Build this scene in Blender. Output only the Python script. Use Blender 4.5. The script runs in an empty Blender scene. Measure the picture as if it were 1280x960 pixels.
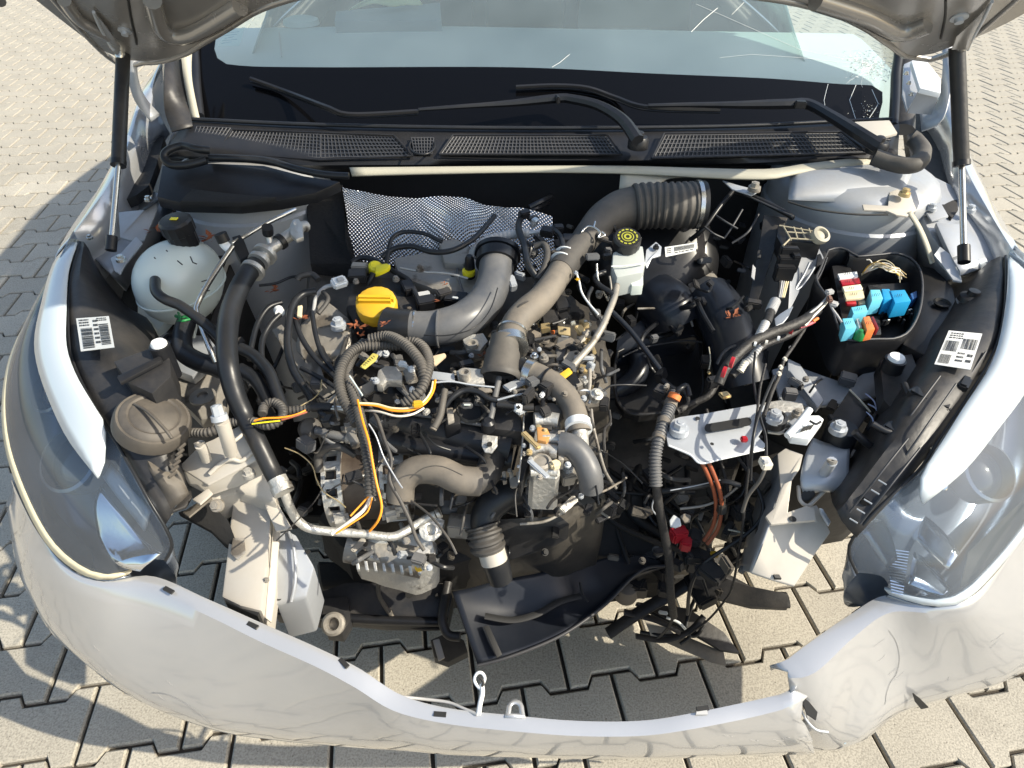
import bpy, bmesh, math, random
from mathutils import Vector, Matrix, noise
R = math.radians
random.seed(7)
SC = bpy.context.scene

# ------------------------------------------------------------------ camera
FPX, PITCH, ROLL, CAMH = 820.6, 0.6959, -0.01417, 1.4138
_c, _s = math.cos(ROLL), math.sin(ROLL)
FWD = Vector((0, math.cos(PITCH), -math.sin(PITCH)))
DN0 = Vector((0, -math.sin(PITCH), -math.cos(PITCH)))
X0 = Vector((1, 0, 0))
RIGHT = X0 * _c + DN0 * _s
DOWN = X0 * -_s + DN0 * _c
cam = bpy.data.objects.new('camera', bpy.data.cameras.new('camera'))
SC.collection.objects.link(cam)
cam.data.sensor_width = 36; cam.data.lens = FPX / 1280 * 36
cam.data.clip_start = 0.02; cam.data.clip_end = 500
m = Matrix.Identity(4)
for i in range(3):
    m[i][0] = RIGHT[i]; m[i][1] = -DOWN[i]; m[i][2] = -FWD[i]
m[0][3], m[1][3], m[2][3] = 0, 0, CAMH
cam.matrix_world = m
SC.camera = cam

# ------------------------------------------------------------------ light
SUN = Vector((1.17, -0.31, 1.0)).normalized()
w = bpy.data.worlds.new('World'); SC.world = w; w.use_nodes = True
nt = w.node_tree
sky = nt.nodes.new('ShaderNodeTexSky'); sky.sky_type = 'NISHITA'; sky.sun_disc = False
sky.sun_elevation = math.asin(SUN.z); sky.sun_rotation = math.atan2(SUN.x, SUN.y)
sky.air_density = 1.4; sky.dust_density = 2.0; sky.ozone_density = 1.0
bg = nt.nodes['Background']; bg.inputs['Strength'].default_value = 0.145
nt.links.new(sky.outputs['Color'], bg.inputs['Color'])
sd = bpy.data.lights.new('sun', 'SUN'); sd.energy = 4.6; sd.angle = R(0.5); sd.color = (1.0, 0.92, 0.76)
so = bpy.data.objects.new('sun', sd); SC.collection.objects.link(so)
so.rotation_euler = SUN.to_track_quat('Z', 'Y').to_euler()
so.location = SUN * 8
SC.view_settings.view_transform = 'Standard'
SC.view_settings.look = 'None'
SC.view_settings.exposure = 0.6
SC.view_settings.gamma = 1.0

# ------------------------------------------------------------------ helpers
def ray(u, v):
    return FWD + RIGHT * ((u - 640) / FPX) + DOWN * ((v - 480) / FPX)
def P(u, v, z):
    d = ray(u, v)
    t = (z - CAMH) / d.z
    return Vector((d.x * t, d.y * t, z))
def depth(p):
    return (p - Vector((0, 0, CAMH))).dot(FWD)
def PP(pts):
    return [P(*p) for p in pts]

MATS = {}
def mat(name, col, rough=0.5, metal=0.0, dust=0.0, dustcol=(0.33, 0.29, 0.23), scale=14, bump=0.0, bscale=60,
        var=0.12, coat=0.0, spec=0.5, trans=0.0, alpha=1.0, stain=None, sheenvar=0.1, emis=None):
    if name in MATS: return MATS[name]
    m = bpy.data.materials.new(name); m.use_nodes = True
    n = m.node_tree.nodes; l = m.node_tree.links
    b = n['Principled BSDF']
    tc = n.new('ShaderNodeNewGeometry')
    ns = n.new('ShaderNodeTexNoise'); ns.inputs['Scale'].default_value = scale; ns.inputs['Detail'].default_value = 7
    ns.inputs['Roughness'].default_value = 0.65
    l.new(tc.outputs['Position'], ns.inputs['Vector'])
    mx = n.new('ShaderNodeMix'); mx.data_type = 'RGBA'
    lo = [c * (1 - var) for c in col[:3]]; hi = [min(1, c * (1 + var)) for c in col[:3]]
    mx.inputs[6].default_value = (*lo, 1); mx.inputs[7].default_value = (*hi, 1)
    l.new(ns.outputs['Fac'], mx.inputs[0])
    out = mx.outputs[2]
    if stain:
        s2 = n.new('ShaderNodeTexNoise'); s2.inputs['Scale'].default_value = scale * 0.9; s2.inputs['Detail'].default_value = 9
        l.new(tc.outputs['Position'], s2.inputs['Vector'])
        r = n.new('ShaderNodeValToRGB'); r.color_ramp.elements[0].position = stain[1]; r.color_ramp.elements[1].position = stain[1] + 0.06
        l.new(s2.outputs['Fac'], r.inputs['Fac'])
        m3 = n.new('ShaderNodeMix'); m3.data_type = 'RGBA'; l.new(r.outputs['Color'], m3.inputs[0]); l.new(out, m3.inputs[6])
        m3.inputs[7].default_value = (*stain[0], 1); out = m3.outputs[2]
    rough_out = None
    if dust > 0:
        d1 = n.new('ShaderNodeTexNoise'); d1.inputs['Scale'].default_value = scale * 0.45; d1.inputs['Detail'].default_value = 10
        d1.inputs['Roughness'].default_value = 0.7
        l.new(tc.outputs['Position'], d1.inputs['Vector'])
        sp = n.new('ShaderNodeSeparateXYZ'); l.new(tc.outputs['Normal'], sp.inputs[0])
        up = n.new('ShaderNodeMapRange'); up.inputs[1].default_value = -0.4; up.inputs[2].default_value = 1.0
        up.inputs[3].default_value = 0.25; up.inputs[4].default_value = 1.0
        l.new(sp.outputs['Z'], up.inputs[0])
        rp = n.new('ShaderNodeMapRange'); rp.inputs[1].default_value = 0.35; rp.inputs[2].default_value = 0.68
        rp.inputs[3].default_value = 0; rp.inputs[4].default_value = dust
        l.new(d1.outputs['Fac'], rp.inputs[0])
        mu = n.new('ShaderNodeMath'); mu.operation = 'MULTIPLY'; mu.use_clamp = True
        l.new(rp.outputs[0], mu.inputs[0]); l.new(up.outputs[0], mu.inputs[1])
        m4 = n.new('ShaderNodeMix'); m4.data_type = 'RGBA'; l.new(mu.outputs[0], m4.inputs[0]); l.new(out, m4.inputs[6])
        m4.inputs[7].default_value = (*dustcol, 1); out = m4.outputs[2]
        rr = n.new('ShaderNodeMapRange'); rr.inputs[1].default_value = 0; rr.inputs[2].default_value = 1
        rr.inputs[3].default_value = rough; rr.inputs[4].default_value = 0.95
        l.new(mu.outputs[0], rr.inputs[0]); rough_out = rr.outputs[0]
        if metal > 0:
            mm = n.new('ShaderNodeMapRange'); mm.inputs[3].default_value = metal; mm.inputs[4].default_value = 0
            l.new(mu.outputs[0], mm.inputs[0]); l.new(mm.outputs[0], b.inputs['Metallic'])
    elif sheenvar > 0:
        rr = n.new('ShaderNodeMapRange'); rr.inputs[3].default_value = max(0.02, rough - sheenvar); rr.inputs[4].default_value = min(1, rough + sheenvar)
        l.new(ns.outputs['Fac'], rr.inputs[0]); rough_out = rr.outputs[0]
    l.new(out, b.inputs['Base Color'])
    if rough_out is not None: l.new(rough_out, b.inputs['Roughness'])
    else: b.inputs['Roughness'].default_value = rough
    if not (dust > 0 and metal > 0): b.inputs['Metallic'].default_value = metal
    b.inputs['Coat Weight'].default_value = coat; b.inputs['Coat Roughness'].default_value = 0.05
    b.inputs['Specular IOR Level'].default_value = spec
    b.inputs['Transmission Weight'].default_value = trans
    b.inputs['Alpha'].default_value = alpha
    if bump > 0:
        bn = n.new('ShaderNodeTexNoise'); bn.inputs['Scale'].default_value = bscale; bn.inputs['Detail'].default_value = 6
        l.new(tc.outputs['Position'], bn.inputs['Vector'])
        bp = n.new('ShaderNodeBump'); bp.inputs['Strength'].default_value = bump; bp.inputs['Distance'].default_value = 0.004
        l.new(bn.outputs['Fac'], bp.inputs['Height']); l.new(bp.outputs['Normal'], b.inputs['Normal'])
    MATS[name] = m
    return m

LOC = {}   # object name -> world location (no rotations on parents)
def link(name, me, mt, parent=None, label=None, smooth=True, angle=40):
    for p in me.polygons: p.use_smooth = smooth
    if smooth: me.set_sharp_from_angle(angle=R(angle))
    vs = me.vertices
    if len(vs):
        c = Vector((0, 0, 0))
        for v in vs: c += v.co
        c /= len(vs)
    else: c = Vector((0, 0, 0))
    me.transform(Matrix.Translation(-c))
    if mt is not None:
        for mm in (mt if isinstance(mt, (list, tuple)) else [mt]): me.materials.append(mm)
    o = bpy.data.objects.new(name, me)
    SC.collection.objects.link(o)
    if parent is not None:
        o.parent = parent; o.location = c - LOC[parent.name]
    else: o.location = c
    LOC[o.name] = c
    if label: o['label'] = label
    return o
def empty(name, loc, parent=None, label=None):
    o = bpy.data.objects.new(name, None); SC.collection.objects.link(o)
    loc = Vector(loc)
    o.empty_display_size = 0.05
    if parent is not None:
        o.parent = parent; o.location = loc - LOC[parent.name]
    else: o.location = loc
    LOC[o.name] = loc
    if label: o['label'] = label
    return o
def thing(o, label, cat, group=None):
    o['label'] = label; o['category'] = cat
    if group: o['group'] = group
    return o
def bm_mesh(bm, name='m'):
    bmesh.ops.recalc_face_normals(bm, faces=bm.faces[:])
    me = bpy.data.meshes.new(name); bm.to_mesh(me); bm.free(); return me

def cr(pts, n, closed=False):
    """resampled Catmull-Rom polyline of Vectors, n points evenly by arc length"""
    pts = [Vector(p) for p in pts]
    if len(pts) == 2:
        return [pts[0].lerp(pts[1], i / (n - 1)) for i in range(n)]
    dense = []
    N = len(pts)
    rng = N if closed else N - 1
    for i in range(rng):
        if closed: p0, p1, p2, p3 = pts[i - 1], pts[i], pts[(i + 1) % N], pts[(i + 2) % N]
        else: p0, p1, p2, p3 = pts[max(i - 1, 0)], pts[i], pts[i + 1], pts[min(i + 2, N - 1)]
        for k in range(12):
            t = k / 12
            dense.append(0.5 * ((2 * p1) + (-p0 + p2) * t + (2 * p0 - 5 * p1 + 4 * p2 - p3) * t * t + (-p0 + 3 * p1 - 3 * p2 + p3) * t ** 3))
    dense.append(pts[0] if closed else pts[-1])
    L = [0]
    for a, b in zip(dense, dense[1:]): L.append(L[-1] + (b - a).length)
    out = []; j = 0; tot = L[-1] or 1e-6
    for i in range(n):
        s = tot * i / (n if closed else n - 1)
        while j < len(L) - 2 and L[j + 1] < s: j += 1
        seg = L[j + 1] - L[j]
        out.append(dense[j].lerp(dense[j + 1], 0 if seg == 0 else (s - L[j]) / seg))
    return out
def plen(pts):
    return sum((b - a).length for a, b in zip(pts, pts[1:]))

def bm_tube(bm, pts, r, seg=10, prof=None, caps=True, flat=1.0, mi=0):
    """pts: list of Vectors (already smooth); r radius or list"""
    n = len(pts)
    rs = r if isinstance(r, (list, tuple)) else [r] * n
    T = [(pts[min(i + 1, n - 1)] - pts[max(i - 1, 0)]).normalized() for i in range(n)]
    up = Vector((0, 0, 1)) if abs(T[0].z) < 0.9 else Vector((0, 1, 0))
    N = (up - T[0] * up.dot(T[0])).normalized()
    rings = []
    for i in range(n):
        N = (N - T[i] * N.dot(T[i])).normalized(); B = T[i].cross(N)
        rings.append([bm.verts.new(pts[i] + (N * math.cos(2 * math.pi * k / seg) * flat + B * math.sin(2 * math.pi * k / seg)) * rs[i]) for k in range(seg)])
    for i in range(n - 1):
        for k in range(seg):
            f = bm.faces.new((rings[i][k], rings[i][(k + 1) % seg], rings[i + 1][(k + 1) % seg], rings[i + 1][k])); f.material_index = mi
    if caps:
        bm.faces.new(rings[0][::-1]).material_index = mi; bm.faces.new(rings[-1]).material_index = mi
def tube(name, pts, wpx, mt, parent=None, label=None, rib=None, seg=10, n=None, z3=False, taper=None, flat=1.0, ribamp=0.18):
    """pts in (u,v,z) (photo pixel + height) unless z3; wpx = width in pixels; rib = rib pitch in metres"""
    p = [Vector(q) for q in pts] if z3 else PP(pts)
    d = sum(depth(q) for q in p) / len(p)
    r = wpx / 2 * d / FPX
    L = plen(p)
    if rib:
        n = max(8, int(L / rib * 4)); c = cr(p, n)
        rs = [r * (1 + ribamp * (1 if (i % 4) in (0, 1) else -1)) for i in range(n)]
    else:
        n = n or max(6, min(60, int(L / (r * 1.3)) + 4 * len(pts))); c = cr(p, n)
        rs = [r] * n
    if taper:
        for i in range(n): 
            f = i / (n - 1) * (len(taper) - 1); k = min(int(f), len(taper) - 2)
            rs[i] *= taper[k] * (1 - f + k) + taper[k + 1] * (f - k)
    bm = bmesh.new(); bm_tube(bm, c, rs, seg, flat=flat)
    return link(name, bm_mesh(bm), mt, parent, label)

def grid_bm(rows, closed=False):
    bm = bmesh.new(); V = [[bm.verts.new(p) for p in r] for r in rows]
    for i in range(len(V) - 1):
        for j in range(len(V[0]) - 1):
            bm.faces.new((V[i][j], V[i][j + 1], V[i + 1][j + 1], V[i + 1][j]))
    return bm
def loft(name, rows, mt, parent=None, label=None, nu=24, nv=10, thick=0.003, jitter=0, z3=False, smooth=True, angle=50, bulge=0, keep=False, skip=None):
    """rows: each a list of (u,v,z); resample each to nu points, then smooth across to nv rows"""
    R_ = []
    for r in rows:
        p = [Vector(q) for q in r] if z3 else PP(r)
        R_.append(p if keep else cr(p, nu))
    nu = len(R_[0])
    cols = [cr([R_[i][j] for i in range(len(R_))], nv) for j in range(nu)]
    g = [[cols[j][i] for j in range(nu)] for i in range(nv)]
    if bulge:
        for i in range(nv):
            for j in range(nu):
                g[i][j] = g[i][j] + Vector((0, 0, bulge * max(0, math.sin(math.pi * i / (nv - 1))) ** 0.7 * max(0, math.sin(math.pi * j / (nu - 1))) ** 0.5))
    if jitter:
        for i in range(nv):
            for j in range(nu):
                q = g[i][j]; g[i][j] = q + Vector((0, 0, 1)) * noise.noise(q * 16) * jitter
    bm = grid_bm(g)
    if skip:
        bmesh.ops.delete(bm, geom=[f for f in bm.faces if skip(f.calc_center_median())], context='FACES')
    me = bm_mesh(bm)
    # face the camera side up
    o = link(name, me, mt, parent, label, smooth, angle)
    if thick:
        s = o.modifiers.new('thickness', 'SOLIDIFY'); s.thickness = thick; s.offset = 0
    return o
def bm_slab(bm, top, h, bev=0.0, down=None, mi=0):
    """polygon top (Vectors) extruded by h along down"""
    dn = down if down is not None else Vector((0, 0, -1))
    vt = [bm.verts.new(p) for p in top]; vb = [bm.verts.new(p + dn * h) for p in top]
    n = len(top); fs = []
    fs.append(bm.faces.new(vt)); fs.append(bm.faces.new(vb[::-1]))
    for i in range(n): fs.append(bm.faces.new((vt[i], vb[i], vb[(i + 1) % n], vt[(i + 1) % n])))
    for f in fs: f.material_index = mi
    return vt
def slab(name, poly, h, mt, parent=None, label=None, bev=0.0015, z3=False, holes=None, down=None, smooth=True):
    top = [Vector(q) for q in poly] if z3 else PP(poly)
    bm = bmesh.new()
    bm_slab(bm, top, h, down=down)
    if bev:
        bmesh.ops.recalc_face_normals(bm, faces=bm.faces[:])
        es = [e for e in bm.edges]
        bmesh.ops.bevel(bm, geom=es, offset=bev, segments=2, affect='EDGES', profile=0.6, clamp_overlap=True)
    return link(name, bm_mesh(bm), mt, parent, label, smooth, 35)
def frame_axes(axis):
    a = Vector(axis).normalized(); up = Vector((0, 0, 1)) if abs(a.z) < 0.9 else Vector((0, 1, 0))
    x = up.cross(a).normalized(); y = a.cross(x); return a, x, y
def lathe(name, c, prof, mt, parent=None, label=None, axis=(0, 0, 1), seg=24, mis=None, knurl=0):
    """prof: list of (radius m, height along axis m)"""
    a, x, y = frame_axes(axis); c = Vector(c)
    bm = bmesh.new(); rings = []
    for r, h in prof:
        rings.append([bm.verts.new(c + a * h + (x * math.cos(2 * math.pi * k / seg) + y * math.sin(2 * math.pi * k / seg)) * max(r, 1e-5) * (1 - (knurl if k % 2 else 0))) for k in range(seg)])
    for i in range(len(rings) - 1):
        for k in range(seg):
            f = bm.faces.new((rings[i][k], rings[i][(k + 1) % seg], rings[i + 1][(k + 1) % seg], rings[i + 1][k]))
            if mis: f.material_index = mis[i]
    bm.faces.new(rings[0][::-1]); bm.faces.new(rings[-1])
    bmesh.ops.remove_doubles(bm, verts=bm.verts[:], dist=1e-5)
    return link(name, bm_mesh(bm), mt, parent, label, True, 35)
def px(u, v, z, w):
    return w * depth(P(u, v, z)) / FPX
def bolt(u, v, z, w, mt, parent, axis=(0, 0, 1), label=None, name='bolt', h=None):
    r = px(u, v, z, w) / 2; h = h or r * 0.9
    c = P(u, v, z); a, x, y = frame_axes(axis)
    bm = bmesh.new()
    def disc(r_, h0, h1, seg, ph=0):
        A = [bm.verts.new(c + a * h0 + (x * math.cos(2 * math.pi * k / seg + ph) + y * math.sin(2 * math.pi * k / seg + ph)) * r_) for k in range(seg)]
        B = [bm.verts.new(c + a * h1 + (x * math.cos(2 * math.pi * k / seg + ph) + y * math.sin(2 * math.pi * k / seg + ph)) * r_ * 0.95) for k in range(seg)]
        for k in range(seg): bm.faces.new((A[k], A[(k + 1) % seg], B[(k + 1) % seg], B[k]))
        bm.faces.new(A[::-1]); bm.faces.new(B)
    disc(r, -r * 0.4, r * 0.25, 18); disc(r * 0.68, r * 0.2, h, 6, 0.3); disc(r * 0.35, h - r * 0.1, h + r * 0.08, 10)
    return link(name, bm_mesh(bm), mt, parent, label, True, 30)
def boxm(name, c, size, mt, parent=None, label=None, rz=0, rx=0, ry=0, bev=0.002):
    bm = bmesh.new(); bmesh.ops.create_cube(bm, size=1)
    bmesh.ops.scale(bm, vec=Vector(size), verts=bm.verts[:])
    if bev: bmesh.ops.bevel(bm, geom=bm.edges[:], offset=min(bev, min(size) * 0.4), segments=2, affect='EDGES', clamp_overlap=True)
    M = Matrix.Translation(Vector(c)) @ Matrix.Rotation(R(rz), 4, 'Z') @ Matrix.Rotation(R(ry), 4, 'Y') @ Matrix.Rotation(R(rx), 4, 'X')
    bmesh.ops.transform(bm, matrix=M, verts=bm.verts[:])
    return link(name, bm_mesh(bm), mt, parent, label, True, 35)

# ------------------------------------------------------------------ materials
DUST = (0.36, 0.31, 0.24)
M_paint = mat('silver_paint', (0.50, 0.505, 0.515), 0.2, 0.45, coat=1.0, var=0.025, scale=30, sheenvar=0.05)
M_bay = mat('bay_paint', (0.39, 0.415, 0.45), 0.34, 0.4, dust=0.6, dustcol=(.22,.20,.18), scale=11, var=0.10, bump=.05, bscale=30)
M_rail = mat('rail_paint', (0.50, 0.47, 0.42), 0.5, 0.15, dust=0.55, dustcol=(0.42, 0.37, 0.30), scale=18, var=0.06)
M_hoodin = mat('hood_inner_paint', (0.33, 0.315, 0.295), 0.26, 0.5, scale=6, var=0.12, coat=0.3)
M_white = mat('white_plastic', (0.78, 0.80, 0.80), 0.35, var=0.03)
M_rim_sheen = mat('lamp_rim_sky_sheen', (0.56, 0.62, 0.66), 0.18, 0.0, coat=0.6, var=0.03)  # white of the right lens rim and of the painted sky reflection
M_black = mat('black_plastic', (0.009, 0.010, 0.013), 0.36, dust=0.05, scale=16, spec=.4, bump=.06)
M_blackd = mat('black_plastic_dusty', (0.016, 0.017, 0.020), 0.4, dust=0.20, scale=26, bump=0.2, dustcol=(.22,.19,.155), spec=.4)
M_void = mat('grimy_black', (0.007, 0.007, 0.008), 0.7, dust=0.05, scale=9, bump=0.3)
M_grime = mat('oily_engine_metal', (0.05, 0.047, 0.043), 0.42, 0.35, dust=0.42, scale=24, bump=0.35, bscale=45, dustcol=(.25,.21,.16))
M_rub = mat('black_rubber', (0.010, 0.012, 0.016), 0.36, dust=0.06, scale=16, bump=0.10, spec=.4)
M_rubd = mat('dusty_rubber', (0.034, 0.033, 0.033), 0.55, dust=0.5, dustcol=(0.27, 0.24, 0.20), scale=9)
M_hose = mat('weathered_hose', (0.11, 0.10, 0.088), 0.58, dust=0.75, dustcol=(0.30, 0.255, 0.20), scale=17, bump=0.15, bscale=90, var=.25)
M_pipe = mat('grey_plastic_pipe', (0.075, 0.08, 0.09), 0.36, dust=0.6, var=.25, dustcol=(0.30, 0.28, 0.25), scale=9)
M_alu = mat('cast_aluminium', (0.56, 0.55, 0.52), 0.4, 0.7, dust=0.35, scale=26, bump=0.6, bscale=120, stain=((.10,.09,.08), .60))
M_alud = mat('dirty_aluminium', (0.33, 0.31, 0.28), 0.45, 0.5, dust=0.5, scale=22, bump=0.35, bscale=80, stain=((0.06, 0.05, 0.045), 0.58))
M_steel = mat('bright_steel', (0.62, 0.62, 0.60), 0.25, 0.95, var=0.08, scale=40)
M_galv = mat('zinc_plate', (0.48, 0.51, 0.55), 0.38, 0.35, dust=0.2, scale=15)
M_brass = mat('yellow_zinc', (0.62, 0.48, 0.25), 0.4, 0.6, dust=0.3, scale=30)
M_yel = mat('yellow_plastic', (0.70, 0.41, 0.015), 0.42, dust=0.4, scale=34, var=0.06, dustcol=(0.3, 0.2, 0.05))
M_yel2 = mat('bright_yellow_plastic', (0.85, 0.72, 0.02), 0.4, var=0.05)
M_green = mat('green_clip_plastic', (0.02, 0.22, 0.06), 0.4)
M_org = mat('orange_wire_plastic', (0.95, 0.33, 0.02), 0.4, var=0.05)
M_orc = mat('orange_cable_plastic', (0.33, 0.085, 0.035), 0.45, var=0.1, dust=0.15)
M_whw = mat('white_wire_plastic', (0.75, 0.70, 0.60), 0.4)
M_red = mat('red_plastic', (0.38, 0.015, 0.025), 0.35)
M_blue = mat('blue_plastic', (0.02, 0.30, 0.58), 0.35, var=0.05)
M_lblue = mat('light_blue_plastic', (0.16, 0.58, 0.75), 0.35, var=0.05)
M_cream = mat('cream_plastic', (0.72, 0.62, 0.40), 0.4, var=0.04)
M_orr = mat('orange_plastic', (0.80, 0.22, 0.06), 0.4)
M_tank = mat('milky_plastic', (0.60, 0.66, 0.62), 0.35, var=0.05, scale=12)
M_leaf = mat('dead_leaf', (0.22, 0.065, 0.025), 0.8, var=0.3, scale=80)
M_paper = mat('pale_paper', (0.72, 0.72, 0.55), 0.8, var=0.03)
M_tape = mat('fabric_tape', (0.010, 0.010, 0.012), 0.55, dust=0.1, scale=40, bump=.4, bscale=160)
M_grey = mat('grey_sleeve', (0.42, 0.42, 0.42), 0.5, var=0.08)
M_dash = mat('dashboard_grain', (0.50, 0.56, 0.57), 0.75, var=0.03)
M_dark = mat('cabin_dark', (0.03, 0.035, 0.045), 0.8)
M_ink = mat('printed_black', (0.02, 0.02, 0.02), 0.6)
M_chr = mat('reflector_chrome', (0.75, 0.78, 0.82), 0.08, 1.0, var=0.03)
M_lampin = mat('lamp_bezel', (0.24, 0.27, 0.32), 0.2, 0.6, var=0.2, scale=5)
M_seam = mat('cream_seal_highlight', (0.42, 0.40, 0.32), 0.5, dust=0.3)  # sealant cream, also used to paint the pillar highlight
M_yedge = mat('aged_lens_edge', (0.70, 0.62, 0.42), 0.3, var=0.06, coat=0.3)
M_under = mat('blue_black_plastic', (0.008, 0.011, 0.018), 0.3, dust=0.08, spec=.4, dustcol=(0.2, 0.19, 0.18), scale=7)
M_insul = mat('black_felt', (0.012, 0.012, 0.013), 0.95, bump=0.4, bscale=200)

def glass(name, tint, rough=0.01, ior=1.5, haze=0.0, hazecol=(0.5, 0.6, 0.65)):
    m = bpy.data.materials.new(name); m.use_nodes = True
    n = m.node_tree.nodes; l = m.node_tree.links
    n.remove(n['Principled BSDF'])
    t = n.new('ShaderNodeBsdfTransparent'); t.inputs[0].default_value = (*tint, 1)
    g = n.new('ShaderNodeBsdfGlossy'); g.inputs['Roughness'].default_value = rough
    f = n.new('ShaderNodeFresnel'); f.inputs['IOR'].default_value = ior
    mx = n.new('ShaderNodeMixShader'); l.new(f.outputs[0], mx.inputs[0]); l.new(t.outputs[0], mx.inputs[1]); l.new(g.outputs[0], mx.inputs[2])
    out = mx.outputs[0]
    if haze:
        d = n.new('ShaderNodeBsdfDiffuse'); d.inputs[0].default_value = (*hazecol, 1)
        m2 = n.new('ShaderNodeMixShader'); 
        ns = n.new('ShaderNodeTexNoise'); ns.inputs['Scale'].default_value = 5; ns.inputs['Detail'].default_value = 8
        ge = n.new('ShaderNodeNewGeometry'); l.new(ge.outputs['Position'], ns.inputs['Vector'])
        mr = n.new('ShaderNodeMapRange'); mr.inputs[3].default_value = haze * 0.5; mr.inputs[4].default_value = haze * 1.5
        l.new(ns.outputs['Fac'], mr.inputs[0]); l.new(mr.outputs[0], m2.inputs[0])
        l.new(out, m2.inputs[1]); l.new(d.outputs[0], m2.inputs[2]); out = m2.outputs[0]
    l.new(out, n['Material Output'].inputs['Surface'])
    return m
M_glass = glass('windscreen_glass', (0.80, 0.90, 0.88), haze=0.16, hazecol=(0.55, 0.68, 0.72))
M_lens = glass('headlamp_polycarbonate', (0.86, 0.91, 0.95), rough=0.04, haze=0.17, hazecol=(0.42, 0.48, 0.56))
M_crack = mat('cracked_glass', (0.80, 0.86, 0.80), 0.15, var=0.35, scale=400)

# pavers: speckled concrete, per-object tint
def paver_mat():
    m = bpy.data.materials.new('paver_concrete'); m.use_nodes = True
    n = m.node_tree.nodes; l = m.node_tree.links; b = n['Principled BSDF']
    g = n.new('ShaderNodeNewGeometry')
    a = n.new('ShaderNodeTexNoise'); a.inputs['Scale'].default_value = 260; a.inputs['Detail'].default_value = 3
    c = n.new('ShaderNodeTexNoise'); c.inputs['Scale'].default_value = 5; c.inputs['Detail'].default_value = 8
    v = n.new('ShaderNodeTexVoronoi'); v.inputs['Scale'].default_value = 95
    for q in (a, c, v): l.new(g.outputs['Position'], q.inputs['Vector'])
    r = n.new('ShaderNodeValToRGB'); e = r.color_ramp.elements
    e[0].position = 0.30; e[0].color = (0.29, 0.265, 0.22, 1); e[1].position = 0.60; e[1].color = (0.47, 0.43, 0.355, 1)
    l.new(a.outputs['Fac'], r.inputs['Fac'])
    r2 = n.new('ShaderNodeValToRGB'); e = r2.color_ramp.elements
    e[0].position = 0.06; e[0].color = (0.30, 0.28, 0.26, 1); e[1].position = 0.16; e[1].color = (1, 1, 1, 1)
    l.new(v.outputs['Distance'], r2.inputs['Fac'])
    vm = n.new('ShaderNodeTexWhiteNoise'); l.new(v.outputs['Position'], vm.inputs['Vector'])
    gt = n.new('ShaderNodeMath'); gt.operation = 'GREATER_THAN'; gt.inputs[1].default_value = 0.25; l.new(vm.outputs['Value'], gt.inputs[0])
    mxs = n.new('ShaderNodeMix'); mxs.data_type = 'RGBA'; l.new(gt.outputs[0], mxs.inputs[0]); l.new(r2.outputs['Color'], mxs.inputs[6]); mxs.inputs[7].default_value = (1, 1, 1, 1)
    mu = n.new('ShaderNodeMix'); mu.data_type = 'RGBA'; mu.blend_type = 'MULTIPLY'; mu.inputs[0].default_value = 1
    l.new(r.outputs['Color'], mu.inputs[6]); l.new(mxs.outputs[2], mu.inputs[7])
    mr = n.new('ShaderNodeMapRange'); mr.inputs[3].default_value = 0.78; mr.inputs[4].default_value = 1.18; l.new(c.outputs['Fac'], mr.inputs[0])
    oi = n.new('ShaderNodeObjectInfo'); mo = n.new('ShaderNodeMapRange'); mo.inputs[3].default_value = 0.86; mo.inputs[4].default_value = 1.06
    l.new(oi.outputs['Random'], mo.inputs[0])
    mm = n.new('ShaderNodeMath'); mm.operation = 'MULTIPLY'; l.new(mr.outputs[0], mm.inputs[0]); l.new(mo.outputs[0], mm.inputs[1])
    hs = n.new('ShaderNodeHueSaturation'); l.new(mu.outputs[2], hs.inputs['Color']); l.new(mm.outputs[0], hs.inputs['Value'])
    st = n.new('ShaderNodeTexNoise'); st.inputs['Scale'].default_value = 2.3; st.inputs['Detail'].default_value = 9; st.inputs['Roughness'].default_value = .7; l.new(g.outputs['Position'], st.inputs['Vector'])
    sr = n.new('ShaderNodeMapRange'); sr.inputs[1].default_value = .60; sr.inputs[2].default_value = .74; sr.inputs[3].default_value = 0; sr.inputs[4].default_value = .45; l.new(st.outputs['Fac'], sr.inputs[0])
    sm = n.new('ShaderNodeMix'); sm.data_type = 'RGBA'; l.new(sr.outputs[0], sm.inputs[0]); l.new(hs.outputs[0], sm.inputs[6]); sm.inputs[7].default_value = (.12, .105, .085, 1)
    l.new(sm.outputs[2], b.inputs['Base Color']); b.inputs['Roughness'].default_value = 0.9
    bp = n.new('ShaderNodeBump'); bp.inputs['Strength'].default_value = 0.5; bp.inputs['Distance'].default_value = 0.002
    ad = n.new('ShaderNodeMath'); ad.operation = 'ADD'; l.new(a.outputs['Fac'], ad.inputs[0]); l.new(mxs.outputs[2], ad.inputs[1])
    l.new(ad.outputs[0], bp.inputs['Height']); l.new(bp.outputs['Normal'], b.inputs['Normal'])
    return m
M_paver = paver_mat()
M_sand = mat('joint_sand', (0.06, 0.05, 0.038), 0.95, bump=0.8, bscale=500, var=0.35, scale=120)
M_ground = mat('far_paving', (0.38, 0.35, 0.30), 0.95, var=0.1)

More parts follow.
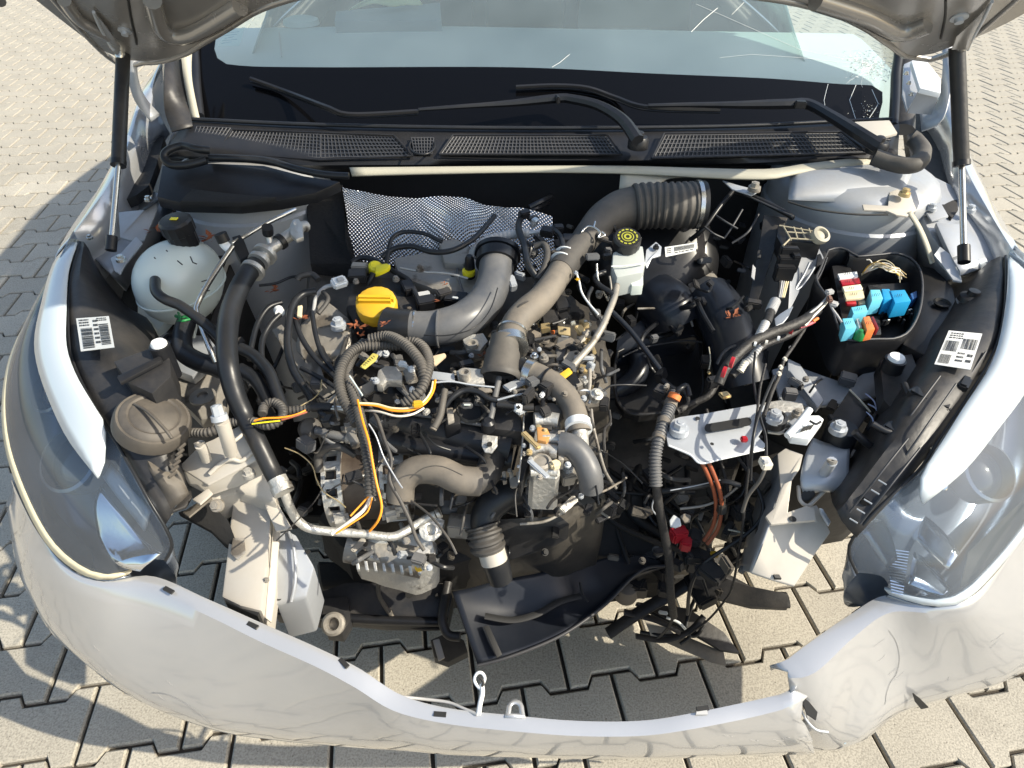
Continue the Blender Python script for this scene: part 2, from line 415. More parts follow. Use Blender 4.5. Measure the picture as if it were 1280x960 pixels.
# ------------------------------------------------------------------ ground and pavers
bm = bmesh.new()
S = 60
vs = [bm.verts.new((x, y, -0.012)) for x, y in ((-S, -S), (S, -S), (S, S), (-S, S))]
bm.faces.new(vs)
ground = link('pavement', bm_mesh(bm), M_sand, smooth=False)
ground['kind'] = 'structure'
ground['label'] = 'sandy bed of the interlocking concrete block pavement'
LA = 0.16677
ca, sa = math.cos(LA), math.sin(LA)
def to_lat(p): return (p.x * ca + p.y * sa, -p.x * sa + p.y * ca)
def from_lat(a, b): return Vector((a * ca - b * sa, a * sa + b * ca, 0))
J = to_lat(P(652, 856.8, 0))            # a joint corner: block end at top (wide) edge
PL, PW = 0.2, 0.1425
ox = J[0]; oy = J[1] - (PW / 2 + 0.0125)   # ox: joint x in row 0; oy: centre line of row 0
def paver_outline(g):
    A = 0.0125; h = PW / 2
    xs = [(-PL / 2, h + A), (-0.0575, h + A), (-0.0425, h - A), (0.0425, h - A), (0.0575, h + A), (PL / 2, h + A)]
    top = [(x, y) for x, y in xs]
    pts = top + [(-x, -y) for x, y in xs]
    out = []
    for x, y in pts:
        out.append((x - math.copysign(g if abs(abs(x) - PL / 2) < 1e-6 else 0, x), y - math.copysign(g, y)))
    return out
def paver_bm(bm, M=None, jz=0):
    o1 = paver_outline(0.0042); o2 = paver_outline(0.0076)
    T = (lambda x, y, z: Vector((x, y, z))) if M is None else (lambda x, y, z: M(x, y, z))
    a = [bm.verts.new(T(x, y, -0.012)) for x, y in o1]; b = [bm.verts.new(T(x, y, -0.0035)) for x, y in o1]
    c = [bm.verts.new(T(x, y, 0)) for x, y in o2]
    n = len(a)
    for p, q in ((a, b), (b, c)):
        for i in range(n): bm.faces.new((p[i], p[(i + 1) % n], q[(i + 1) % n], q[i]))
    bm.faces.new(c)
bm = bmesh.new(); paver_bm(bm); bmesh.ops.recalc_face_normals(bm, faces=bm.faces[:])
bmesh.ops.triangulate(bm, faces=[f for f in bm.faces if len(f.verts) > 4])
pme = bpy.data.meshes.new('paver'); bm.to_mesh(pme); bm.free(); pme.materials.append(M_paver)
def proj(p):
    d = p - Vector((0, 0, CAMH)); z = d.dot(FWD)
    if z <= 0.05: return None
    return 640 + FPX * d.dot(RIGHT) / z, 480 + FPX * d.dot(DOWN) / z, z
cells = []
for j in range(-10, 90):
    for i in range(-45, 50):
        a = ox + (i + 0.5 + (0.5 if j % 2 else 0)) * PL; b = oy + j * PW
        p = from_lat(a, b)
        if p.y > 9 or p.y < -0.9 or abs(p.x) > 6.5: continue
        q = proj(p)
        vis = q is not None and -30 < q[0] < 1310 and -20 < q[1] < 990
        # hidden below the car body
        hid = abs(p.x) < 0.62 and p.y > 1.35
        cells.append((p, (q[2] if q else 9) if vis and not hid else 50, j))
cells.sort(key=lambda c: c[1])
for k, (p, d, j) in enumerate(cells[:300]):
    o = bpy.data.objects.new('paver', pme); SC.collection.objects.link(o)
    o.parent = ground
    o.location = p + Vector((0, 0, random.uniform(-0.0012, 0.0012))) - LOC[ground.name]
    o.rotation_euler = (random.uniform(-.006, .006), random.uniform(-.006, .006), LA + random.uniform(-.006, .006))
bm = bmesh.new()
for p, d, j in cells[300:]:
    jz = random.uniform(-0.0012, 0.0012)
    paver_bm(bm, lambda x, y, z: Vector((p.x + x * ca - y * sa, p.y + x * sa + y * ca, z + jz)))
po = link('paver_field', bm_mesh(bm), M_paver, ground, smooth=False); po['kind'] = 'stuff'
bm = bmesh.new()   # coarse paving further out, ring round the modelled blocks
for (x0, x1, y0, y1) in ((-S, -6.5, -S, S), (6.5, S, -S, S), (-6.5, 6.5, 9, S), (-6.5, 6.5, -S, -0.9)):
    bm.faces.new([bm.verts.new((x, y, -0.004)) for x, y in ((x0, y0), (x1, y0), (x1, y1), (x0, y1))])
fo = link('far_paving', bm_mesh(bm), M_ground, ground, smooth=False); fo['kind'] = 'stuff'

# ------------------------------------------------------------------ the car
car = empty('car', (0, 2.4, 0))
thing(car, 'silver hatchback with open bonnet, stripped front end and torn front bumper', 'car')

# bumper ------------------------------------------------------------
ST = [
 [(14,600,.63),(14,606,.62),(13,618,.58),(14,640,.52)],
 [(45,662,.61),(43,668,.60),(32,700,.55),(28,718,.46)],
 [(85,710,.59),(82,718,.585),(70,755,.52),(62,787,.42)],
 [(130,727,.585),(128,736,.58),(118,790,.50),(108,832,.40)],
 [(190,720,.585),(185,738,.58),(178,810,.49),(170,874,.37)],
 [(260,749,.575),(258,769,.57),(255,850,.46),(258,908,.34)],
 [(330,780,.56),(325,802,.555),(330,870,.45),(335,921,.33)],
 [(400,811,.545),(394,833,.54),(400,890,.44),(405,929,.34)],
 [(450,836,.53),(443,859,.525),(450,905,.44),(455,934,.35)],
 [(500,868,.51),(493,889,.505),(500,922,.44),(505,938,.36)],
 [(560,885,.50),(560,905,.495),(560,930,.44),(560,943,.37)],
 [(640,894,.495),(640,914,.49),(640,935,.44),(640,946,.37)],
 [(720,901,.49),(720,920,.485),(720,938,.43),(720,948,.37)],
 [(800,901,.49),(800,920,.485),(800,937,.43),(800,948,.37)],
 [(862,892,.495),(862,912,.49),(862,934,.43),(862,947,.36)],
 [(940,876,.50),(943,896,.495),(945,925,.43),(948,943,.35)],
 [(1000,862,.51),(1003,880,.505),(1005,915,.44),(1012,940,.34)],
]
ST2 = [
 [(974,834,.53),(985,850,.525),(1000,885,.47),(1003,905,.42)],
 [(1000,812,.54),(1020,840,.535),(1035,890,.45),(1042,931,.335)],
 [(1060,770,.555),(1068,796,.55),(1075,860,.45),(1080,925,.33)],
 [(1108,744,.57),(1112,766,.565),(1125,830,.46),(1130,889,.33)],
 [(1160,758,.58),(1166,766,.575),(1185,815,.48),(1205,865,.36)],
 [(1205,752,.59),(1212,758,.585),(1242,800,.5),(1268,846,.38)],
 [(1240,722,.6),(1247,728,.59),(1282,760,.53),(1320,806,.42)],
 [(1285,665,.63),(1292,668,.62),(1312,700,.57),(1347,756,.45)],
]
def bumper_rows(ST, lipin=True):
    rows = [[], [], [], [], [], []]
    for s in ST:
        p = PP(s)
        c = Vector((0, 1.3, 0)) - Vector((p[3].x, p[3].y, 0)); c.normalize()
        inn = p[0] + Vector((c.x, c.y, 0)) * 0.004 + Vector((0, 0, -0.012))
        for k, q in enumerate((inn, p[0], p[1], p[2], p[3], p[3] + c * 0.05 + Vector((0, 0, -0.13)))): rows[k].append(q)
    return rows
def make_bumper(name, ST, n_u, parent, label, jag=None):
    rows = bumper_rows(ST)
    rows = [cr(r, n_u) for r in rows]
    cols = []
    for j in range(n_u):
        c = [rows[k][j] for k in range(6)]
        # crisp lip then smooth face
        face = cr([c[2], c[3], c[4], c[5]], 12)
        cols.append([c[0], c[1], c[1].lerp(c[2], .5) + Vector((0, 0, .0015)), c[2]] + face[1:])
    g = [[cols[j][i] for j in range(n_u)] for i in range(len(cols[0]))]
    bm = grid_bm(g)
    if jag is not None:
        rj = random.Random(3)
        for k in range(len(g)):
            bm.verts.ensure_lookup_table()
            for col, amp in ((jag, .012), (jag + (1 if jag == 0 else -1), .004)):
                vv = bm.verts[k * n_u + col]; vv.co += Vector((rj.uniform(-amp, amp), rj.uniform(-amp, amp) * .4, rj.uniform(-amp, amp) * .3))
    o = link(name, bm_mesh(bm), M_paint, parent, label, True, 45)
    s = o.modifiers.new('thickness', 'SOLIDIFY'); s.thickness = 0.0028; s.offset = -1
    return o
bump = make_bumper('front_bumper', ST, 90, car, 'silver front bumper cover hanging low with its upper part torn away', jag=89)
b2 = make_bumper('bumper_fragment', ST2, 50, car, 'torn right end of the bumper with a jagged edge', jag=0)
# slots and notches along the bumper's top flange (dark recessed clip slots)
for (u, v, z, a) in ((211,738,.585,25),(316,782,.562,22),(430,829,.537,40),(550,893,.5,3),(878,886,.5,-8)):
    c = P(u, v, z); boxm('clip_slot', c + Vector((0, 0, .0005)), (.017, .006, .003), M_ink, bump, rz=-a, bev=0)
# mounting eye in the middle of the flange
bm = bmesh.new()
eye = []
for k in range(13):
    t = math.pi * k / 12; eye.append((644 + 11 * math.cos(t), 886 - 12 * math.sin(t)))
outer = [(657, 897)] + eye + [(631, 897)]
inner = [(649.5, 892)] + [(644 + 4.5 * math.cos(math.pi * k / 8), 884 - 4 * math.sin(math.pi * k / 8)) for k in range(9)] + [(638.5, 892)]
o_ = cr(PP([(u, v, .497) for u, v in outer]), 32); i_ = cr(PP([(u, v, .497) for u, v in inner]), 32)
for (A, B, dz) in ((o_, i_, 0),):
    va = [bm.verts.new(p) for p in A]; vb = [bm.verts.new(p) for p in B]
    for k in range(31): bm.faces.new((va[k], va[k + 1], vb[k + 1], vb[k]))
    bm.faces.new((va[0], vb[0], vb[-1], va[-1]))
o = link('mounting_eye', bm_mesh(bm), M_paint, bump); s = o.modifiers.new('t', 'SOLIDIFY'); s.thickness = .0025
slab('mounting_tab', [(905-33,884,.502),(905-22,884,.502),(905-20,893,.50),(905-35,893,.50)], .002, M_grey, bump, bev=0)
bolt(1110, 780, .535, 9, M_steel, b2, axis=(0, -.6, .8), name='clip_stud')
bolt(1055, 927, .335, 6, M_steel, b2, axis=(0, -.7, .6), name='clip_stud')
slab('torn_gap', [(1141,866,.40),(1150,873,.385),(1161,884,.36),(1152,886,.355),(1144,876,.38)], .002, M_ink, b2, bev=0)
tube('scuff_crease', [(1000,884,.476),(1008,900,.452),(1020,912,.44),(1035,915,.435)], 3, M_galv, b2)
slab('torn_hole', [(1001,868,.5),(1012,878,.488),(1022,890,.476),(1020,900,.466),(1008,892,.474)], .002, M_ink, b2, bev=0)
# round tow-eye cover low on the left half of the bumper

# bonnet ------------------------------------------------------------
def Hp(u, v, dz=0.0):
    d = ray(u, v); t = (1.03 + 1.4 * .8 + dz - CAMH) / (d.z + .8 * d.y)
    return Vector((0, 0, CAMH)) + d * t
def hz(x, y, dz=0): return Vector((x, y, 1.03 + (1.4 - y) * .8 + dz))
rear = [Hp(122,60), Hp(150,72), Hp(178,77), Hp(215,72), Hp(240,60), Hp(300,25), Hp(350,0), hz(-.2,1.13), hz(.02,1.10), hz(.22,1.13), Hp(985,0), Hp(1060,22), Hp(1108,50), Hp(1128,68), Hp(1155,70), Hp(1185,60), Hp(1212,50)]
mid1 = [Hp(45,0), hz(-.6,1.13), hz(-.3,1.04), hz(.02,1.0), hz(.34,1.04), hz(.64,1.14), Hp(1282,16)]
mid2 = [hz(-.75,.98), hz(-.55,.93), hz(0,.85), hz(.6,.93), hz(.82,.98)]
fro = [hz(-.62,.80), hz(-.42,.69), hz(.03,.60), hz(.48,.69), hz(.69,.80)]
hood = loft('bonnet', [rear, mid1, mid2, fro], M_hoodin, car, 'raised silver bonnet seen from its grey underside', nu=61, nv=20, thick=0, z3=True)
hr = [cr(r, 61) for r in (rear, mid1, mid2, fro)]
outer_rows = [[p + Vector((0, -.018, .024)) for p in r] for r in hr]
loft('bonnet_skin', outer_rows, M_paint, hood, nu=61, nv=20, thick=.002, z3=True)
# hemmed edge of the underside, reinforcing ribs
def lerp_row(a, b, t): return [p.lerp(q, t) for p, q in zip(a, b)]
ring = hr[0] + [hr[1][-1], hr[2][-1]] + hr[3][::-1] + [hr[2][0], hr[1][0]]
edge = cr([p + Vector((0, .004, -.002)) for p in ring[::3]], 160, True); edge.append(edge[0].copy())
tube('bonnet_hem', edge, 11, M_hoodin, hood, z3=True, n=161)
tube('bonnet_rib', [Hp(160,0,-.004), Hp(164,25,-.004), Hp(171,55,-.004)], 3, M_ink, hood, z3=True)
tube('bonnet_rib', [Hp(1182,0,-.004), Hp(1181,25,-.004), Hp(1176,48,-.004)], 3, M_ink, hood, z3=True)
tube('bonnet_rib', [Hp(80,0,-.006), Hp(100,25,-.006), Hp(135,45,-.006)], 16, M_hoodin, hood, z3=True)
tube('bonnet_rib', [Hp(190,0,-.006), Hp(206,40,-.006), Hp(240,42,-.006), Hp(300,8,-.006)], 22, M_hoodin, hood, z3=True)
tube('bonnet_rib', [Hp(1020,0,-.006), Hp(1080,20,-.006), Hp(1125,40,-.006), Hp(1160,30,-.006)], 24, M_hoodin, hood, z3=True)
def hbolt(u, v, w):
    c = Hp(u, v, -.004); bolt_ = lathe('bolt', c, [(0, .006), (w * .00055, .006), (w * .00060, 0), (w * .0011, -.001), (w * .0011, -.004)], M_galv, hood, axis=(0, -.62, -.79), seg=16)
hbolt(156, 40, 10); hbolt(1199, 24, 12)
# washer hose hanging from the bonnet
tube('washer_hose', [Hp(222,-8,-.02), Hp(205,18,-.03), Hp(201,50,-.03), P(202,95,1.03), P(198,140,.99), P(184,170,.97), P(173,190,.96), P(177,215,.93), P(176,238,.89)], 7, M_rubd, car, 'thin black washer hose looping down from the bonnet')

# gas struts --------------------------------------------------------
def strut(label, top, knee, bot, w):
    e = empty('gas_strut', P(*bot), car, label)
    a, k, b = P(*top) if len(top) == 3 else Hp(*top), P(*knee), P(*bot)
    tube('strut_cylinder', [a, a.lerp(k, .5), k], w, M_blackd, e, z3=True, seg=18)
    tube('strut_rod', [k, k.lerp(b, .5), b], w * .42, M_steel, e, z3=True, seg=14)
    tube('strut_collar', [k.lerp(a, .03), k.lerp(b, .02)], w * 1.1, M_black, e, z3=True, seg=18)
    tube('ball_socket', [b.lerp(k, .12), b + (b - k) * .05], w * .8, M_black, e, z3=True, seg=14)
    lathe('ball_stud', a + Vector((0, -.01, .004)), [(0, .012), (.007, .010), (.010, .002), (.008, -.008), (.005, -.02)], M_steel, e, axis=(0, -.62, -.79), seg=16)
    return e
strut('black gas strut holding up the bonnet on the left of the picture', (154,68), (148,205,.955), (139,308,.85), 16.5)
strut('black gas strut holding up the bonnet on the right of the picture', (1196,58), (1202,205,.96), (1205,322,.85), 18)
# strut brackets under the bonnet
tube('strut_bracket', [Hp(117,15,-.008), Hp(124,32,-.010), Hp(134,50,-.014), Hp(142,62,-.02)], 4, M_galv, hood, z3=True)
slab('strut_bracket', [Hp(118,14,-.004), Hp(128,26,-.006), Hp(150,56,-.016), Hp(146,68,-.02), Hp(136,58,-.014)], .003, M_hoodin, hood, z3=True)
tube('strut_bracket', [Hp(1240,2,-.008), Hp(1229,25,-.012), Hp(1216,48,-.016), Hp(1210,62,-.02)], 4, M_galv, hood, z3=True)
slab('strut_bracket', [Hp(1240,0,-.004), Hp(1222,20,-.006), Hp(1196,44,-.014), Hp(1190,60,-.02), Hp(1212,60,-.02)], .003, M_hoodin, hood, z3=True)

# hinge arms
def strip(name, a, b, mt, parent, n=16, thick=.003, label=None, z3=False):
    return loft(name, [a, b], mt, parent, label, nu=n, nv=2, thick=thick, z3=z3)
strip('bonnet_hinge', [(159,66,1.09),(160,95,1.05),(168,125,1.01),(189,152,.97)], [(172,64,1.09),(172,95,1.05),(182,122,1.01),(200,144,.97)], M_bay, car, label='curved silver bonnet hinge arm on the left')
strip('bonnet_hinge', [(1178,52,1.10),(1178,95,1.05),(1172,130,1.00),(1150,140,.97)], [(1193,52,1.10),(1190,100,1.05),(1178,150,.99),(1152,164,.96)], M_bay, car, label='curved silver bonnet hinge arm on the right')
slab('hinge_plate', [(1139,76,1.07),(1152,68,1.08),(1176,98,1.05),(1176,116,1.035),(1150,110,1.04)], .01, M_white, car, label='sunlit white plate behind the right hinge')
slab('hinge_plate', [(1149,110,1.038),(1175,116,1.033),(1167,136,1.0),(1137,134,1.0)], .012, M_bay, car)
slab('hinge_plate', [(1130,80,1.05),(1139,76,1.055),(1150,112,1.02),(1134,138,.99),(1128,118,1.01)], .006, M_galv, car)
for (u, v) in ((1133,92),(1136,104),(1139,118)): bolt(u, v, 1.045 - (v - 92) * .001, 6, M_steel, car)

# windscreen --------------------------------------------------------
def Wz(x, y, dz=0): return Vector((x, y, .94 + (y - 1.41 + .10 * (1 - (x / .72) ** 2) * 0) * .55 - .055 * (x / .7) ** 2 * .4 + dz))
def Wp(u, v, dz=0.0):
    p = None; z = .95
    for _ in range(12):
        d = ray(u, v); base = Wz(0, 0).z
        # iterate on curved sheet
        x = p.x if p else 0
        k = Wz(x, 0).z
        t = (k + dz - CAMH) / (d.z - .55 * d.y); p = Vector((d.x * t, d.y * t, CAMH + d.z * t))
    return p
b0 = [Wp(232,150), Wp(245,152), Wp(400,158), Wp(640,163), Wp(900,161), Wp(1060,154), Wp(1118,150), Wp(1130,148)]
xb0, xb1 = b0[0].x, b0[-1].x
gl_rows = []
for k in range(13):
    f = k / 12; row = []
    for j in range(25):
        q = cr(b0, 25)[j]
        y = q.y + (2.2 - q.y) * f
        x = .065 + (q.x - .065) * ((1 + .10 * min(1, (y - 1.41) / .25)) if y < 1.66 else (1.10 - .30 * (y - 1.66) / .54))
        row.append(Wz(x, y))
    gl_rows.append(row)
wind = loft('windscreen', gl_rows, M_glass, car, 'windscreen with a shattered corner on the right', nu=25, nv=40, thick=0, z3=True, keep=True)
# black ceramic band: on the underside of the glass
def frit_poly():
    ins = [(300,5),(275,35),(268,58),(272,72),(285,80),(330,84),(500,84),(640,84),(800,90),(950,97),(1060,106),(1095,108),(1104,124)]
    return ins
fi = [Wp(u, v, .0012) for u, v in [(330,-12),(285,18),(269,52),(273,74),(300,82),(400,84),(640,84),(820,92),(960,98),(1050,105),(1092,107),(1104,118),(1100,140)]]
fo_ = [Wp(u, v, .0012) for u, v in [(236,-12),(236,18),(236,52),(240,90),(243,130),(260,152),(500,160),(800,161),(960,158),(1060,154),(1075,153),(1090,152),(1098,151)]]
loft('ceramic_band', [fi, fo_], mat('black_ceramic', (0.003, 0.003, 0.0035), .12, spec=.16, var=.02), wind, nu=60, nv=6, thick=0, z3=True)
# star cracks running from the shattered corner
rnd = random.Random(4)
cb = bmesh.new()
def crack(bm, pts, w=.0006):
    bm_tube(bm, [Wp(u, v, .0015) for u, v in pts], w, 4)
for k in range(18):
    a = R(rnd.uniform(120, 260)); L = rnd.uniform(15, 70); u, v = 1090, 82; pts = [(u, v)]
    for s_ in range(6):
        u += math.cos(a) * L / 6; v -= math.sin(a) * L / 6 * .45; a += rnd.uniform(-.35, .35); pts.append((u, v))
    crack(cb, pts, .00025)
crack(cb, [(1060,75),(1000,62),(950,40),(905,20),(870,5)], .0003); crack(cb, [(1070,80),(1000,72),(940,68),(900,72)], .00025)
crack(cb, [(864,40),(880,24),(897,10)], .0007); crack(cb, [(690,84),(700,78),(712,68)], .0005); crack(cb, [(915,18),(925,8),(930,3)], .0005)
crack(cb, [(1070,106),(1062,125),(1070,150)], .0006); crack(cb, [(1035,105),(1030,125),(1034,150)], .0005); crack(cb, [(1090,112),(1098,130),(1085,150)], .0008)
for k in range(420):
    u = 1092 + rnd.gauss(0, 14); v = 84 + rnd.gauss(0, 8) + (u - 1092) * .25
    if u > 1118: continue
    c = Wp(u, v, .002); r = rnd.uniform(.0012, .0055)
    vs = [cb.verts.new(c + Vector((rnd.uniform(-r, r), rnd.uniform(-r, r), rnd.uniform(-.001, .002)))) for _ in range(4)]
    try: cb.faces.new(vs)
    except ValueError: pass
for k in range(40):
    u = 1084 + rnd.gauss(0, 7); v = 138 + rnd.gauss(0, 6); c = Wp(u, v, .002); r = rnd.uniform(.0008, .003)
    vs = [cb.verts.new(c + Vector((rnd.uniform(-r, r), rnd.uniform(-r, r), rnd.uniform(-.001, .002)))) for _ in range(4)]
    cb.faces.new(vs)
o = link('glass_cracks', bm_mesh(cb), M_crack, wind, smooth=False); o['kind'] = 'stuff'
# sticker behind the glass
slab('sticker', [Wp(282,40,-.004), Wp(306,34,-.004), Wp(299,57,-.004), Wp(272,58,-.004)], .0005, mat('pale_blue_sticker', (.62,.80,.82), .5), wind, bev=0, z3=True)
sb = bmesh.new()
for k in range(5):
    a = Wp(281 + rnd.uniform(-2, 2) - k * .8, 41.5 + k * 3.2, -.0035); b = Wp(298 - k * 1.2 + rnd.uniform(-4, 2), 39.5 + k * 3.2, -.0035); bm_tube(sb, [a, b], .0004, 4)
link('sticker_print', bm_mesh(sb), mat('blue_ink', (.1, .3, .5), .6), wind)

# dashboard -----------------------------------------------------------
def Z1(u, v, z): return P(u, v, z)
dash = loft('dashboard', [[(-.80,1.58,.90),(-.3,1.56,.90),(0,1.55,.90),(.35,1.56,.90),(.92,1.58,.90)],
                          [(-.80,1.66,.965),(-.3,1.64,.97),(0,1.63,.97),(.35,1.64,.97),(.92,1.66,.965)],
                          [(-.80,1.85,.99),(-.3,1.84,.995),(0,1.84,.995),(.35,1.84,.995),(.93,1.85,.99)],
                          [(-.80,2.05,.99),(-.3,2.06,1.0),(0,2.06,1.0),(.35,2.05,1.0),(.93,2.04,1.0)],
                          [(-.80,2.12,.93),(-.3,2.13,.93),(0,2.13,.93),(.35,2.13,.93),(.93,2.12,.93)],
                          [(-.69,2.14,.6),(-.3,2.15,.6),(0,2.15,.6),(.35,2.15,.6),(.73,2.14,.6)]], M_dash, car, 'pale grey dashboard top behind the windscreen', nu=30, nv=20, thick=0, z3=True)
for (u0, u1) in ((515, 644), (677, 812)):
    slab('defroster_slot', [(u0,36,1.0),(u1,36,1.0),(u1,41,1.0),(u0,41,1.0)], .012, mat('slot_grey', (.16,.20,.21), .7), dash, bev=0)
slab('airbag_lid_seam', [(348,40,.9985),(350,40,.9985),(353,70,.9985),(351,70,.9985)], .002, M_grey, dash, bev=0)
lathe('dash_tweeter', P(377, 30, 1.0), [(.05, 0), (.048, .012), (.03, .018), (0, .019)], M_dash, dash)
# cabin shell ----------------------------------------------------------
cab = empty('cabin', (0, 2.9, 0), car)
def mir(pts): return [Vector((.03 * 2 - p[0], p[1], p[2])) for p in pts]
roofc = [[(-.56,2.2,1.365),(-.2,2.17,1.385),(.03,2.17,1.39),(.26,2.17,1.385),(.62,2.2,1.365)],
         [(-.60,2.6,1.43),(-.2,2.6,1.46),(.03,2.6,1.465),(.26,2.6,1.46),(.66,2.6,1.43)],
         [(-.59,3.3,1.41),(-.2,3.35,1.44),(.03,3.35,1.445),(.26,3.35,1.44),(.65,3.3,1.41)],
         [(-.54,3.75,1.33),(-.2,3.82,1.35),(.03,3.83,1.35),(.26,3.82,1.35),(.60,3.75,1.33)],
         [(-.66,4.2,.95),(-.2,4.3,.95),(.03,4.31,.95),(.26,4.3,.95),(.72,4.2,.95)],
         [(-.74,4.25,.6),(-.2,4.42,.6),(.03,4.43,.6),(.26,4.42,.6),(.80,4.25,.6)],
         [(-.72,4.2,.3),(-.2,4.38,.28),(.03,4.39,.28),(.26,4.38,.28),(.78,4.2,.3)]]
loft('roof', roofc, M_paint, cab, nu=20, nv=36, thick=.01, z3=True)
for sx, nm in ((-1, 'left'), (1, 'right')):
    def X(x): return .03 + sx * x
    loft('body_side', [[(X(.72),1.50,.93),(X(.80),2.0,.93),(X(.80),3.0,.96),(X(.74),4.1,.98)],
                       [(X(.86),1.55,.82),(X(.88),2.2,.82),(X(.89),3.2,.86),(X(.80),4.15,.88)],
                       [(X(.87),1.60,.5),(X(.89),2.2,.5),(X(.89),3.2,.5),(X(.80),4.22,.6)],
                       [(X(.84),1.60,.22),(X(.86),2.2,.2),(X(.86),3.2,.22),(X(.78),4.2,.3)]], M_paint, cab, nu=24, nv=14, thick=.01, z3=True)
    loft('side_window', [[(X(.70),1.75,.96),(X(.79),2.3,.955),(X(.78),3.0,.98),(X(.73),3.7,1.0)],
                         [(X(.57),2.28,1.34),(X(.64),2.5,1.38),(X(.64),3.1,1.38),(X(.60),3.55,1.34)]], M_glass, cab, nu=16, nv=6, thick=.004, z3=True)
    K = .035 + (.0 if sx < 0 else .0)
    p = [(X(.755)+K,1.42,.945),(X(.80)+K,1.56,1.00),(X(.825)+K,1.70,1.08),(X(.76),1.92,1.20),(X(.64),2.2,1.35),(X(.62),2.6,1.425),(X(.62),3.3,1.40),(X(.56),3.8,1.31)]
    tube('windscreen_pillar', p[3:], 34, M_paint, cab, z3=True, flat=.6); tube('pillar_foot', p[:4], 26, M_blackd, cab, z3=True, flat=.6)
    tube('windscreen_trim', [(a - sx * .022, b, c + .006) for a, b, c in p[:5]], 11, M_black, cab, z3=True)
    bm = bmesh.new(); a, x, y = frame_axes((1, 0, 0))
    for yy in (1.02 + .62 - .45, 3.6):
        pass
    for yy in (1.19, 3.68):
        r0 = .29
        prof = [(.10, -.02), (.19, -.03), (.20, .0), (.225, .01), (r0, .0), (r0 + .005, -.05), (r0, -.19), (.2, -.2), (.0, -.2)]
        if yy > 3: lathe('wheel', (X(.86), yy, .30), [(r, h * -sx * -1) for r, h in prof], M_rubd, cab, axis=(sx, 0, 0), seg=32)
boxm('cabin_floor', (.03, 2.9, .28), (1.5, 2.5, .12), M_dark, cab)
boxm('seat_back', (-.36, 2.85, .85), (.48, .16, .7), M_dark, cab, rx=-12, bev=.05); boxm('seat_back', (.42, 2.85, .85), (.48, .16, .7), M_dark, cab, rx=-12, bev=.05)
boxm('rear_bench', (.03, 3.5, .7), (1.2, .3, .7), M_dark, cab, bev=.06)
# things lying on the dashboard
c = P(480, 28, 1.0)
bx = empty('storage_tray', c + Vector((0, .05, .0)))
thing(bx, 'blue-grey flat tray with pale yellow cloth on the dashboard behind the windscreen', 'tray')
slab('tray_body', [(418,26,1.03),(420,14,1.03),(550,3,1.03),(552,26,1.03)], .03, mat('blue_grey_card', (.22,.28,.32), .7), bx)
loft('cloth', [[(436,13,1.04),(470,8,1.05),(528,4,1.045)],[(448,4,1.06),(480,-4,1.07),(520,-6,1.06)]], mat('pale_yellow_cloth', (.62,.64,.38), .9), bx, nu=14, nv=6, jitter=.01)

# cowl -------------------------------------------------------------------
cowl = loft('cowl_panel', [[(228,152,.962),(245,150,.962),(400,157,.955),(640,161,.950),(900,159,.950),(1060,152,.955),(1122,150,.962)],
                           [(224,164,.952),(260,163,.952),(400,168,.945),(640,171,.940),(900,170,.940),(1060,163,.945),(1124,162,.952)],
                           [(205,192,.930),(262,193,.930),(400,203,.918),(640,200,.915),(900,200,.915),(1060,195,.925),(1122,192,.93)],
                           [(200,197,.905),(262,199,.905),(420,214,.892),(640,206,.892),(900,207,.892),(1060,203,.905),(1124,199,.905)]], M_black, car,
            'black plastic cowl panel below the windscreen', nu=60, nv=14, thick=.003)
M_lat = mat('grille_plastic', (0.035, 0.038, 0.046), .45, dust=.12, scale=20)
def zc(u, v):   # cowl height at v between rows 2 and 3
    return .946 - (v - 166) * (.946 - .918) / 33 + .0045
def lattice(name, quad, nx, ny, parent, wb=.0011, mt=M_lat, zf=zc, label=None):
    (a, b, c, d) = quad    # tl tr br bl in pixels
    bm = bmesh.new()
    def q(s, t):
        u = (a[0] * (1 - s) + b[0] * s) * (1 - t) + (d[0] * (1 - s) + c[0] * s) * t
        v = (a[1] * (1 - s) + b[1] * s) * (1 - t) + (d[1] * (1 - s) + c[1] * s) * t
        return P(u, v, zf(u, v))
    for i in range(nx + 1): bm_tube(bm, [q(i / nx, k / 3) for k in range(4)], wb, 4)
    for j in range(ny + 1): bm_tube(bm, [q(k / 12, j / ny) for k in range(13)], wb, 4)
    # dark opening behind
    bk = [q(0, 0), q(1, 0), q(1, 1), q(0, 1)]
    vs = [bm.verts.new(p - Vector((0, 0, .0025))) for p in bk]; f = bm.faces.new(vs); f.material_index = 1
    return link(name, bm_mesh(bm), [mt, M_ink], parent, label, False)
lattice('intake_grille', [(246,158),(288,160),(268,190),(238,183)], 9, 7, cowl)
lattice('intake_grille', [(292,163),(400,168),(400,197),(275,189)], 26, 7, cowl)
lattice('intake_grille', [(401,168),(492,170),(514,194),(401,197)], 22, 6, cowl)
lattice('intake_grille', [(567,171),(758,171),(774,192),(552,192)], 46, 5, cowl)
lattice('intake_grille', [(832,169),(1050,167),(1080,190),(818,196)], 50, 5, cowl)
lattice('intake_grille', [(1085,160),(1112,160),(1114,184),(1092,184)], 6, 5, cowl)
lattice('intake_grille', [(514,172),(542,172),(540,192),(518,192)], 7, 5, cowl)
tube('grille_rim', [(528 + 16 * math.cos(a), 182 + 11 * math.sin(a), .94) for a in [2 * math.pi * k / 16 for k in range(17)]], 2.5, M_black, cowl)
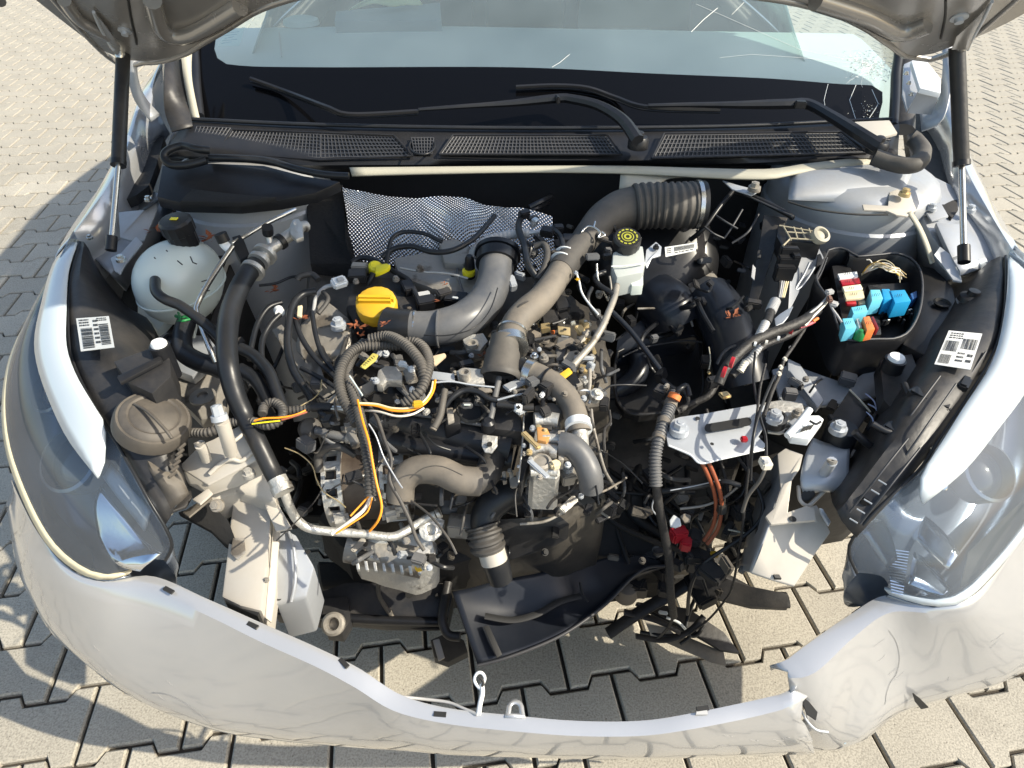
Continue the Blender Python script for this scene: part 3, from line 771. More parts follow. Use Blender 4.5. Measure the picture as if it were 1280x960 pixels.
for rim in ([(290,162),(492,169),(516,195),(400,200),(272,191)], [(566,169),(760,169),(777,193),(549,193)], [(830,167),(1052,165),(1084,191),(815,198)]):
    r_ = [(u, v, zc(u, v) + .001) for u, v in rim]; r_.append(r_[0])
    pts = PP(r_); bm = bmesh.new()
    for a, b in zip(pts, pts[1:]): bm_tube(bm, [a, a.lerp(b, .5), b], .0022, 6)
    link('grille_rim', bm_mesh(bm), M_black, cowl)
tube('cowl_top_seal', [(240,149,.966),(400,156,.960),(640,160,.955),(900,158,.955),(1060,151,.960),(1115,149,.966)], 5, M_rub, cowl)
tube('bonnet_seal', [(262,197,.935),(300,198,.935),(335,201,.932),(370,211,.925),(405,218,.92),(436,220,.918)], 9, M_rub, car, 'black rubber bonnet seal on the left side of the cowl')
tube('bonnet_seal', [(262,188,.95),(245,186,.955),(228,182,.955),(210,188,.95),(205,197,.94),(214,206,.93),(235,206,.93),(258,200,.935)], 10, M_rub, car, 'loose curled end of the bonnet seal at the left hinge')
tube('bonnet_seal', [(1092,196,.95),(1112,203,.945),(1132,207,.945),(1148,203,.95),(1153,190,.955),(1146,178,.96),(1138,172,.965)], 21, M_rubd, car, 'thick rubber seal elbow at the right end of the cowl')
loft('scuttle_lip', [[(437,210,.915),(640,208,.912),(775,208,.912),(880,211,.912),(960,212,.915),(1010,205,.918),(1090,196,.92)],[(440,220,.905),(640,216,.903),(775,217,.903),(880,222,.903),(960,224,.905),(1005,216,.91),(1090,205,.915)]], M_seam, car, 'cream painted lip below the cowl grille', nu=40, nv=3, thick=.004)
loft('scuttle_lip', [[(776,214,.902),(860,212,.902),(960,216,.902)],[(774,236,.89),(820,232,.89),(846,222,.893),(960,220,.90)]], M_seam, car, nu=20, nv=4, thick=.003)
slab('scuttle_tray', [(203,207,.92),(262,204,.925),(330,207,.92),(380,220,.91),(425,227,.90),(395,241,.89),(350,250,.885),(300,255,.885),(225,253,.888),(196,246,.89)], .02, M_black, car, 'black plastic scuttle tray on the left')
slab('tray_step', [(240,236,.905),(300,243,.903),(345,246,.90),(300,253,.895),(225,251,.898)], .01, M_void, car)
# wipers ------------------------------------------------------------------
def wiper(label, arm, armw, blade, pivot):
    e = empty('wiper', P(*pivot), car, label)
    tube('wiper_arm', arm, armw, M_black, e, taper=[1.25, 1.0, .9, .5, .35], seg=8, n=40)
    tube('wiper_blade', blade, 5.5, M_black, e, seg=6, n=30)
    tube('blade_rubber', [(u, v + 4, z - .008) for u, v, z in blade], 2.5, M_rub, e, seg=5, n=30)
    r = px(*pivot, 26) / 2
    lathe('wiper_pivot', P(*pivot), [(r, -.012), (r, .004), (r * .8, .010), (r * .5, .011), (r * .45, .018), (r * .3, .02), (0, .02)], M_black, e, seg=22)
    return e
def W(u, v, h=.02):
    p = Wp(u, v, h); return (u, v, p.z)
wiper('black wiper arm pivoting at the middle of the cowl', [(797,176,.965),(778,150,.985),(748,132,.995),(715,124,.998),(697,123,.998),(640,129,.992),(580,133,.99),(523,137,.988)], 13,
      [W(313,98),W(360,115),(410,134,.99),(440,143,.985),(523,139,.985)], (798,177,.955))
wiper('black wiper arm pivoting at the right end of the cowl', [(1097,182,.965),(1072,166,.98),(1040,146,.99),(1010,130,.998),(985,130,.998),(930,131,.995),(870,131,.993),(810,132,.99)], 14,
      [W(645,109,.012),W(695,107,.014),W(735,110,.015),W(770,122,.014),(810,134,.985),(900,137,.985)], (1097,183,.955))
boxm('arm_joint', P(697,124,1.0), (.008,.02,.014), M_black, cowl, rz=8); boxm('arm_joint', P(1000,130,1.0), (.022,.02,.014), M_black, cowl, rz=-8)
slab('cowl_sun_patch', [(1068,152,.975),(1112,150,.975),(1122,166,.965),(1100,172,.96),(1076,168,.962)], .006, M_rail, car, 'dusty corner of the cowl at the right wiper with its sun patch painted beige')  # beige slab paints the patch of sun on the black cowl
# fenders --------------------------------------------------------------------
def off(p, dx, dz): return Vector((p.x + dx, p.y, p.z + dz))
lt = PP([(68,325,.815),(82,297,.835),(108,257,.86),(133,220,.88),(158,165,.905),(178,112,.935),(205,72,.96)])
li = PP([(90,305,.83),(98,298,.835),(121,268,.86),(142,236,.88),(163,190,.90),(176,140,.925),(190,118,.945)])
lf = loft('front_fender', [[off(p, -.0, -.45) for p in lt], [off(p, -.035, -.22) for p in lt], [off(p, -.012, -.05) for p in lt], lt, li, [off(p, .012, -.09) for p in li]], M_paint, car, 'silver front wing on the left side of the picture', nu=30, nv=24, thick=.002, z3=True)
rt = PP([(1292,350,.81),(1274,314,.84),(1246,262,.865),(1216,200,.90),(1206,165,.92),(1196,120,.945),(1185,90,.965)])
ri = PP([(1268,330,.825),(1255,312,.84),(1228,268,.865),(1200,215,.90),(1188,165,.92),(1180,135,.94),(1172,118,.955)])
rf = loft('front_fender', [[off(p, 0, -.45) for p in rt], [off(p, .035, -.22) for p in rt], [off(p, .012, -.05) for p in rt], rt, ri, [off(p, -.012, -.09) for p in ri]], M_paint, car, 'silver front wing on the right side of the picture', nu=30, nv=24, thick=.002, z3=True)
# inner wing panels / aprons
ap = loft('inner_wing', [[(103,300,.815),(124,268,.835),(143,240,.855),(160,205,.87)],
                         [(118,322,.79),(140,296,.80),(165,262,.815),(180,235,.83)],
                         [(140,345,.77),(160,318,.785),(190,285,.80),(205,245,.83)],
                         [(165,372,.66),(180,345,.66),(205,310,.68),(215,262,.75)]], M_bay, car, 'pale grey inner wing beside the coolant tank', nu=16, nv=14, thick=.003)
slab('wing_bracket', [(138,322,.845),(152,315,.85),(170,295,.86),(178,303,.855),(156,330,.84),(150,342,.835),(143,338,.838)], .004, M_bay, car)
bolt(151, 324, .853, 12, M_steel, car)
bolt(112, 297, .84, 8, M_steel, car); bolt(185, 249, .88, 9, M_steel, car); bolt(136, 251, .862, 9, M_steel, car)
slab('wing_bracket', [(148,265,.865),(180,262,.87),(196,250,.875),(200,246,.875),(196,262,.865),(180,300,.84),(162,300,.84),(150,296,.845)], .004, M_bay, car)
tube('stray_stain', [(180,262,.872),(188,257,.874),(196,250,.876)], 6, M_ink, car, flat=.2)
ra = loft('inner_wing', [[(1188,232,.875),(1205,262,.855),(1232,298,.835),(1258,322,.815)],
                         [(1150,215,.885),(1168,262,.86),(1190,300,.84),(1215,340,.81)],
                         [(1128,215,.875),(1140,262,.86),(1158,305,.83),(1185,350,.79)],
                         [(1120,240,.80),(1130,275,.78),(1140,315,.74),(1160,365,.70)]], M_bay, car, 'pale grey inner wing beside the fuse box', nu=16, nv=14, thick=.003)
bolt(1213, 262, .872, 13, M_galv, car); bolt(1165, 260, .878, 12, M_galv, car); bolt(1131, 242, .912, 14, M_brass, car)
slab('wing_bracket', [(1150,254,.877),(1176,253,.877),(1186,270,.868),(1165,276,.866)], .004, M_bay, car)
slab('wing_bracket', [(1170,278,.866),(1200,280,.862),(1200,318,.84),(1190,322,.838)], .01, M_bay, car)
slab('tower_bracket', [(1078,255,.895),(1110,257,.895),(1112,240,.905),(1122,236,.908),(1140,248,.90),(1146,262,.89),(1134,270,.885),(1120,268,.888),(1108,263,.89),(1080,262,.892)], .004, M_rail, car, 'sunlit beige bracket bolted on the right strut tower')
strip('tower_flange', [(1134,266,.888),(1146,285,.87),(1156,308,.85),(1163,330,.83)], [(1139,264,.888),(1151,283,.87),(1161,306,.85),(1168,328,.83)], M_seam, car)
slab('wing_bracket', [(1168,318,.85),(1175,308,.853),(1188,318,.848),(1200,338,.835),(1203,352,.82),(1192,350,.82),(1178,330,.835)], .004, M_bay, car)
# strut towers
def tower(label, cx, cy, r, top, h=.55):
    return lathe('strut_tower', (cx, cy, top), [(0, .03), (r * .35, .03), (r * .8, .018), (r * .95, .004), (r, -.012), (r * 1.0, -.05), (r * 1.03, -.055), (r * 1.03, -.30), (r * 1.15, -h)], M_bay, car, label, seg=40)
tower('silver strut tower behind the coolant tank', -.545, 1.315, .155, .885)
tower('silver strut tower behind the fuse box', .70, 1.32, .165, .885)
boxm('tower_wall', (.74, 1.33, .68), (.36, .16, .38), M_bay, car, bev=.03)
loft('tower_shoulder', [[(988,215,.905),(1060,212,.91),(1140,212,.91)],[(985,250,.885),(1060,252,.885),(1135,240,.90)]], M_bay, car, nu=16, nv=8, bulge=.02)
tube('tower_seam', [(985,252,.892),(1020,262,.888),(1070,268,.886),(1110,268,.888)], 2.5, M_ink, car)
# dark voids: bulkhead, wheel housings, floor
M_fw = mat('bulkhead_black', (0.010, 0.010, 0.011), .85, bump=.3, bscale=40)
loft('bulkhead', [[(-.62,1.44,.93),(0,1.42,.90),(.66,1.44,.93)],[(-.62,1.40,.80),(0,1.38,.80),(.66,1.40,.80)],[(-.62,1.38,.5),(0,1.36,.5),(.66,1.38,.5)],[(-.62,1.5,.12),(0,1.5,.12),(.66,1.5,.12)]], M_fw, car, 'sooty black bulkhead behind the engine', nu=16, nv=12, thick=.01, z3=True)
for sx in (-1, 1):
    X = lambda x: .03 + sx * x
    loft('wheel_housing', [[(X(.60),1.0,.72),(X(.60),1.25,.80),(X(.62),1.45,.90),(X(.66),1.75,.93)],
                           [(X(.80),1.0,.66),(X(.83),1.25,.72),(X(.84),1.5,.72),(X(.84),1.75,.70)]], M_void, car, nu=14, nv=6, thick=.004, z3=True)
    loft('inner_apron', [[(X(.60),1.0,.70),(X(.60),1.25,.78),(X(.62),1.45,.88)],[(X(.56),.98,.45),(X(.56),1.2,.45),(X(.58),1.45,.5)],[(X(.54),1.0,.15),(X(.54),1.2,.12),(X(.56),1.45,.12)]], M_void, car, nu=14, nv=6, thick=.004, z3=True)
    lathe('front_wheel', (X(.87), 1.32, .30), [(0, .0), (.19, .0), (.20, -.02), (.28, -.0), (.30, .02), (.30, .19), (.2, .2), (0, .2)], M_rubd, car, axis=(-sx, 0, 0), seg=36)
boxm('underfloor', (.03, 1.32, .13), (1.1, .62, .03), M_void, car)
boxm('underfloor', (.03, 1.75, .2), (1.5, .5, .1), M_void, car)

# headlamps --------------------------------------------------------------------
def headlamp(label, outer, inner, sheen_o, sheen_i, sx, bowl, labelpts, rim=None):
    e = empty('headlamp', P(*outer[len(outer) // 2]), car, label)
    O = PP(outer); I = PP(inner); O_, I_ = cr(O, 30), cr(I, 30)
    mid = [a.lerp(b, .5) + Vector((0, 0, .02)) for a, b in zip(O_, I_)]
    q1 = [a.lerp(b, .2) + Vector((0, 0, .016)) for a, b in zip(O_, I_)]
    loft('lens', [O_, q1, mid, I_], M_lens, e, nu=30, nv=20, thick=0, z3=True)
    dn = Vector((0, .02, -.085))
    loft('lamp_bezel', [[p + Vector((0, 0, -.004)) for p in O_], [a.lerp(b, .12) + dn * .7 for a, b in zip(O_, I_)], [a.lerp(b, .5) + dn * 1.1 for a, b in zip(O_, I_)], [a.lerp(b, .85) + dn * .7 for a, b in zip(O_, I_)], [p + Vector((0, 0, -.006)) for p in I_]], M_lampin, e, nu=30, nv=24, thick=.002, z3=True)
    strip('lens_rim', O_, [a + (b - a).normalized() * .012 + Vector((0, 0, .004)) for a, b in zip(O_, I_)], M_rim_sheen if sx > 0 else M_yedge, e, n=40, thick=.004, z3=True)
    loft('lens_sky_sheen', [sheen_o, sheen_i], M_rim_sheen, e, nu=26, nv=5, thick=.003, bulge=.006)  # pale strip paints a sky reflection onto the lens
    return e
lout = [(97,300,.838),(70,345,.815),(38,395,.785),(14,445,.755),(4,500,.72),(8,560,.685),(30,625,.645),(60,680,.61),(95,712,.595),(128,724,.59),(158,718,.59)]
lin = [(99,303,.84),(88,345,.83),(84,400,.815),(90,450,.80),(112,500,.785),(134,535,.77),(160,580,.745),(185,625,.715),(206,660,.68),(214,682,.65),(206,700,.62)]
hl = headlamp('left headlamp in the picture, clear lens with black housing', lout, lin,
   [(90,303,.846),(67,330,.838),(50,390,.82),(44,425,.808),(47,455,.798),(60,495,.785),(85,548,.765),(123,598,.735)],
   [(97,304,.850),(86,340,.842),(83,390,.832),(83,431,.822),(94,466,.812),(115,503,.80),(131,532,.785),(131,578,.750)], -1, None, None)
rout = [(1263,318,.835),(1300,345,.82),(1330,400,.79),(1345,470,.75),(1340,540,.71),(1318,610,.665),(1285,662,.635),(1245,712,.61),(1205,750,.595),(1165,757,.585),(1112,742,.58)]
rin = [(1258,320,.84),(1258,370,.83),(1250,420,.815),(1232,462,.80),(1205,505,.785),(1178,545,.77),(1152,585,.75),(1120,615,.73),(1085,650,.695),(1062,685,.65),(1072,716,.61)]
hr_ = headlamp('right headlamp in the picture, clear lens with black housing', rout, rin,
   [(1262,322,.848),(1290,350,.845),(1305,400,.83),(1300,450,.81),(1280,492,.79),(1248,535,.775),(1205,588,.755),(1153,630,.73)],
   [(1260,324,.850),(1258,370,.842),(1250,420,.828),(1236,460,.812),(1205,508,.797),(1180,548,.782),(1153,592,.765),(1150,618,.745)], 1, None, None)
def bowl(e, u, v, z, r, ax, label=None):
    lathe('reflector_bowl', P(u, v, z), [(r, .03), (r * .95, .02), (r * .8, -.01), (r * .5, -.03), (r * .2, -.038), (0, -.038)], M_chr, e, axis=ax, seg=32)
    lathe('bulb_shield', P(u, v, z), [(0, .014), (r * .28, .012), (r * .3, 0), (r * .2, -.03)], M_steel, e, axis=ax, seg=20)
def projector(e, u, v, z, r, ax):
    lathe('projector_ring', P(u, v, z), [(r, -.03), (r, .004), (r * .9, .006), (r * .84, -.004), (r * .84, -.03)], M_lampin, e, axis=ax, seg=36)
    lathe('projector_glass', P(u, v, z), [(r * .84, -.012), (r * .6, -.002), (r * .3, .003), (0, .004)], mat('projector_glass', (.012, .018, .035), .06, spec=.8), e, axis=ax, seg=36)
projector(hl, 88, 575, .685, .05, (-.2, -.55, .8)); projector(hl, 62, 490, .725, .035, (-.3, -.55, .75))
projector(hr_, 1235, 590, .695, .045, (.2, -.55, .8))
loft('reflector_facet', [[(128,610,.695),(150,640,.675),(175,668,.655),(200,684,.645)],[(120,640,.675),(138,672,.65),(158,692,.635),(185,703,.63)],[(122,668,.65),(135,692,.635),(150,706,.62),(175,712,.615)]], M_chr, hl, nu=14, nv=8, jitter=.02)
loft('reflector_facet', [[(140,580,.72),(160,605,.705),(190,640,.685)],[(130,598,.705),(150,625,.69),(180,662,.665)]], M_galv, hl, nu=12, nv=5, jitter=.01)
loft('reflector_facet', [[(1075,668,.66),(1090,690,.64),(1108,712,.62)],[(1100,650,.67),(1112,672,.65),(1120,700,.63)]], M_lampin, hr_, nu=10, nv=5, jitter=.01)
loft('reflector_facet', [[(1215,520,.755),(1190,560,.74),(1165,610,.72)],[(1225,530,.75),(1203,570,.735),(1180,618,.715)]], M_chr, hr_, nu=10, nv=4, jitter=.02)
# ribbed and chromed corner of the right lamp
rb = bmesh.new()
for k in range(16):
    a = P(1108 + k * .4, 686 + k * 3.6, .628 - k * .0016); b = P(1136 - k * .5, 690 + k * 3.6, .628 - k * .0016); bm_tube(rb, [a, b], .0011, 5)
link('reflector_flutes', bm_mesh(rb), M_chr, hr_)
loft('reflector_facet', [[(1142,690,.60),(1165,705,.60),(1190,740,.595)],[(1135,730,.59),(1155,738,.59),(1180,748,.59)]], M_chr, hr_, nu=8, nv=4)
loft('reflector_facet', [[(1150,640,.63),(1175,660,.63),(1200,690,.625)],[(1140,672,.61),(1160,690,.61),(1185,712,.61)]], M_chr, hr_, nu=8, nv=4)
slab('side_reflector', [(40,600,.63),(70,640,.61),(115,690,.60),(118,712,.597),(85,700,.60),(52,660,.61)], .004, mat('amber_grey_reflector', (.25,.23,.18), .15, .6, var=.3, scale=60), hl)
slab('side_reflector', [(1210,690,.615),(1262,640,.64),(1284,620,.65),(1284,655,.64),(1235,715,.615),(1200,735,.60)], .004, MATS['amber_grey_reflector'], hr_)
# housings behind the lenses
def housing(parent, rows, label, bulge=0, mt=None):
    return loft('lamp_housing', rows, mt or M_blackd, parent, label, nu=24, nv=14, thick=.003, jitter=.004, bulge=bulge)
housing(hl, [[(97,302,.842),(86,345,.832),(84,400,.818),(90,450,.803),(112,500,.788),(136,537,.772),(168,592,.738),(206,655,.68)],
             [(106,304,.845),(102,350,.835),(103,400,.825),(118,450,.81),(148,500,.795),(172,545,.77),(190,590,.735),(216,640,.69)],
             [(118,330,.80),(130,370,.80),(146,405,.80),(160,440,.80),(185,490,.79),(205,545,.765),(215,580,.735),(226,615,.70)],
             [(130,350,.74),(160,385,.73),(185,400,.73),(205,440,.72),(222,490,.71),(232,540,.69),(236,580,.66),(240,610,.63)]], 'black rear housing of the left headlamp, browned by dust')
housing(hr_, [[(1258,322,.842),(1258,370,.832),(1250,420,.817),(1230,464,.80),(1203,506,.785),(1170,555,.765),(1120,617,.73),(1070,672,.68)],
             [(1244,322,.842),(1240,370,.832),(1228,420,.822),(1205,460,.81),(1178,500,.795),(1145,550,.77),(1100,600,.735),(1055,655,.69)],
             [(1215,345,.80),(1200,380,.80),(1180,420,.80),(1165,455,.80),(1140,490,.79),(1110,540,.765),(1080,590,.73),(1045,635,.70)],
             [(1190,350,.74),(1165,380,.73),(1145,420,.73),(1130,455,.72),(1115,485,.71),(1090,525,.69),(1062,570,.66),(1035,610,.63)]], 'black rear housing of the right headlamp')
# gasket lines
tube('lamp_gasket', [(u + 1, v, z + .006) for u, v, z in lin], 4, M_rub, hl); tube('lamp_gasket', [(u - 1, v, z + .006) for u, v, z in rin], 4, M_rub, hr_)
# round access cover of the left lamp, dusty
cv = P(192, 522, .79)
M_dcover = mat('dust_brown_plastic', (.045, .041, .038), .5, dust=.5, dustcol=(.23, .195, .15), scale=16, bump=.1)
lathe('access_cover', cv, [(.050, -.02), (.049, -.004), (.046, .001), (.043, .001), (.041, .004), (.034, .007), (.031, .0055), (.028, .008), (.012, .0105), (.0, .011)], M_dcover, hl, 'round dust-browned access cover', axis=(.45, -.05, .9), seg=36)
tube('cover_rib', [(168,505,.81),(185,515,.81),(205,535,.80),(215,548,.79)], 4, M_dcover, hl)
loft('housing_foot', [[(118,470,.775),(140,515,.765),(172,570,.735),(208,640,.69)],[(150,505,.765),(165,545,.755),(195,590,.74),(226,628,.70)],[(215,585,.74),(222,590,.735),(230,602,.72),(236,618,.70)]], M_dcover, hl, nu=20, nv=8, thick=.004, jitter=.004)
for k in range(9): tube('moulded_rib', [(128+k*9,478+k*16,.785-k*.009),(140+k*9,470+k*16,.785-k*.009)], 2.5, M_dcover, hl)
bm = bmesh.new()
for k in range(6): bm_tube(bm, [P(211 + k * 2.5, 597 - k * 7, .77), P(220 + k * 2.2, 590 - k * 7, .765)], .0022, 6)
link('housing_fins', bm_mesh(bm), M_dcover, hl)
slab('housing_box', [(142,452,.835),(196,432,.84),(212,448,.835),(214,470,.825),(190,492,.82),(160,478,.825)], .05, M_blackd, hl)
slab('housing_box', [(146,470,.838),(200,444,.842),(203,450,.84),(150,478,.835)], .006, M_black, hl)
c = P(198, 429, .855); lathe('vent_cap', c, [(.011, -.03), (.011, .0), (.009, .003), (0, .003)], M_white, hl, seg=20)
lathe('vent_collar', c, [(.014, -.06), (.014, -.004), (.012, -.003)], M_black, hl, seg=20)
slab('housing_box', [(1100,450,.765),(1140,442,.77),(1162,500,.765),(1140,540,.75),(1105,500,.75)], .03, M_blackd, hr_)
c = P(1121, 447, .785); lathe('vent_cap', c, [(.013, -.01), (.013, .0), (.011, .003), (0, .003)], M_white, hr_, seg=20)
lathe('vent_collar', c, [(.017, -.03), (.016, -.004), (.013, -.003)], M_black, hr_, seg=20)
tube('housing_duct', [(1068,540,.75),(1095,560,.73),(1120,545,.74),(1135,515,.76),(1135,490,.78)], 10, M_black, hr_)
def sticker(name, quad, zs, parent, bars, texts, lab):
    """white label with printed bars (real thin sheets)"""
    q = [P(u, v, z) for (u, v), z in zip(quad, zs)]
    o = slab(name, q,   .0006, mat('label_paper', (.60,.61,.60), .6, var=.08, scale=40), parent, lab, bev=0, z3=True, down=Vector((0, 0, -1)), smooth=False)
    n = (q[1] - q[0]).cross(q[3] - q[0]).normalized(); n = n if n.z > 0 else -n
    def at(s, t): return (q[0] * (1 - s) + q[1] * s) * (1 - t) + (q[3] * (1 - s) + q[2] * s) * t + n * .0008
    bm = bmesh.new()
    for (s0, t0, s1, t1, vert, nb, seed) in bars:
        rr = random.Random(seed); k = 0
        x = 0
        while x < 1:
            w_ = rr.uniform(.3, 1.2) / nb; x2 = min(1, x + w_)
            if vert: c4 = (at(s0 + (s1 - s0) * x, t0), at(s0 + (s1 - s0) * x2, t0), at(s0 + (s1 - s0) * x2, t1), at(s0 + (s1 - s0) * x, t1))
            else: c4 = (at(s0, t0 + (t1 - t0) * x), at(s1, t0 + (t1 - t0) * x), at(s1, t0 + (t1 - t0) * x2), at(s0, t0 + (t1 - t0) * x2))
            bm.faces.new([bm.verts.new(p) for p in c4]); x = x2 + rr.uniform(.3, 1.0) / nb
    for (s, t, sw, th, rows) in texts:
        rr = random.Random(int(s * 100 + t * 10))
        for r_ in range(rows):
            x = 0
            while x < 1:
                w_ = rr.uniform(.08, .2); tt = t + th * r_ / rows
                c4 = (at(s + sw * x, tt), at(s + sw * min(1, x + w_), tt), at(s + sw * min(1, x + w_), tt + th / rows * .5), at(s + sw * x, tt + th / rows * .5))
                bm.faces.new([bm.verts.new(p) for p in c4]); x += w_ + .06
    link('label_print', bm_mesh(bm), M_ink, parent, smooth=False)
    return o
sticker('barcode_label', [(95,398),(136,395),(143,434),(101,439)], [.836, .848, .844, .832], hl, [(.10,.34,.45,.95,0,30,1),(.66,.25,.94,.9,0,30,2)], [(.5,.1,.14,.8,6),(.08,.06,.3,.25,3),(.62,.05,.3,.12,2)], 'white barcode label on the left headlamp housing')
sticker('barcode_label', [(1186,413),(1228,417),(1213,462),(1168,455)], [.832, .832, .822, .820], hr_, [(.05,.30,.44,.6,1,26,3),(.06,.7,.36,.95,1,22,4),(.52,.2,.95,.5,1,26,5)], [(.1,.06,.4,.2,3),(.5,.6,.2,.3,3),(.78,.62,.16,.3,2)], 'white barcode label on the right headlamp housing')

# ================================================================== ENGINE BAY
def T(*a, **k): return tube(*a, **k)
eng = empty('engine', P(560, 500, .55), car, 'dusty diesel engine filling the middle of the bay')
# block and head masses (dark, below the detail)
def lump(name, poly, h, mt, parent, label=None, bev=.006, seed=0, amp=.012):
    """bevelled block whose top and sides are broken up by coarse cast relief"""
    top = PP(poly); bm = bmesh.new(); bm_slab(bm, top, h)
    bmesh.ops.recalc_face_normals(bm, faces=bm.faces[:])
    bmesh.ops.bevel(bm, geom=bm.edges[:], offset=bev, segments=1, affect='EDGES', clamp_overlap=True)
    bmesh.ops.triangulate(bm, faces=bm.faces[:])
    bmesh.ops.subdivide_edges(bm, edges=[e for e in bm.edges if e.calc_length() > .03], cuts=3, use_grid_fill=True)
    for v in bm.verts:
        q = v.co * 22 + Vector((seed, 0, 0)); v.co += Vector((noise.noise(q), noise.noise(q + Vector((9, 0, 0))), noise.noise(q + Vector((0, 9, 0))))) * amp
    return link(name, bm_mesh(bm), mt, parent, label, True, 30)
lump('engine_block', [(400,470,.66),(620,500,.66),(760,520,.62),(760,620,.54),(700,660,.50),(560,640,.50),(430,640,.50),(395,560,.58)], .28, M_grime, eng, seed=1)
lump('cylinder_head', [(385,345,.755),(520,335,.76),(690,345,.75),(760,400,.73),(765,500,.68),(620,520,.68),(500,520,.68),(400,480,.70),(372,420,.72)], .12, M_grime, eng, seed=2)
lump('gearbox', [(760,470,.52),(900,480,.50),(930,560,.46),(900,650,.40),(800,670,.36),(740,620,.42)], .2, M_grime, eng, seed=3)
lump('oil_sump', [(560,640,.44),(700,640,.44),(722,665,.42),(700,700,.36),(610,690,.36)], .12, M_blackd, eng, seed=4)
# bulkhead felt and heat shield
slab('bulkhead_pad', [(382,236,.86),(428,230,.865),(432,300,.83),(446,330,.78),(430,345,.74),(388,330,.78)], .02, M_insul, car)
def foil_mat():
    m = bpy.data.materials.new('embossed_foil'); m.use_nodes = True
    n = m.node_tree.nodes; l = m.node_tree.links; b = n['Principled BSDF']
    b.inputs['Base Color'].default_value = (.62, .63, .65, 1); b.inputs['Metallic'].default_value = .95; b.inputs['Roughness'].default_value = .22
    u = n.new('ShaderNodeUVMap'); mp = n.new('ShaderNodeMapping'); l.new(u.outputs[0], mp.inputs[0])
    mp.inputs['Rotation'].default_value = (0, 0, R(45)); mp.inputs['Scale'].default_value = (1, 1, 1)
    v = n.new('ShaderNodeTexVoronoi'); v.voronoi_dimensions = '2D'; v.feature = 'F1'; v.inputs['Randomness'].default_value = 0; v.inputs['Scale'].default_value = 190
    l.new(mp.outputs[0], v.inputs['Vector'])
    bp = n.new('ShaderNodeBump'); bp.inputs['Strength'].default_value = 1; bp.inputs['Distance'].default_value = .006; bp.invert = True
    l.new(v.outputs['Distance'], bp.inputs['Height']); l.new(bp.outputs['Normal'], b.inputs['Normal'])
    r = n.new('ShaderNodeValToRGB'); r.color_ramp.elements[0].position = .35; r.color_ramp.elements[0].color = (.88, .89, .92, 1)
    r.color_ramp.elements[1].position = .70; r.color_ramp.elements[1].color = (.16, .16, .17, 1)
    l.new(v.outputs['Distance'], r.inputs[0]); l.new(r.outputs[0], b.inputs['Base Color'])
    return m
M_foil = foil_mat()
hs_rows = [cr(PP([(428,232,.875),(450,236,.872),(480,242,.87),(520,250,.866),(550,249,.865),(585,246,.865),(612,256,.86),(650,262,.855),(690,274,.85)]), 46),
           cr(PP([(434,270,.84),(470,272,.845),(520,280,.835),(560,285,.84),(600,285,.83),(650,290,.825),(692,300,.82)]), 46),
           cr(PP([(440,325,.775),(480,330,.77),(520,335,.765),(570,335,.765),(620,335,.765),(650,340,.76),(695,345,.76)]), 46)]
cols = [cr([hs_rows[i][j] for i in range(3)], 26) for j in range(46)]
g = [[cols[j][i] + Vector((0, .010 * noise.noise(cols[j][i] * 12), .013 * noise.noise(cols[j][i] * 9 + Vector((5, 0, 0))) + .003 * noise.noise(cols[j][i] * 34))) for j in range(46)] for i in range(26)]
bm = grid_bm(g); bm.verts.index_update(); UVV = [[(cols[j][i].x, sum((cols[j][k + 1] - cols[j][k]).length for k in range(i))) for j in range(46)] for i in range(26)]; uvl = bm.loops.layers.uv.new('UVMap'); bm.verts.ensure_lookup_table()
for f in bm.faces:
    for lp in f.loops:
        i, j = divmod(lp.vert.index, 46)
        lp[uvl].uv = UVV[i][j]
link('heat_shield', bm_mesh(bm), M_foil, car, 'crinkled embossed foil heat shield on the bulkhead')

# brake booster and reservoir
bb = empty('brake_booster', P(825, 320, .78), car, 'round black brake booster with white fluid reservoir')
bc = P(818, 322, .74)
lathe('booster_shell', bc, [(0, .04), (.05, .038), (.10, .03), (.125, .015), (.135, 0), (.138, -.012), (.128, -.03), (.12, -.08), (0, -.09)], mat('satin_black_metal', (.010, .010, .011), .3), bb, axis=(0, -.72, .69), seg=48)
rb_ = slab('reservoir_body', [(766,314,.865),(804,306,.865),(807,328,.852),(804,340,.845),(771,347,.845),(765,332,.855)], .04, mat('grey_translucent_plastic', (.40,.43,.42), .35, var=.08), bb, bev=.005)
lathe('reservoir_cap', P(783, 303, .875), [(.0245, -.006), (.025, .010), (.022, .014), (0, .0145)], M_black, bb, axis=(0, -.35, .94), seg=28, knurl=.04)
cc = P(783, 303, .875); a_, x_, y_ = frame_axes((0, -.35, .94)); bm = bmesh.new()
for rr_, w_ in ((.016, .0014), (.010, .0009), (.005, .0016)):
    for k in range(40):
        if rr_ == .016 and k % 3 == 2: continue
        pts = [cc + a_ * .0150 + (x_ * math.cos(t) + y_ * math.sin(t)) * r_ for t, r_ in ((2 * math.pi * k / 40, rr_ - w_), (2 * math.pi * (k + 1) / 40, rr_ - w_), (2 * math.pi * (k + 1) / 40, rr_ + w_), (2 * math.pi * k / 40, rr_ + w_))]
        bm.faces.new([bm.verts.new(q) for q in pts])
link('cap_print', bm_mesh(bm), mat('olive_yellow_print', (.36,.36,.04), .5), bb, smooth=False)
tube('reservoir_seam', [(764,333,.858),(785,332,.858),(806,329,.856)], 1.6, M_white, bb)
slab('reservoir_foot', [(784,345,.835),(804,343,.835),(804,356,.825),(790,357,.825)], .02, M_tank, bb)
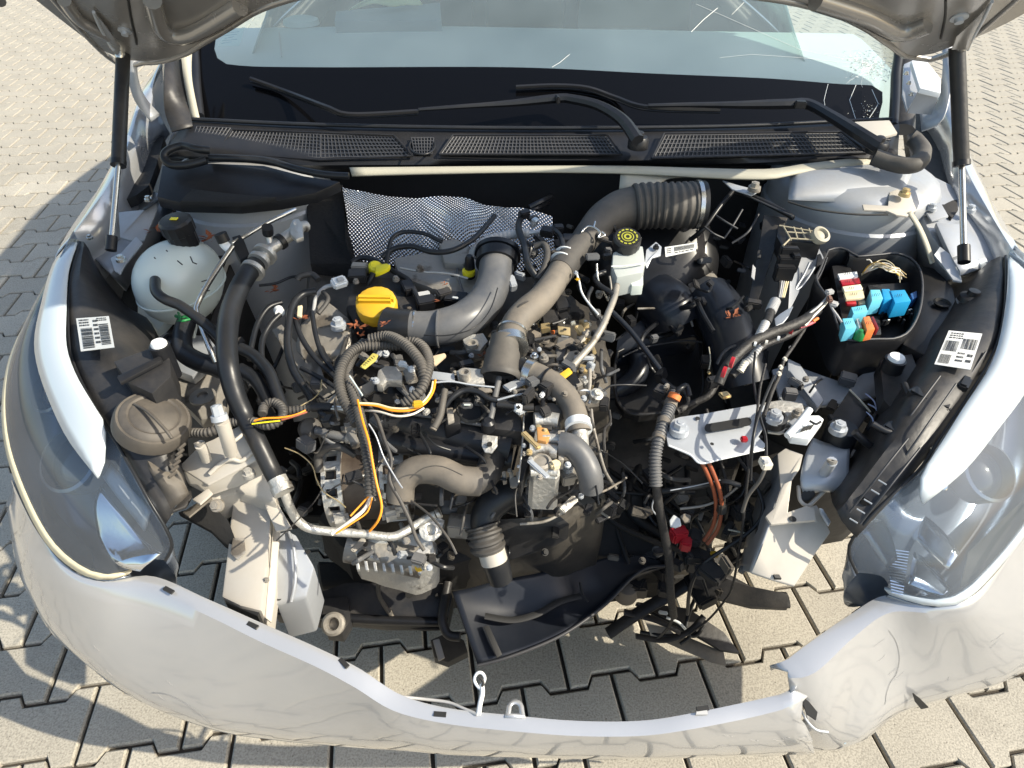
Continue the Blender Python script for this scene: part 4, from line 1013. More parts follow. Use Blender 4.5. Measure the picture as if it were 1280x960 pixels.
slab('booster_bracket', [(808,312,.85),(820,302,.85),(827,308,.85),(826,319,.845),(815,322,.845),(809,335,.835),(806,330,.84)], .003, M_galv, bb); bolt(820, 309, .853, 8, M_black, bb)
sticker('barcode_label', [(831,309),(870,303),(870,313),(832,321)], [.835,.835,.828,.826], bb, [(.28,.15,.95,.65,0,26,9)], [(.05,.2,.15,.6,3),(.3,.75,.6,.2,1)], 'long white barcode label')

# intake duct, hoses ------------------------------------------------
e = empty('intake_duct', P(800, 260, .86), eng, None)
e_l = 'wide ribbed black intake duct'
def sub(o_, parent=eng):   # keep hierarchy at three levels: sub-parts hang from the engine
    return o_
bpy.data.objects.remove(e)
tube('intake_duct', [(872,256,.87),(845,257,.87),(815,257,.868),(792,259,.865)], 56, M_rubd, eng, 'wide ribbed black intake duct', rib=.0125, ribamp=.035, seg=24)
tube('intake_elbow', [(800,258,.865),(778,262,.862),(757,272,.858),(742,286,.85),(728,304,.845)], 50, M_rubd, eng, seg=22, taper=[1.05, 1.0, .85, .72, .66])
tube('duct_clamp', [(868,256,.87),(873,256,.87)], 60, M_steel, eng, seg=28); tube('duct_ring', [(874,256,.87),(879,256,.87)], 58, M_rub, eng, seg=28)
tube('charge_hose', [(738,290,.85),(718,316,.845),(700,340,.84)], 34, M_rubd, eng, seg=20)
tube('charge_hose', [(704,334,.842),(690,356,.838),(674,376,.832),(655,392,.825),(643,408,.818),(637,430,.81)], 34, M_hose, eng, 'pale dusty charge hose curving down from the intake duct', seg=22, taper=[1, .98, 1.0, 1.04, 1.0, .98])
for (a, b) in (((712,322,.846),(715,324,.846)), ((706,330,.844),(709,332,.844))): pass
def band(u, v, z, w, ax, rpx, mt, parent=eng, name='hose_clamp', hw=None):
    c = P(u, v, z); r = px(u, v, z, rpx) ; h = px(u, v, z, w) / 2
    return lathe(name, c, [(r * .97, -h), (r, -h), (r, h), (r * .97, h)], mt, parent, axis=ax, seg=28)
def axis_of(a, b): return (P(*b) - P(*a))
ax1 = axis_of((718,316,.845), (700,340,.84))
band(703, 331, .842, 2, ax1, 18, M_white, name='paint_ring'); band(708, 324, .843, 2, ax1, 18, M_white, name='paint_ring')
band(640, 415, .815, 3, axis_of((643,408,.818),(637,430,.81)), 19.5, M_steel); band(636, 433, .81, 13, (.15, -1, -.15), 24.5, M_steel)
# spring clip
T('spring_clip', [(727,290,.875),(735,283,.88),(744,285,.88),(750,291,.875),(748,297,.87),(756,294,.872),(752,290,.876)], 2.6, M_steel, eng); T('spring_clip', [(742,285,.88),(744,277,.885)], 2.4, M_steel, eng)
# flow valve cup with stem
vc = P(627, 456, .80)
lathe('valve_cup', vc, [(0, .045), (.022, .045), (.0225, .028), (.026, .02), (.028, -.008), (.0305, -.012), (.031, -.018), (.029, -.022), (.026, -.021), (.022, -.010), (.0, -.004)], M_rubd, eng, 'grey round valve cup at the end of the charge hose', axis=(.1, .85, .5), seg=32)
T('valve_stem', [(624,472,.79),(619,495,.78),(614,520,.77),(611,528,.765)], 8, M_pipe, eng)
lathe('stem_foot', P(610, 530, .765), [(.010, -.01), (.010, .004), (.006, .008), (0, .008)], M_black, eng)
# second charge hose
T('charge_hose', [(655,463,.79),(675,470,.79),(697,484,.785),(714,505,.775),(722,530,.765),(724,540,.76)], 30, M_hose, eng, 'short dusty hose between two bright clamps', seg=20)
band(662, 466, .79, 10, axis_of((655,463,.79),(672,469,.79)), 17, M_steel); band(653, 462, .79, 7, axis_of((655,463,.79),(672,469,.79)), 16, M_black); band(682, 474, .79, 2, axis_of((672,469,.79),(690,478,.788)), 16, M_black)
band(723, 533, .765, 11, (.02, -1, -.1), 17, M_white); T('metal_stub', [(724,540,.76),(725,552,.755),(726,570,.75)], 22, M_alu, eng)
T('egr_pipe', [(700,555,.76),(715,558,.76),(728,572,.75),(737,592,.735),(739,610,.71)], 31, M_pipe, eng, 'smooth grey elbow pipe beside the throttle body', seg=20)
# big curved plastic pipe
T('charge_pipe', [(484,406,.80),(512,409,.80),(545,410,.80),(580,400,.805),(604,380,.81),(616,356,.82),(621,330,.83)], 44, M_pipe, eng, 'large curved grey plastic charge pipe', seg=26, n=50, taper=[.9,.92,1.02,1.05,1.0,1,1.05])
T('pipe_sleeve', [(482,405,.80),(498,408,.80),(514,409,.80)], 44, M_rub, eng, seg=24); band(519, 409, .80, 2, (1, .03, 0), 21.5, M_steel)
band(621, 326, .832, 14, (.05, .95, .35), 26, M_black, name='pipe_collar'); band(622, 318, .834, 6, (.05, .95, .35), 29, M_rub, name='pipe_collar')
bolt(640, 329, .835, 9, M_black, eng); 
# caps
oc = P(471, 382, .815)
oil = lathe('oil_filler_cap', oc, [(.030, -.02), (.0335, -.014), (.0345, .0), (.033, .010), (.028, .013), (0, .0135)], M_yel, eng, 'round yellow oil filler cap', axis=(0, -.3, .95), seg=36, knurl=.02)
a_, x_, y_ = frame_axes((0, -.3, .95))
boxm('cap_grip', oc + a_ * .016, (.060, .013, .016), M_yel, eng, rx=17, bev=.004)
lathe('filler_neck', oc, [(.036, -.06), (.038, -.03), (.037, -.018)], M_black, eng, axis=(0, -.3, .95), seg=30)
dp = P(469, 334, .82)
lathe('dipstick_handle', dp, [(.011, -.014), (.012, .004), (.008, .008), (0, .008)], M_yel2, eng, 'yellow dipstick handle', axis=(.2, -.3, .9), seg=22)
slab('dipstick_lever', [(470,331,.832),(483,329,.836),(488,331,.836),(486,335,.834),(476,340,.83),(469,341,.828)], .007, M_yel2, eng)
T('dipstick_tube', [(468,338,.815),(462,352,.80),(458,365,.78)], 8, M_black, eng)
lathe('rail_cap', P(587, 330, .825), [(.009, -.035), (.0095, -.006), (.008, .012), (.005, .018), (0, .018)], M_black, eng, axis=(0, -.1, 1), seg=20)
lathe('rail_cap_ring', P(586, 340, .812), [(.0115, -.004), (.012, .0), (.0115, .004)], M_yel2, eng, axis=(0, -.1, 1), seg=24)
# hoses over the heat shield
T('vacuum_hose', [(482,338,.82),(485,318,.835),(490,298,.85),(505,290,.855),(530,292,.855),(552,302,.85)], 5.5, M_rub, eng)
T('vacuum_hose', [(478,322,.83),(492,311,.84),(515,308,.845),(540,315,.845),(565,313,.85),(590,300,.855),(608,282,.86),(618,270,.86)], 7, M_rub, eng)
T('vacuum_hose', [(440,328,.81),(452,322,.815),(470,326,.815),(490,338,.81),(510,350,.805),(520,368,.80),(530,385,.79)], 7, M_rub, eng)
T('breather_hose', [(590,322,.825),(596,310,.84),(610,300,.85),(635,294,.855),(662,291,.86)], 12, M_grey, eng, 'short pale grey corrugated hose', rib=.008, ribamp=.06, seg=16)
T('metal_tube', [(660,291,.86),(675,290,.86),(690,290,.86)], 6, M_galv, eng)
T('black_hose', [(652,270,.86),(648,285,.865),(655,305,.86),(660,330,.85),(672,350,.83),(668,362,.82)], 9, M_rub, eng)
T('black_hose', [(668,308,.855),(680,306,.86),(684,318,.855),(680,335,.845),(672,350,.835)], 9, M_rubd, eng)
T('black_hose', [(690,285,.865),(700,295,.865),(704,312,.86),(695,325,.85)], 7, M_rub, eng)
for (u, v, z, w, h, a, mt) in ((655,268,.87,14,9,30,M_black),(684,290,.87,16,12,-20,M_black),(698,286,.865,12,9,10,M_blackd),(668,278,.872,10,7,60,M_steel),(710,300,.86,14,14,0,M_black),(640,354,.82,9,20,15,M_galv),(650,345,.82,14,6,-30,M_galv),(662,392,.80,26,18,-8,M_blackd),(688,400,.79,22,26,5,M_blackd),(700,382,.80,20,22,20,M_black)):
    boxm('bracket' if mt is M_galv else 'connector', P(u, v, z), (px(u, v, z, w), px(u, v, z, h), .016), mt, eng, rz=a, rx=15)
# rocker cover relief, alu plates
slab('rocker_cover', [(492,322,.80),(545,312,.805),(600,318,.805),(622,345,.80),(585,372,.79),(540,360,.79),(498,345,.795)], .025, M_alud, eng, 'dull cast cover behind the filler cap', bev=.006)
slab('rocker_cover', [(440,345,.80),(495,345,.80),(520,360,.795),(525,400,.78),(500,415,.775),(445,410,.775),(432,385,.785)], .03, M_blackd, eng, bev=.006)
slab('rocker_step', [(548,300,.82),(570,297,.825),(590,310,.82),(580,330,.812),(555,328,.812)], .02, M_alud, eng, bev=.005)
T('cover_edge', [(500,335,.812),(530,340,.81),(560,342,.81),(585,348,.808)], 3, M_alu, eng)
for (u, v, z, w) in ((525,336,.815,11),(495,349,.81,9),(560,361,.80,9),(606,352,.81,9),(512,388,.79,9),(445,352,.81,8),(545,372,.79,8)): bolt(u, v, z, w, M_alud, eng)
for (u, v, z, w, h, a, mt) in ((530,372,.795,16,12,20,M_grey),(532,378,.80,22,16,20,M_black),(570,374,.795,28,18,-10,M_black),(450,335,.815,20,10,-5,M_alud),(447,345,.812,22,16,5,M_blackd),(510,360,.80,14,20,25,M_black),(555,368,.80,18,12,30,M_blackd),(600,365,.795,20,12,0,M_alud)):
    boxm('connector' if mt in (M_black, M_grey) else 'bracket', P(u, v, z), (px(u, v, z, w), px(u, v, z, h), .018), mt, eng, rz=a, rx=12)
boxm('white_clip', P(569, 372, .81), (.012, .004, .004), M_white, eng, rz=-15)
# left engine mount
lump('engine_mount', [(372,405,.775),(392,385,.785),(402,368,.79),(415,378,.79),(437,398,.785),(440,425,.775),(428,440,.765),(410,443,.76),(396,470,.74),(385,462,.74),(368,440,.75)], .05, M_alud, eng, 'cast engine mount bracket with one large bolt', amp=.004)
slab('mount_arm', [(385,440,.765),(398,450,.76),(408,480,.74),(440,500,.72),(432,508,.715),(400,495,.725),(378,460,.75)], .02, M_alud, eng)
bolt(423, 406, .79, 20, M_galv, eng, name='mount_bolt')
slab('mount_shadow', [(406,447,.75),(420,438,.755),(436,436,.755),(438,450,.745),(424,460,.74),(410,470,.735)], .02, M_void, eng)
# white connector
wc = P(424, 353, .82); boxm('white_connector', wc, (.026, .020, .014), M_white, eng, 'open white plug beside the engine mount', rz=35, rx=20, bev=.003)
boxm('connector_face', wc + Vector((.004, -.004, .008)), (.012, .010, .004), M_grey, eng, rz=35, rx=20); T('connector_tail', [(418,356,.815),(405,360,.81),(395,372,.80),(392,390,.79)], 5, M_grey, eng)

# coolant tank -----------------------------------------------------
tk = empty('coolant_tank', P(222, 350, .80), car, 'milky white coolant tank with black cap')
tc_ = P(222, 348, .80)
prof = []
bm = bmesh.new(); bmesh.ops.create_uvsphere(bm, u_segments=36, v_segments=22, radius=1)
for v in bm.verts:
    q = v.co; q.x = math.copysign(abs(q.x) ** .85, q.x) * .067; q.y = q.y * .080; q.z = math.copysign(abs(q.z) ** .8, q.z) * .075
    if q.z < 0: q.x *= 1 + q.z * 2.2; q.y *= 1 + q.z * 2.0
    q.x += q.y * .12
bmesh.ops.translate(bm, vec=tc_ + Vector((0, .005, -.012)), verts=bm.verts[:])
link('tank_body', bm_mesh(bm), M_tank, tk, smooth=True, angle=80)
bm = bmesh.new()
ringp = [tc_ + Vector((.0680 * math.cos(a) + .082 * math.sin(a) * .12, .005 + .081 * math.sin(a), -.020)) for a in [2 * math.pi * k / 40 for k in range(41)]]
bm_tube(bm, ringp, .0022, 6); link('mould_seam', bm_mesh(bm), M_tank, tk)
ct = P(224, 288, .88)
lathe('tank_cap', ct, [(.024, -.03), (.0245, -.004), (.028, -.002), (.0285, .018), (.025, .022), (.010, .023), (0, .0235)], M_black, tk, axis=(-.05, -.1, 1), seg=30, knurl=.05)
boxm('cap_mark', ct + Vector((0, -.004, .024)), (.012, .008, .0012), M_yel2, tk, bev=0)
lathe('tank_neck', ct + Vector((0, 0, -.05)), [(.024, 0), (.022, .02), (.022, .03)], M_tank, tk)
slab('tank_foot', [(172,372,.74),(205,380,.74),(212,395,.73),(196,414,.71),(186,400,.72),(172,392,.72)], .02, M_tank, tk)
slab('tank_foot', [(225,395,.745),(245,392,.745),(240,412,.73),(228,410,.73)], .02, M_tank, tk)
for (u, v, z, s) in ((197,345,.825,1), (229,398,.775,1.1)):
    T('hose_clip', [(u-9,v-3,z),(u-3,v-1,z+.004),(u+4,v-2,z+.004),(u+9,v+2,z)], 4*s, M_green, tk); T('hose_clip', [(u-7,v+4,z),(u,v+3,z+.004),(u+8,v+1,z+.002)], 3*s, M_green, tk); T('hose_clip', [(u-6,v-7,z+.002),(u-4,v-1,z+.006),(u-5,v+5,z)], 3*s, M_green, tk)
for (p_, q_) in (((238,321),(241,328)), ((241,328),(246,330)), ((222,326),(228,331)), ((208,313),(209,314)), ((193,322),(194,323))):
    T('ink_mark', [(p_[0],p_[1],.868),((p_[0]+q_[0])/2,(p_[1]+q_[1])/2,.868),(q_[0],q_[1],.866)], 1.6, M_ink, tk)
slab('tank_cradle', [(165,395,.70),(200,415,.70),(260,420,.70),(275,440,.69),(240,470,.67),(190,450,.68)], .02, M_bay, car)
slab('apron_plate', [(210,452,.66),(262,455,.66),(285,490,.64),(280,520,.62),(250,525,.62),(225,500,.64)], .02, M_alud, car); lathe('plate_washer', P(254, 497, .665), [(.022, 0), (.022, .004), (.009, .006), (.009, .001), (0, .001)], M_alud, car)
lathe('rubber_stop', P(214, 423, .73), [(.016, -.02), (.016, 0), (.012, .004), (.007, .004), (.006, .001), (0, .001)], M_black, car)

# left-side hoses and pipes -------------------------------------------
ac = empty('air_conditioning_line', P(310, 400, .8), car, 'thick black hose with aluminium fittings and pipes')
T('thick_hose', [(322,328,.85),(306,348,.85),(291,380,.84),(284,415,.835),(285,455,.82),(293,490,.79),(306,520,.76),(322,552,.74),(338,585,.71),(346,600,.70)], 26, M_rub, ac, seg=22, n=70, taper=[1,1,1,.95,.85,.8])
for k, (u, v, z) in enumerate(((316,338,.85),(324,326,.855),(331,318,.858))): band(u, v, z, 6, axis_of((316,338,.85),(331,318,.858)), 15 - (k == 1) * 1.5, M_alu, ac, 'crimp_ferrule')
T('metal_pipe', [(328,322,.857),(340,310,.862),(350,303,.866),(362,294,.87),(374,285,.87),(382,283,.865)], 15, M_alu, ac)
slab('pipe_flange', [(362,282,.885),(366,274,.888),(373,273,.888),(378,280,.885),(379,296,.88),(370,299,.88),(363,292,.883)], .008, M_alu, ac); bolt(368, 279, .892, 6, M_galv, ac)
T('valve_stub', [(338,308,.865),(336,296,.88),(335,286,.895)], 8, M_alu, ac); T('valve_cap', [(335,292,.888),(334,284,.902)], 14, M_black, ac)
band(351, 302, .868, 6, axis_of((340,310,.862),(362,294,.87)), 10, M_black, ac, 'pipe_clip')
T('metal_pipe', [(369,262,.885),(352,270,.885),(330,281,.88),(305,296,.875),(290,304,.872)], 5.5, M_steel, ac)
T('valve_stub', [(288,312,.865),(281,306,.872),(278,300,.88)], 12, M_white, ac); T('valve_cap', [(280,302,.878),(275,292,.892)], 16, M_black, ac)
slab('pipe_clamp_block', [(290,296,.878),(300,293,.88),(305,300,.878),(312,318,.865),(300,325,.86),(292,310,.87)], .016, M_black, ac)
T('metal_pipe', [(291,308,.87),(276,330,.855),(260,355,.84),(247,380,.825),(246,392,.82),(253,412,.80),(262,435,.78),(269,452,.76)], 7, M_steel, ac)
T('thin_hose', [(324,357,.80),(345,354,.80),(362,347,.805),(372,345,.81)], 3.5, M_rub, ac); T('tube_end', [(372,345,.81),(384,343,.81),(392,342,.81)], 4, M_galv, ac)
T('coolant_hose', [(194,350,.835),(195,364,.835),(206,374,.832),(225,382,.825),(248,398,.815),(268,415,.80),(290,438,.78)], 13, M_rub, tk, 'black coolant hose from the side of the tank', seg=16)
T('coolant_hose', [(233,403,.765),(228,420,.76),(230,440,.755),(248,452,.75),(268,458,.745),(285,465,.74)], 24, M_rub, tk, seg=18)
T('coolant_hose', [(300,435,.79),(318,445,.785),(336,465,.78),(346,490,.765),(356,515,.75)], 15, M_rub, ac, seg=16); T('coolant_hose', [(300,462,.77),(320,475,.765),(335,500,.75),(342,525,.74)], 18, M_rub, ac, seg=16)
T('crimp_ferrule', [(346,598,.71),(353,612,.70)], 24, M_alu, ac, seg=22); T('crimp_ferrule', [(351,608,.705),(355,616,.70)], 27, M_alu, ac, seg=22)
T('metal_pipe', [(355,614,.69),(360,628,.67),(370,648,.64),(386,660,.62),(410,664,.61),(450,667,.60),(488,671,.59),(505,665,.59),(520,656,.59),(535,647,.595),(545,643,.60)], 11, M_alu, ac, 'bent bare aluminium pipe', seg=16)
hh = empty('heater_hoses', P(370, 430, .8), car, 'bundle of thin blue-black hoses left of the engine')
T('thin_hose', [(395,364,.815),(378,368,.815),(366,382,.81),(361,405,.80),(360,435,.79),(368,465,.775),(384,490,.76),(394,508,.75)], 10, M_rub, hh)
T('thin_hose', [(352,378,.80),(335,385,.80),(322,405,.79),(315,430,.78),(312,450,.77)], 7, M_rub, hh); T('thin_hose', [(350,393,.80),(338,405,.795),(328,425,.785),(328,450,.775),(340,475,.76)], 7.5, M_rub, hh)
band(349, 389, .803, 8, (.5, -.8, 0), 6, M_white, hh, 'white_tag'); slab('cream_tag', [(372,382,.815),(378,381,.815),(377,396,.808),(371,395,.808)], .004, M_cream, hh)
T('thin_hose', [(368,395,.80),(376,420,.79),(392,445,.775),(412,465,.76),(428,480,.75)], 7, M_rub, hh); T('thin_hose', [(390,390,.80),(395,420,.79),(404,445,.775),(420,465,.76),(430,475,.75)], 6.5, M_rub, hh)
T('thin_hose', [(376,460,.77),(400,472,.765),(420,485,.755),(430,495,.75)], 6, M_rub, hh); T('thin_hose', [(430,440,.77),(422,450,.77),(420,462,.765)], 5, M_rub, hh)
T('thin_hose', [(372,350,.815),(376,345,.82),(390,343,.82),(398,350,.815)], 8, M_rubd, hh); T('thin_hose', [(404,365,.81),(410,375,.81),(398,392,.80)], 6, M_rubd, hh)
slab('steel_bracket', [(340,412,.76),(352,405,.765),(372,430,.755),(392,470,.74),(386,478,.735),(362,450,.745)], .006, M_alud, hh)

# wiring harnesses -------------------------------------------------------
wl = empty('wiring_loom', P(470, 520, .8), car, 'looped corrugated wiring loom with orange wires')
for pts in ([(504,428,.83),(520,428,.832),(531,437,.832),(536,453,.83),(533,470,.826),(526,487,.82),(514,498,.812),(503,506,.805)],
            [(462,424,.825),(484,420,.832),(503,428,.838),(517,441,.838),(527,456,.834),(530,472,.825)],
            [(500,432,.815),(470,432,.818),(450,434,.82),(437,442,.822),(427,459,.82),(424,478,.816),(429,498,.808),(438,514,.80),(446,530,.795)],
            [(455,428,.812),(444,440,.812),(436,455,.812),(435,472,.81),(441,490,.81),(447,510,.805),(453,535,.80),(458,562,.79),(462,592,.775),(463,620,.755)]):
    T('corrugated_conduit', pts, 12.5, M_rubd, wl, rib=.0050, ribamp=.11, seg=12)
T('corrugated_conduit', [(222,545,.74),(240,541,.745),(262,540,.75),(290,528,.755),(315,527,.76),(335,532,.765),(351,524,.77),(353,511,.772),(343,503,.772),(331,507,.77),(328,518,.77)], 11, M_rubd, wl, rib=.0050, ribamp=.11, seg=12)
T('corrugated_conduit', [(353,514,.765),(370,512,.765),(392,509,.765)], 10, M_rubd, wl, rib=.0050, ribamp=.11, seg=12)
T('taped_cable', [(390,509,.765),(405,509,.766),(416,510,.768)], 12, M_tape, wl); T('taped_cable', [(392,508,.765),(388,495,.768),(378,480,.77)], 7, M_tape, wl)
T('orange_wire', [(448,505,.815),(470,507,.812),(490,513,.81),(512,513,.81),(530,505,.812),(541,490,.815),(544,475,.818)], 3.2, M_org, wl); T('orange_wire', [(448,504,.817),(470,505,.814),(490,510,.812),(512,510,.812),(528,503,.814),(538,490,.817),(541,477,.818)], 2.6, M_cream, wl)
T('orange_wire', [(447,500,.82),(453,525,.815),(461,552,.805),(466,580,.79),(471,605,.775),(477,632,.755),(473,650,.74),(462,664,.72)], 3.2, M_org, wl)
T('white_wire', [(414,511,.77),(440,513,.785),(470,514,.805),(495,520,.807),(515,518,.808),(530,510,.811)], 2.8, M_whw, wl); T('white_wire', [(414,508,.77),(430,509,.78),(445,511,.79)], 2.4, M_white, wl)
T('orange_wire', [(318,526,.775),(330,523,.778),(350,522,.778),(368,519,.778),(382,513,.778)], 2.6, M_org, wl); T('red_wire', [(352,525,.776),(366,521,.778),(384,515,.778)], 2.4, M_orc, wl); T('yellow_wire', [(315,530,.773),(330,528,.775),(350,526,.776)], 2, M_yel2, wl)
T('bare_copper_wire', [(464,620,.75),(456,636,.74),(440,650,.735),(425,661,.73),(414,668,.73)], 5, M_whw, wl); T('orange_wire', [(461,620,.752),(450,632,.745),(438,645,.74)], 2.4, M_org, wl); T('orange_wire', [(465,622,.752),(459,640,.742),(440,654,.738),(420,667,.732)], 2, M_org, wl)
T('thin_yellow_wire', [(356,560,.72),(375,568,.72),(390,582,.715),(396,600,.71),(405,615,.705),(422,626,.70),(432,634,.70)], 1.6, M_brass, wl); T('thin_yellow_wire', [(360,520,.75),(375,508,.77),(392,498,.775),(400,488,.775),(402,475,.775)], 1.6, M_brass, wl)
T('green_wire', [(437,470,.825),(445,482,.82),(453,494,.818)], 2.2, M_tank, wl)
slab('paper_tag', [(450,458,.835),(466,441,.838),(473,443,.838),(470,450,.835),(456,461,.832)], .002, mat('dull_yellow_paper', (.42,.36,.08), .7), wl, 'small yellow cable tag'); tg = bmesh.new()
for k in range(6): bm_tube(tg, [P(455 + k * 2.3, 455 - k * 2.0, .8395), P(457 + k * 2.3, 456.5 - k * 2.0, .8392)], .0006, 4)
link('tag_print', bm_mesh(tg), M_ink, wl)
boxm('orange_clip', P(522, 505, .818), (.014, .010, .008), M_yel, wl, rz=10)
T('ground_cable', [(455,500,.80),(470,520,.80),(480,548,.79),(489,575,.775),(487,600,.76),(500,625,.74),(512,650,.72),(520,672,.70),(530,688,.685)], 5, M_rubd, wl)
T('ground_cable', [(461,530,.81),(470,545,.80),(480,572,.78),(495,598,.765),(503,610,.76)], 2, M_galv, wl)

# alternator ------------------------------------------------------------
al = empty('alternator', P(452, 600, .62), car, 'alternator with slotted aluminium end cage')
ac_ = P(466, 598, .60); ax = Vector((1, .10, .05)).normalized(); a_, x_, y_ = frame_axes(ax)
lathe('stator', ac_, [(0, -.05), (.060, -.05), (.066, -.045), (.066, .05), (.060, .055), (0, .055)], mat('brown_stator', (.07, .05, .038), .6, .4, dust=.3, scale=40), al, axis=ax, seg=40)
def cage(h0, h1, r):
    bm = bmesh.new()
    def ringb(ha, hb, ra, rb, seg=44):
        for s_ in range(seg):
            t0, t1 = 2 * math.pi * s_ / seg, 2 * math.pi * (s_ + 1) / seg
            def q(h, r_, t): return ac_ + a_ * h + (x_ * math.cos(t) + y_ * math.sin(t)) * r_
            vs = [bm.verts.new(q(h, r_, t)) for h, r_, t in ((ha, ra, t0), (hb, ra, t0), (hb, ra, t1), (ha, ra, t1), (ha, rb, t0), (hb, rb, t0), (hb, rb, t1), (ha, rb, t1))]
            for f in ((0, 1, 2, 3), (7, 6, 5, 4), (0, 3, 7, 4), (1, 5, 6, 2)): bm.faces.new([vs[i] for i in f])
    ringb(h0, h0 + .006, r, r - .008); ringb(h1 - .006, h1, r + .001, r - .006)
    n = 16
    for k in range(n):
        t = 2 * math.pi * k / n; dt = .095
        def q(h, r_, t): return ac_ + a_ * h + (x_ * math.cos(t) + y_ * math.sin(t)) * r_
        vs = [bm.verts.new(q(h, r_, t_)) for h, r_, t_ in ((h0 + .004, r + .0005, t - dt), (h1 - .004, r + .0005, t - dt), (h1 - .004, r + .0005, t + dt), (h0 + .004, r + .0005, t + dt), (h0 + .004, r - .008, t - dt), (h1 - .004, r - .008, t - dt), (h1 - .004, r - .008, t + dt), (h0 + .004, r - .008, t + dt))]
        for f in ((0, 1, 2, 3), (7, 6, 5, 4), (0, 3, 7, 4), (1, 5, 6, 2), (0, 4, 5, 1), (2, 6, 7, 3)): bm.faces.new([vs[i] for i in f])
    return link('end_cage', bm_mesh(bm), M_alu, al, smooth=False)
cage(-.066, -.036, .074); cage(.022, .060, .072)
lathe('fan_core', ac_, [(0, -.06), (.062, -.06), (.062, -.03)], M_ink, al, axis=ax, seg=30)
boxm('stator_mark', P(447, 594, .672), (.03, .003, .002), M_white, al, rz=-5)
for (u, v, z) in ((438,537,.69),(492,552,.68),(425,650,.60),(488,642,.60)): boxm('mounting_lug', P(u, v, z), (.028, .022, .024), M_alu, al, rz=20, bev=.006)
T('curved_hose', [(400,590,.66),(398,570,.68),(412,558,.70),(430,560,.70),(445,568,.69)], 11, M_rubd, al)
fk = empty('fuel_union', P(390, 536, .72), car)
fk['label'] = 'grey fuel pipe union left of the wiring loom'
lathe('union_nut', P(388, 536, .72), [(.012, -.012), (.017, -.008), (.017, .004), (.012, .008), (0, .009)], M_rubd, fk, axis=(.6, -.5, .6), seg=18)
T('union_pipe', [(395,538,.722),(415,543,.72),(436,548,.715)], 11, M_pipe, fk); T('union_fork', [(402,542,.72),(412,552,.71),(420,555,.705)], 6, M_pipe, fk); band(436, 548, .715, 5, (1, -.2, 0), 7, M_alud, fk, 'pipe_ring')

# compressor -----------------------------------------------------------
cp = empty('compressor', P(500, 680, .45), car, 'cast aluminium compressor low at the front of the engine')
lump('compressor_body', [(438,664,.53),(470,668,.53),(520,662,.53),(545,672,.52),(548,700,.50),(520,712,.49),(470,700,.50),(440,688,.51)], .08, M_alu, cp, amp=.005)
T('compressor_drum', [(436,680,.50),(480,690,.49),(530,700,.48)], 46, M_alud, cp, seg=22)
lathe('port_ring', P(537, 662, .555), [(.014, -.02), (.018, 0), (.018, .006), (.009, .008), (.008, .0), (0, -.002)], M_alu, cp, axis=(.3, -.6, .7), seg=24)
boxm('plug', P(526, 696, .53), (.018, .030, .02), M_grey, cp, rz=-35); lathe('yellow_plug', P(524, 709, .52), [(.006, -.004), (.007, .002), (0, .004)], M_yel, cp, axis=(0, -.8, .6))
for (u, v, z) in ((452,690,.52),(490,705,.50),(508,676,.54),(549,650,.56),(470,696,.51)): bolt(u, v, z, 10, M_alud, cp, axis=(0, -.6, .8))
slab('finned_rib', [(440,686,.525),(470,694,.515),(475,700,.51),(445,692,.52)], .01, M_alu, cp); slab('port_flange', [(530,656,.56),(545,645,.57),(556,650,.565),(552,662,.56),(540,672,.55)], .014, M_alu, cp)

# lower hoses ------------------------------------------------------------
T('coolant_elbow', [(500,624,.665),(503,602,.69),(520,588,.705),(548,588,.71),(576,600,.705),(600,602,.70)], 36, M_hose, eng, 'pale curved coolant elbow', seg=22); T('coolant_elbow', [(592,604,.698),(608,594,.70),(616,572,.70),(620,552,.70)], 33, M_rubd, eng, seg=20)
T('coolant_elbow', [(545,590,.62),(560,560,.64),(566,540,.65)], 26, M_rubd, eng, seg=18); band(500, 615, .64, 4, (.1, -.9, -.6), 17, M_steel)
slab('clip_tab', [(490,620,.66),(508,618,.66),(510,626,.655),(494,628,.655)], .006, M_brass, eng)
T('radiator_hose', [(742,596,.60),(720,607,.60),(690,611,.60),(660,611,.60),(632,618,.60),(612,634,.585),(606,655,.565),(612,680,.54),(620,704,.51),(626,725,.48)], 38, M_rub, eng, 'black radiator hose with two ribbed sections', seg=24, n=80, taper=[.8,.95,1,1,1,1.05,.95,.95,.9,.8])
T('ribbed_section', [(686,611,.601),(668,611,.602),(652,613,.602)], 41, M_rub, eng, rib=.010, ribamp=.07, seg=24); T('ribbed_section', [(603,657,.566),(607,672,.553),(611,688,.535)], 42, M_rubd, eng, rib=.010, ribamp=.08, seg=24)
T('worn_sleeve', [(614,688,.538),(618,702,.522)], 34, M_rail, eng, seg=20)
T('radiator_hose', [(745,596,.60),(752,590,.60)], 30, M_rub, eng)
slab('hose_tray', [(605,650,.54),(700,645,.54),(712,655,.53),(690,668,.50),(640,682,.48),(600,672,.50)], .04, M_blackd, eng); T('tray_pipe', [(650,655,.57),(680,652,.575),(705,640,.58)], 4, M_alud, eng); boxm('tray_plug', P(580, 658, .55), (.05, .03, .03), M_alud, eng, rz=-5)
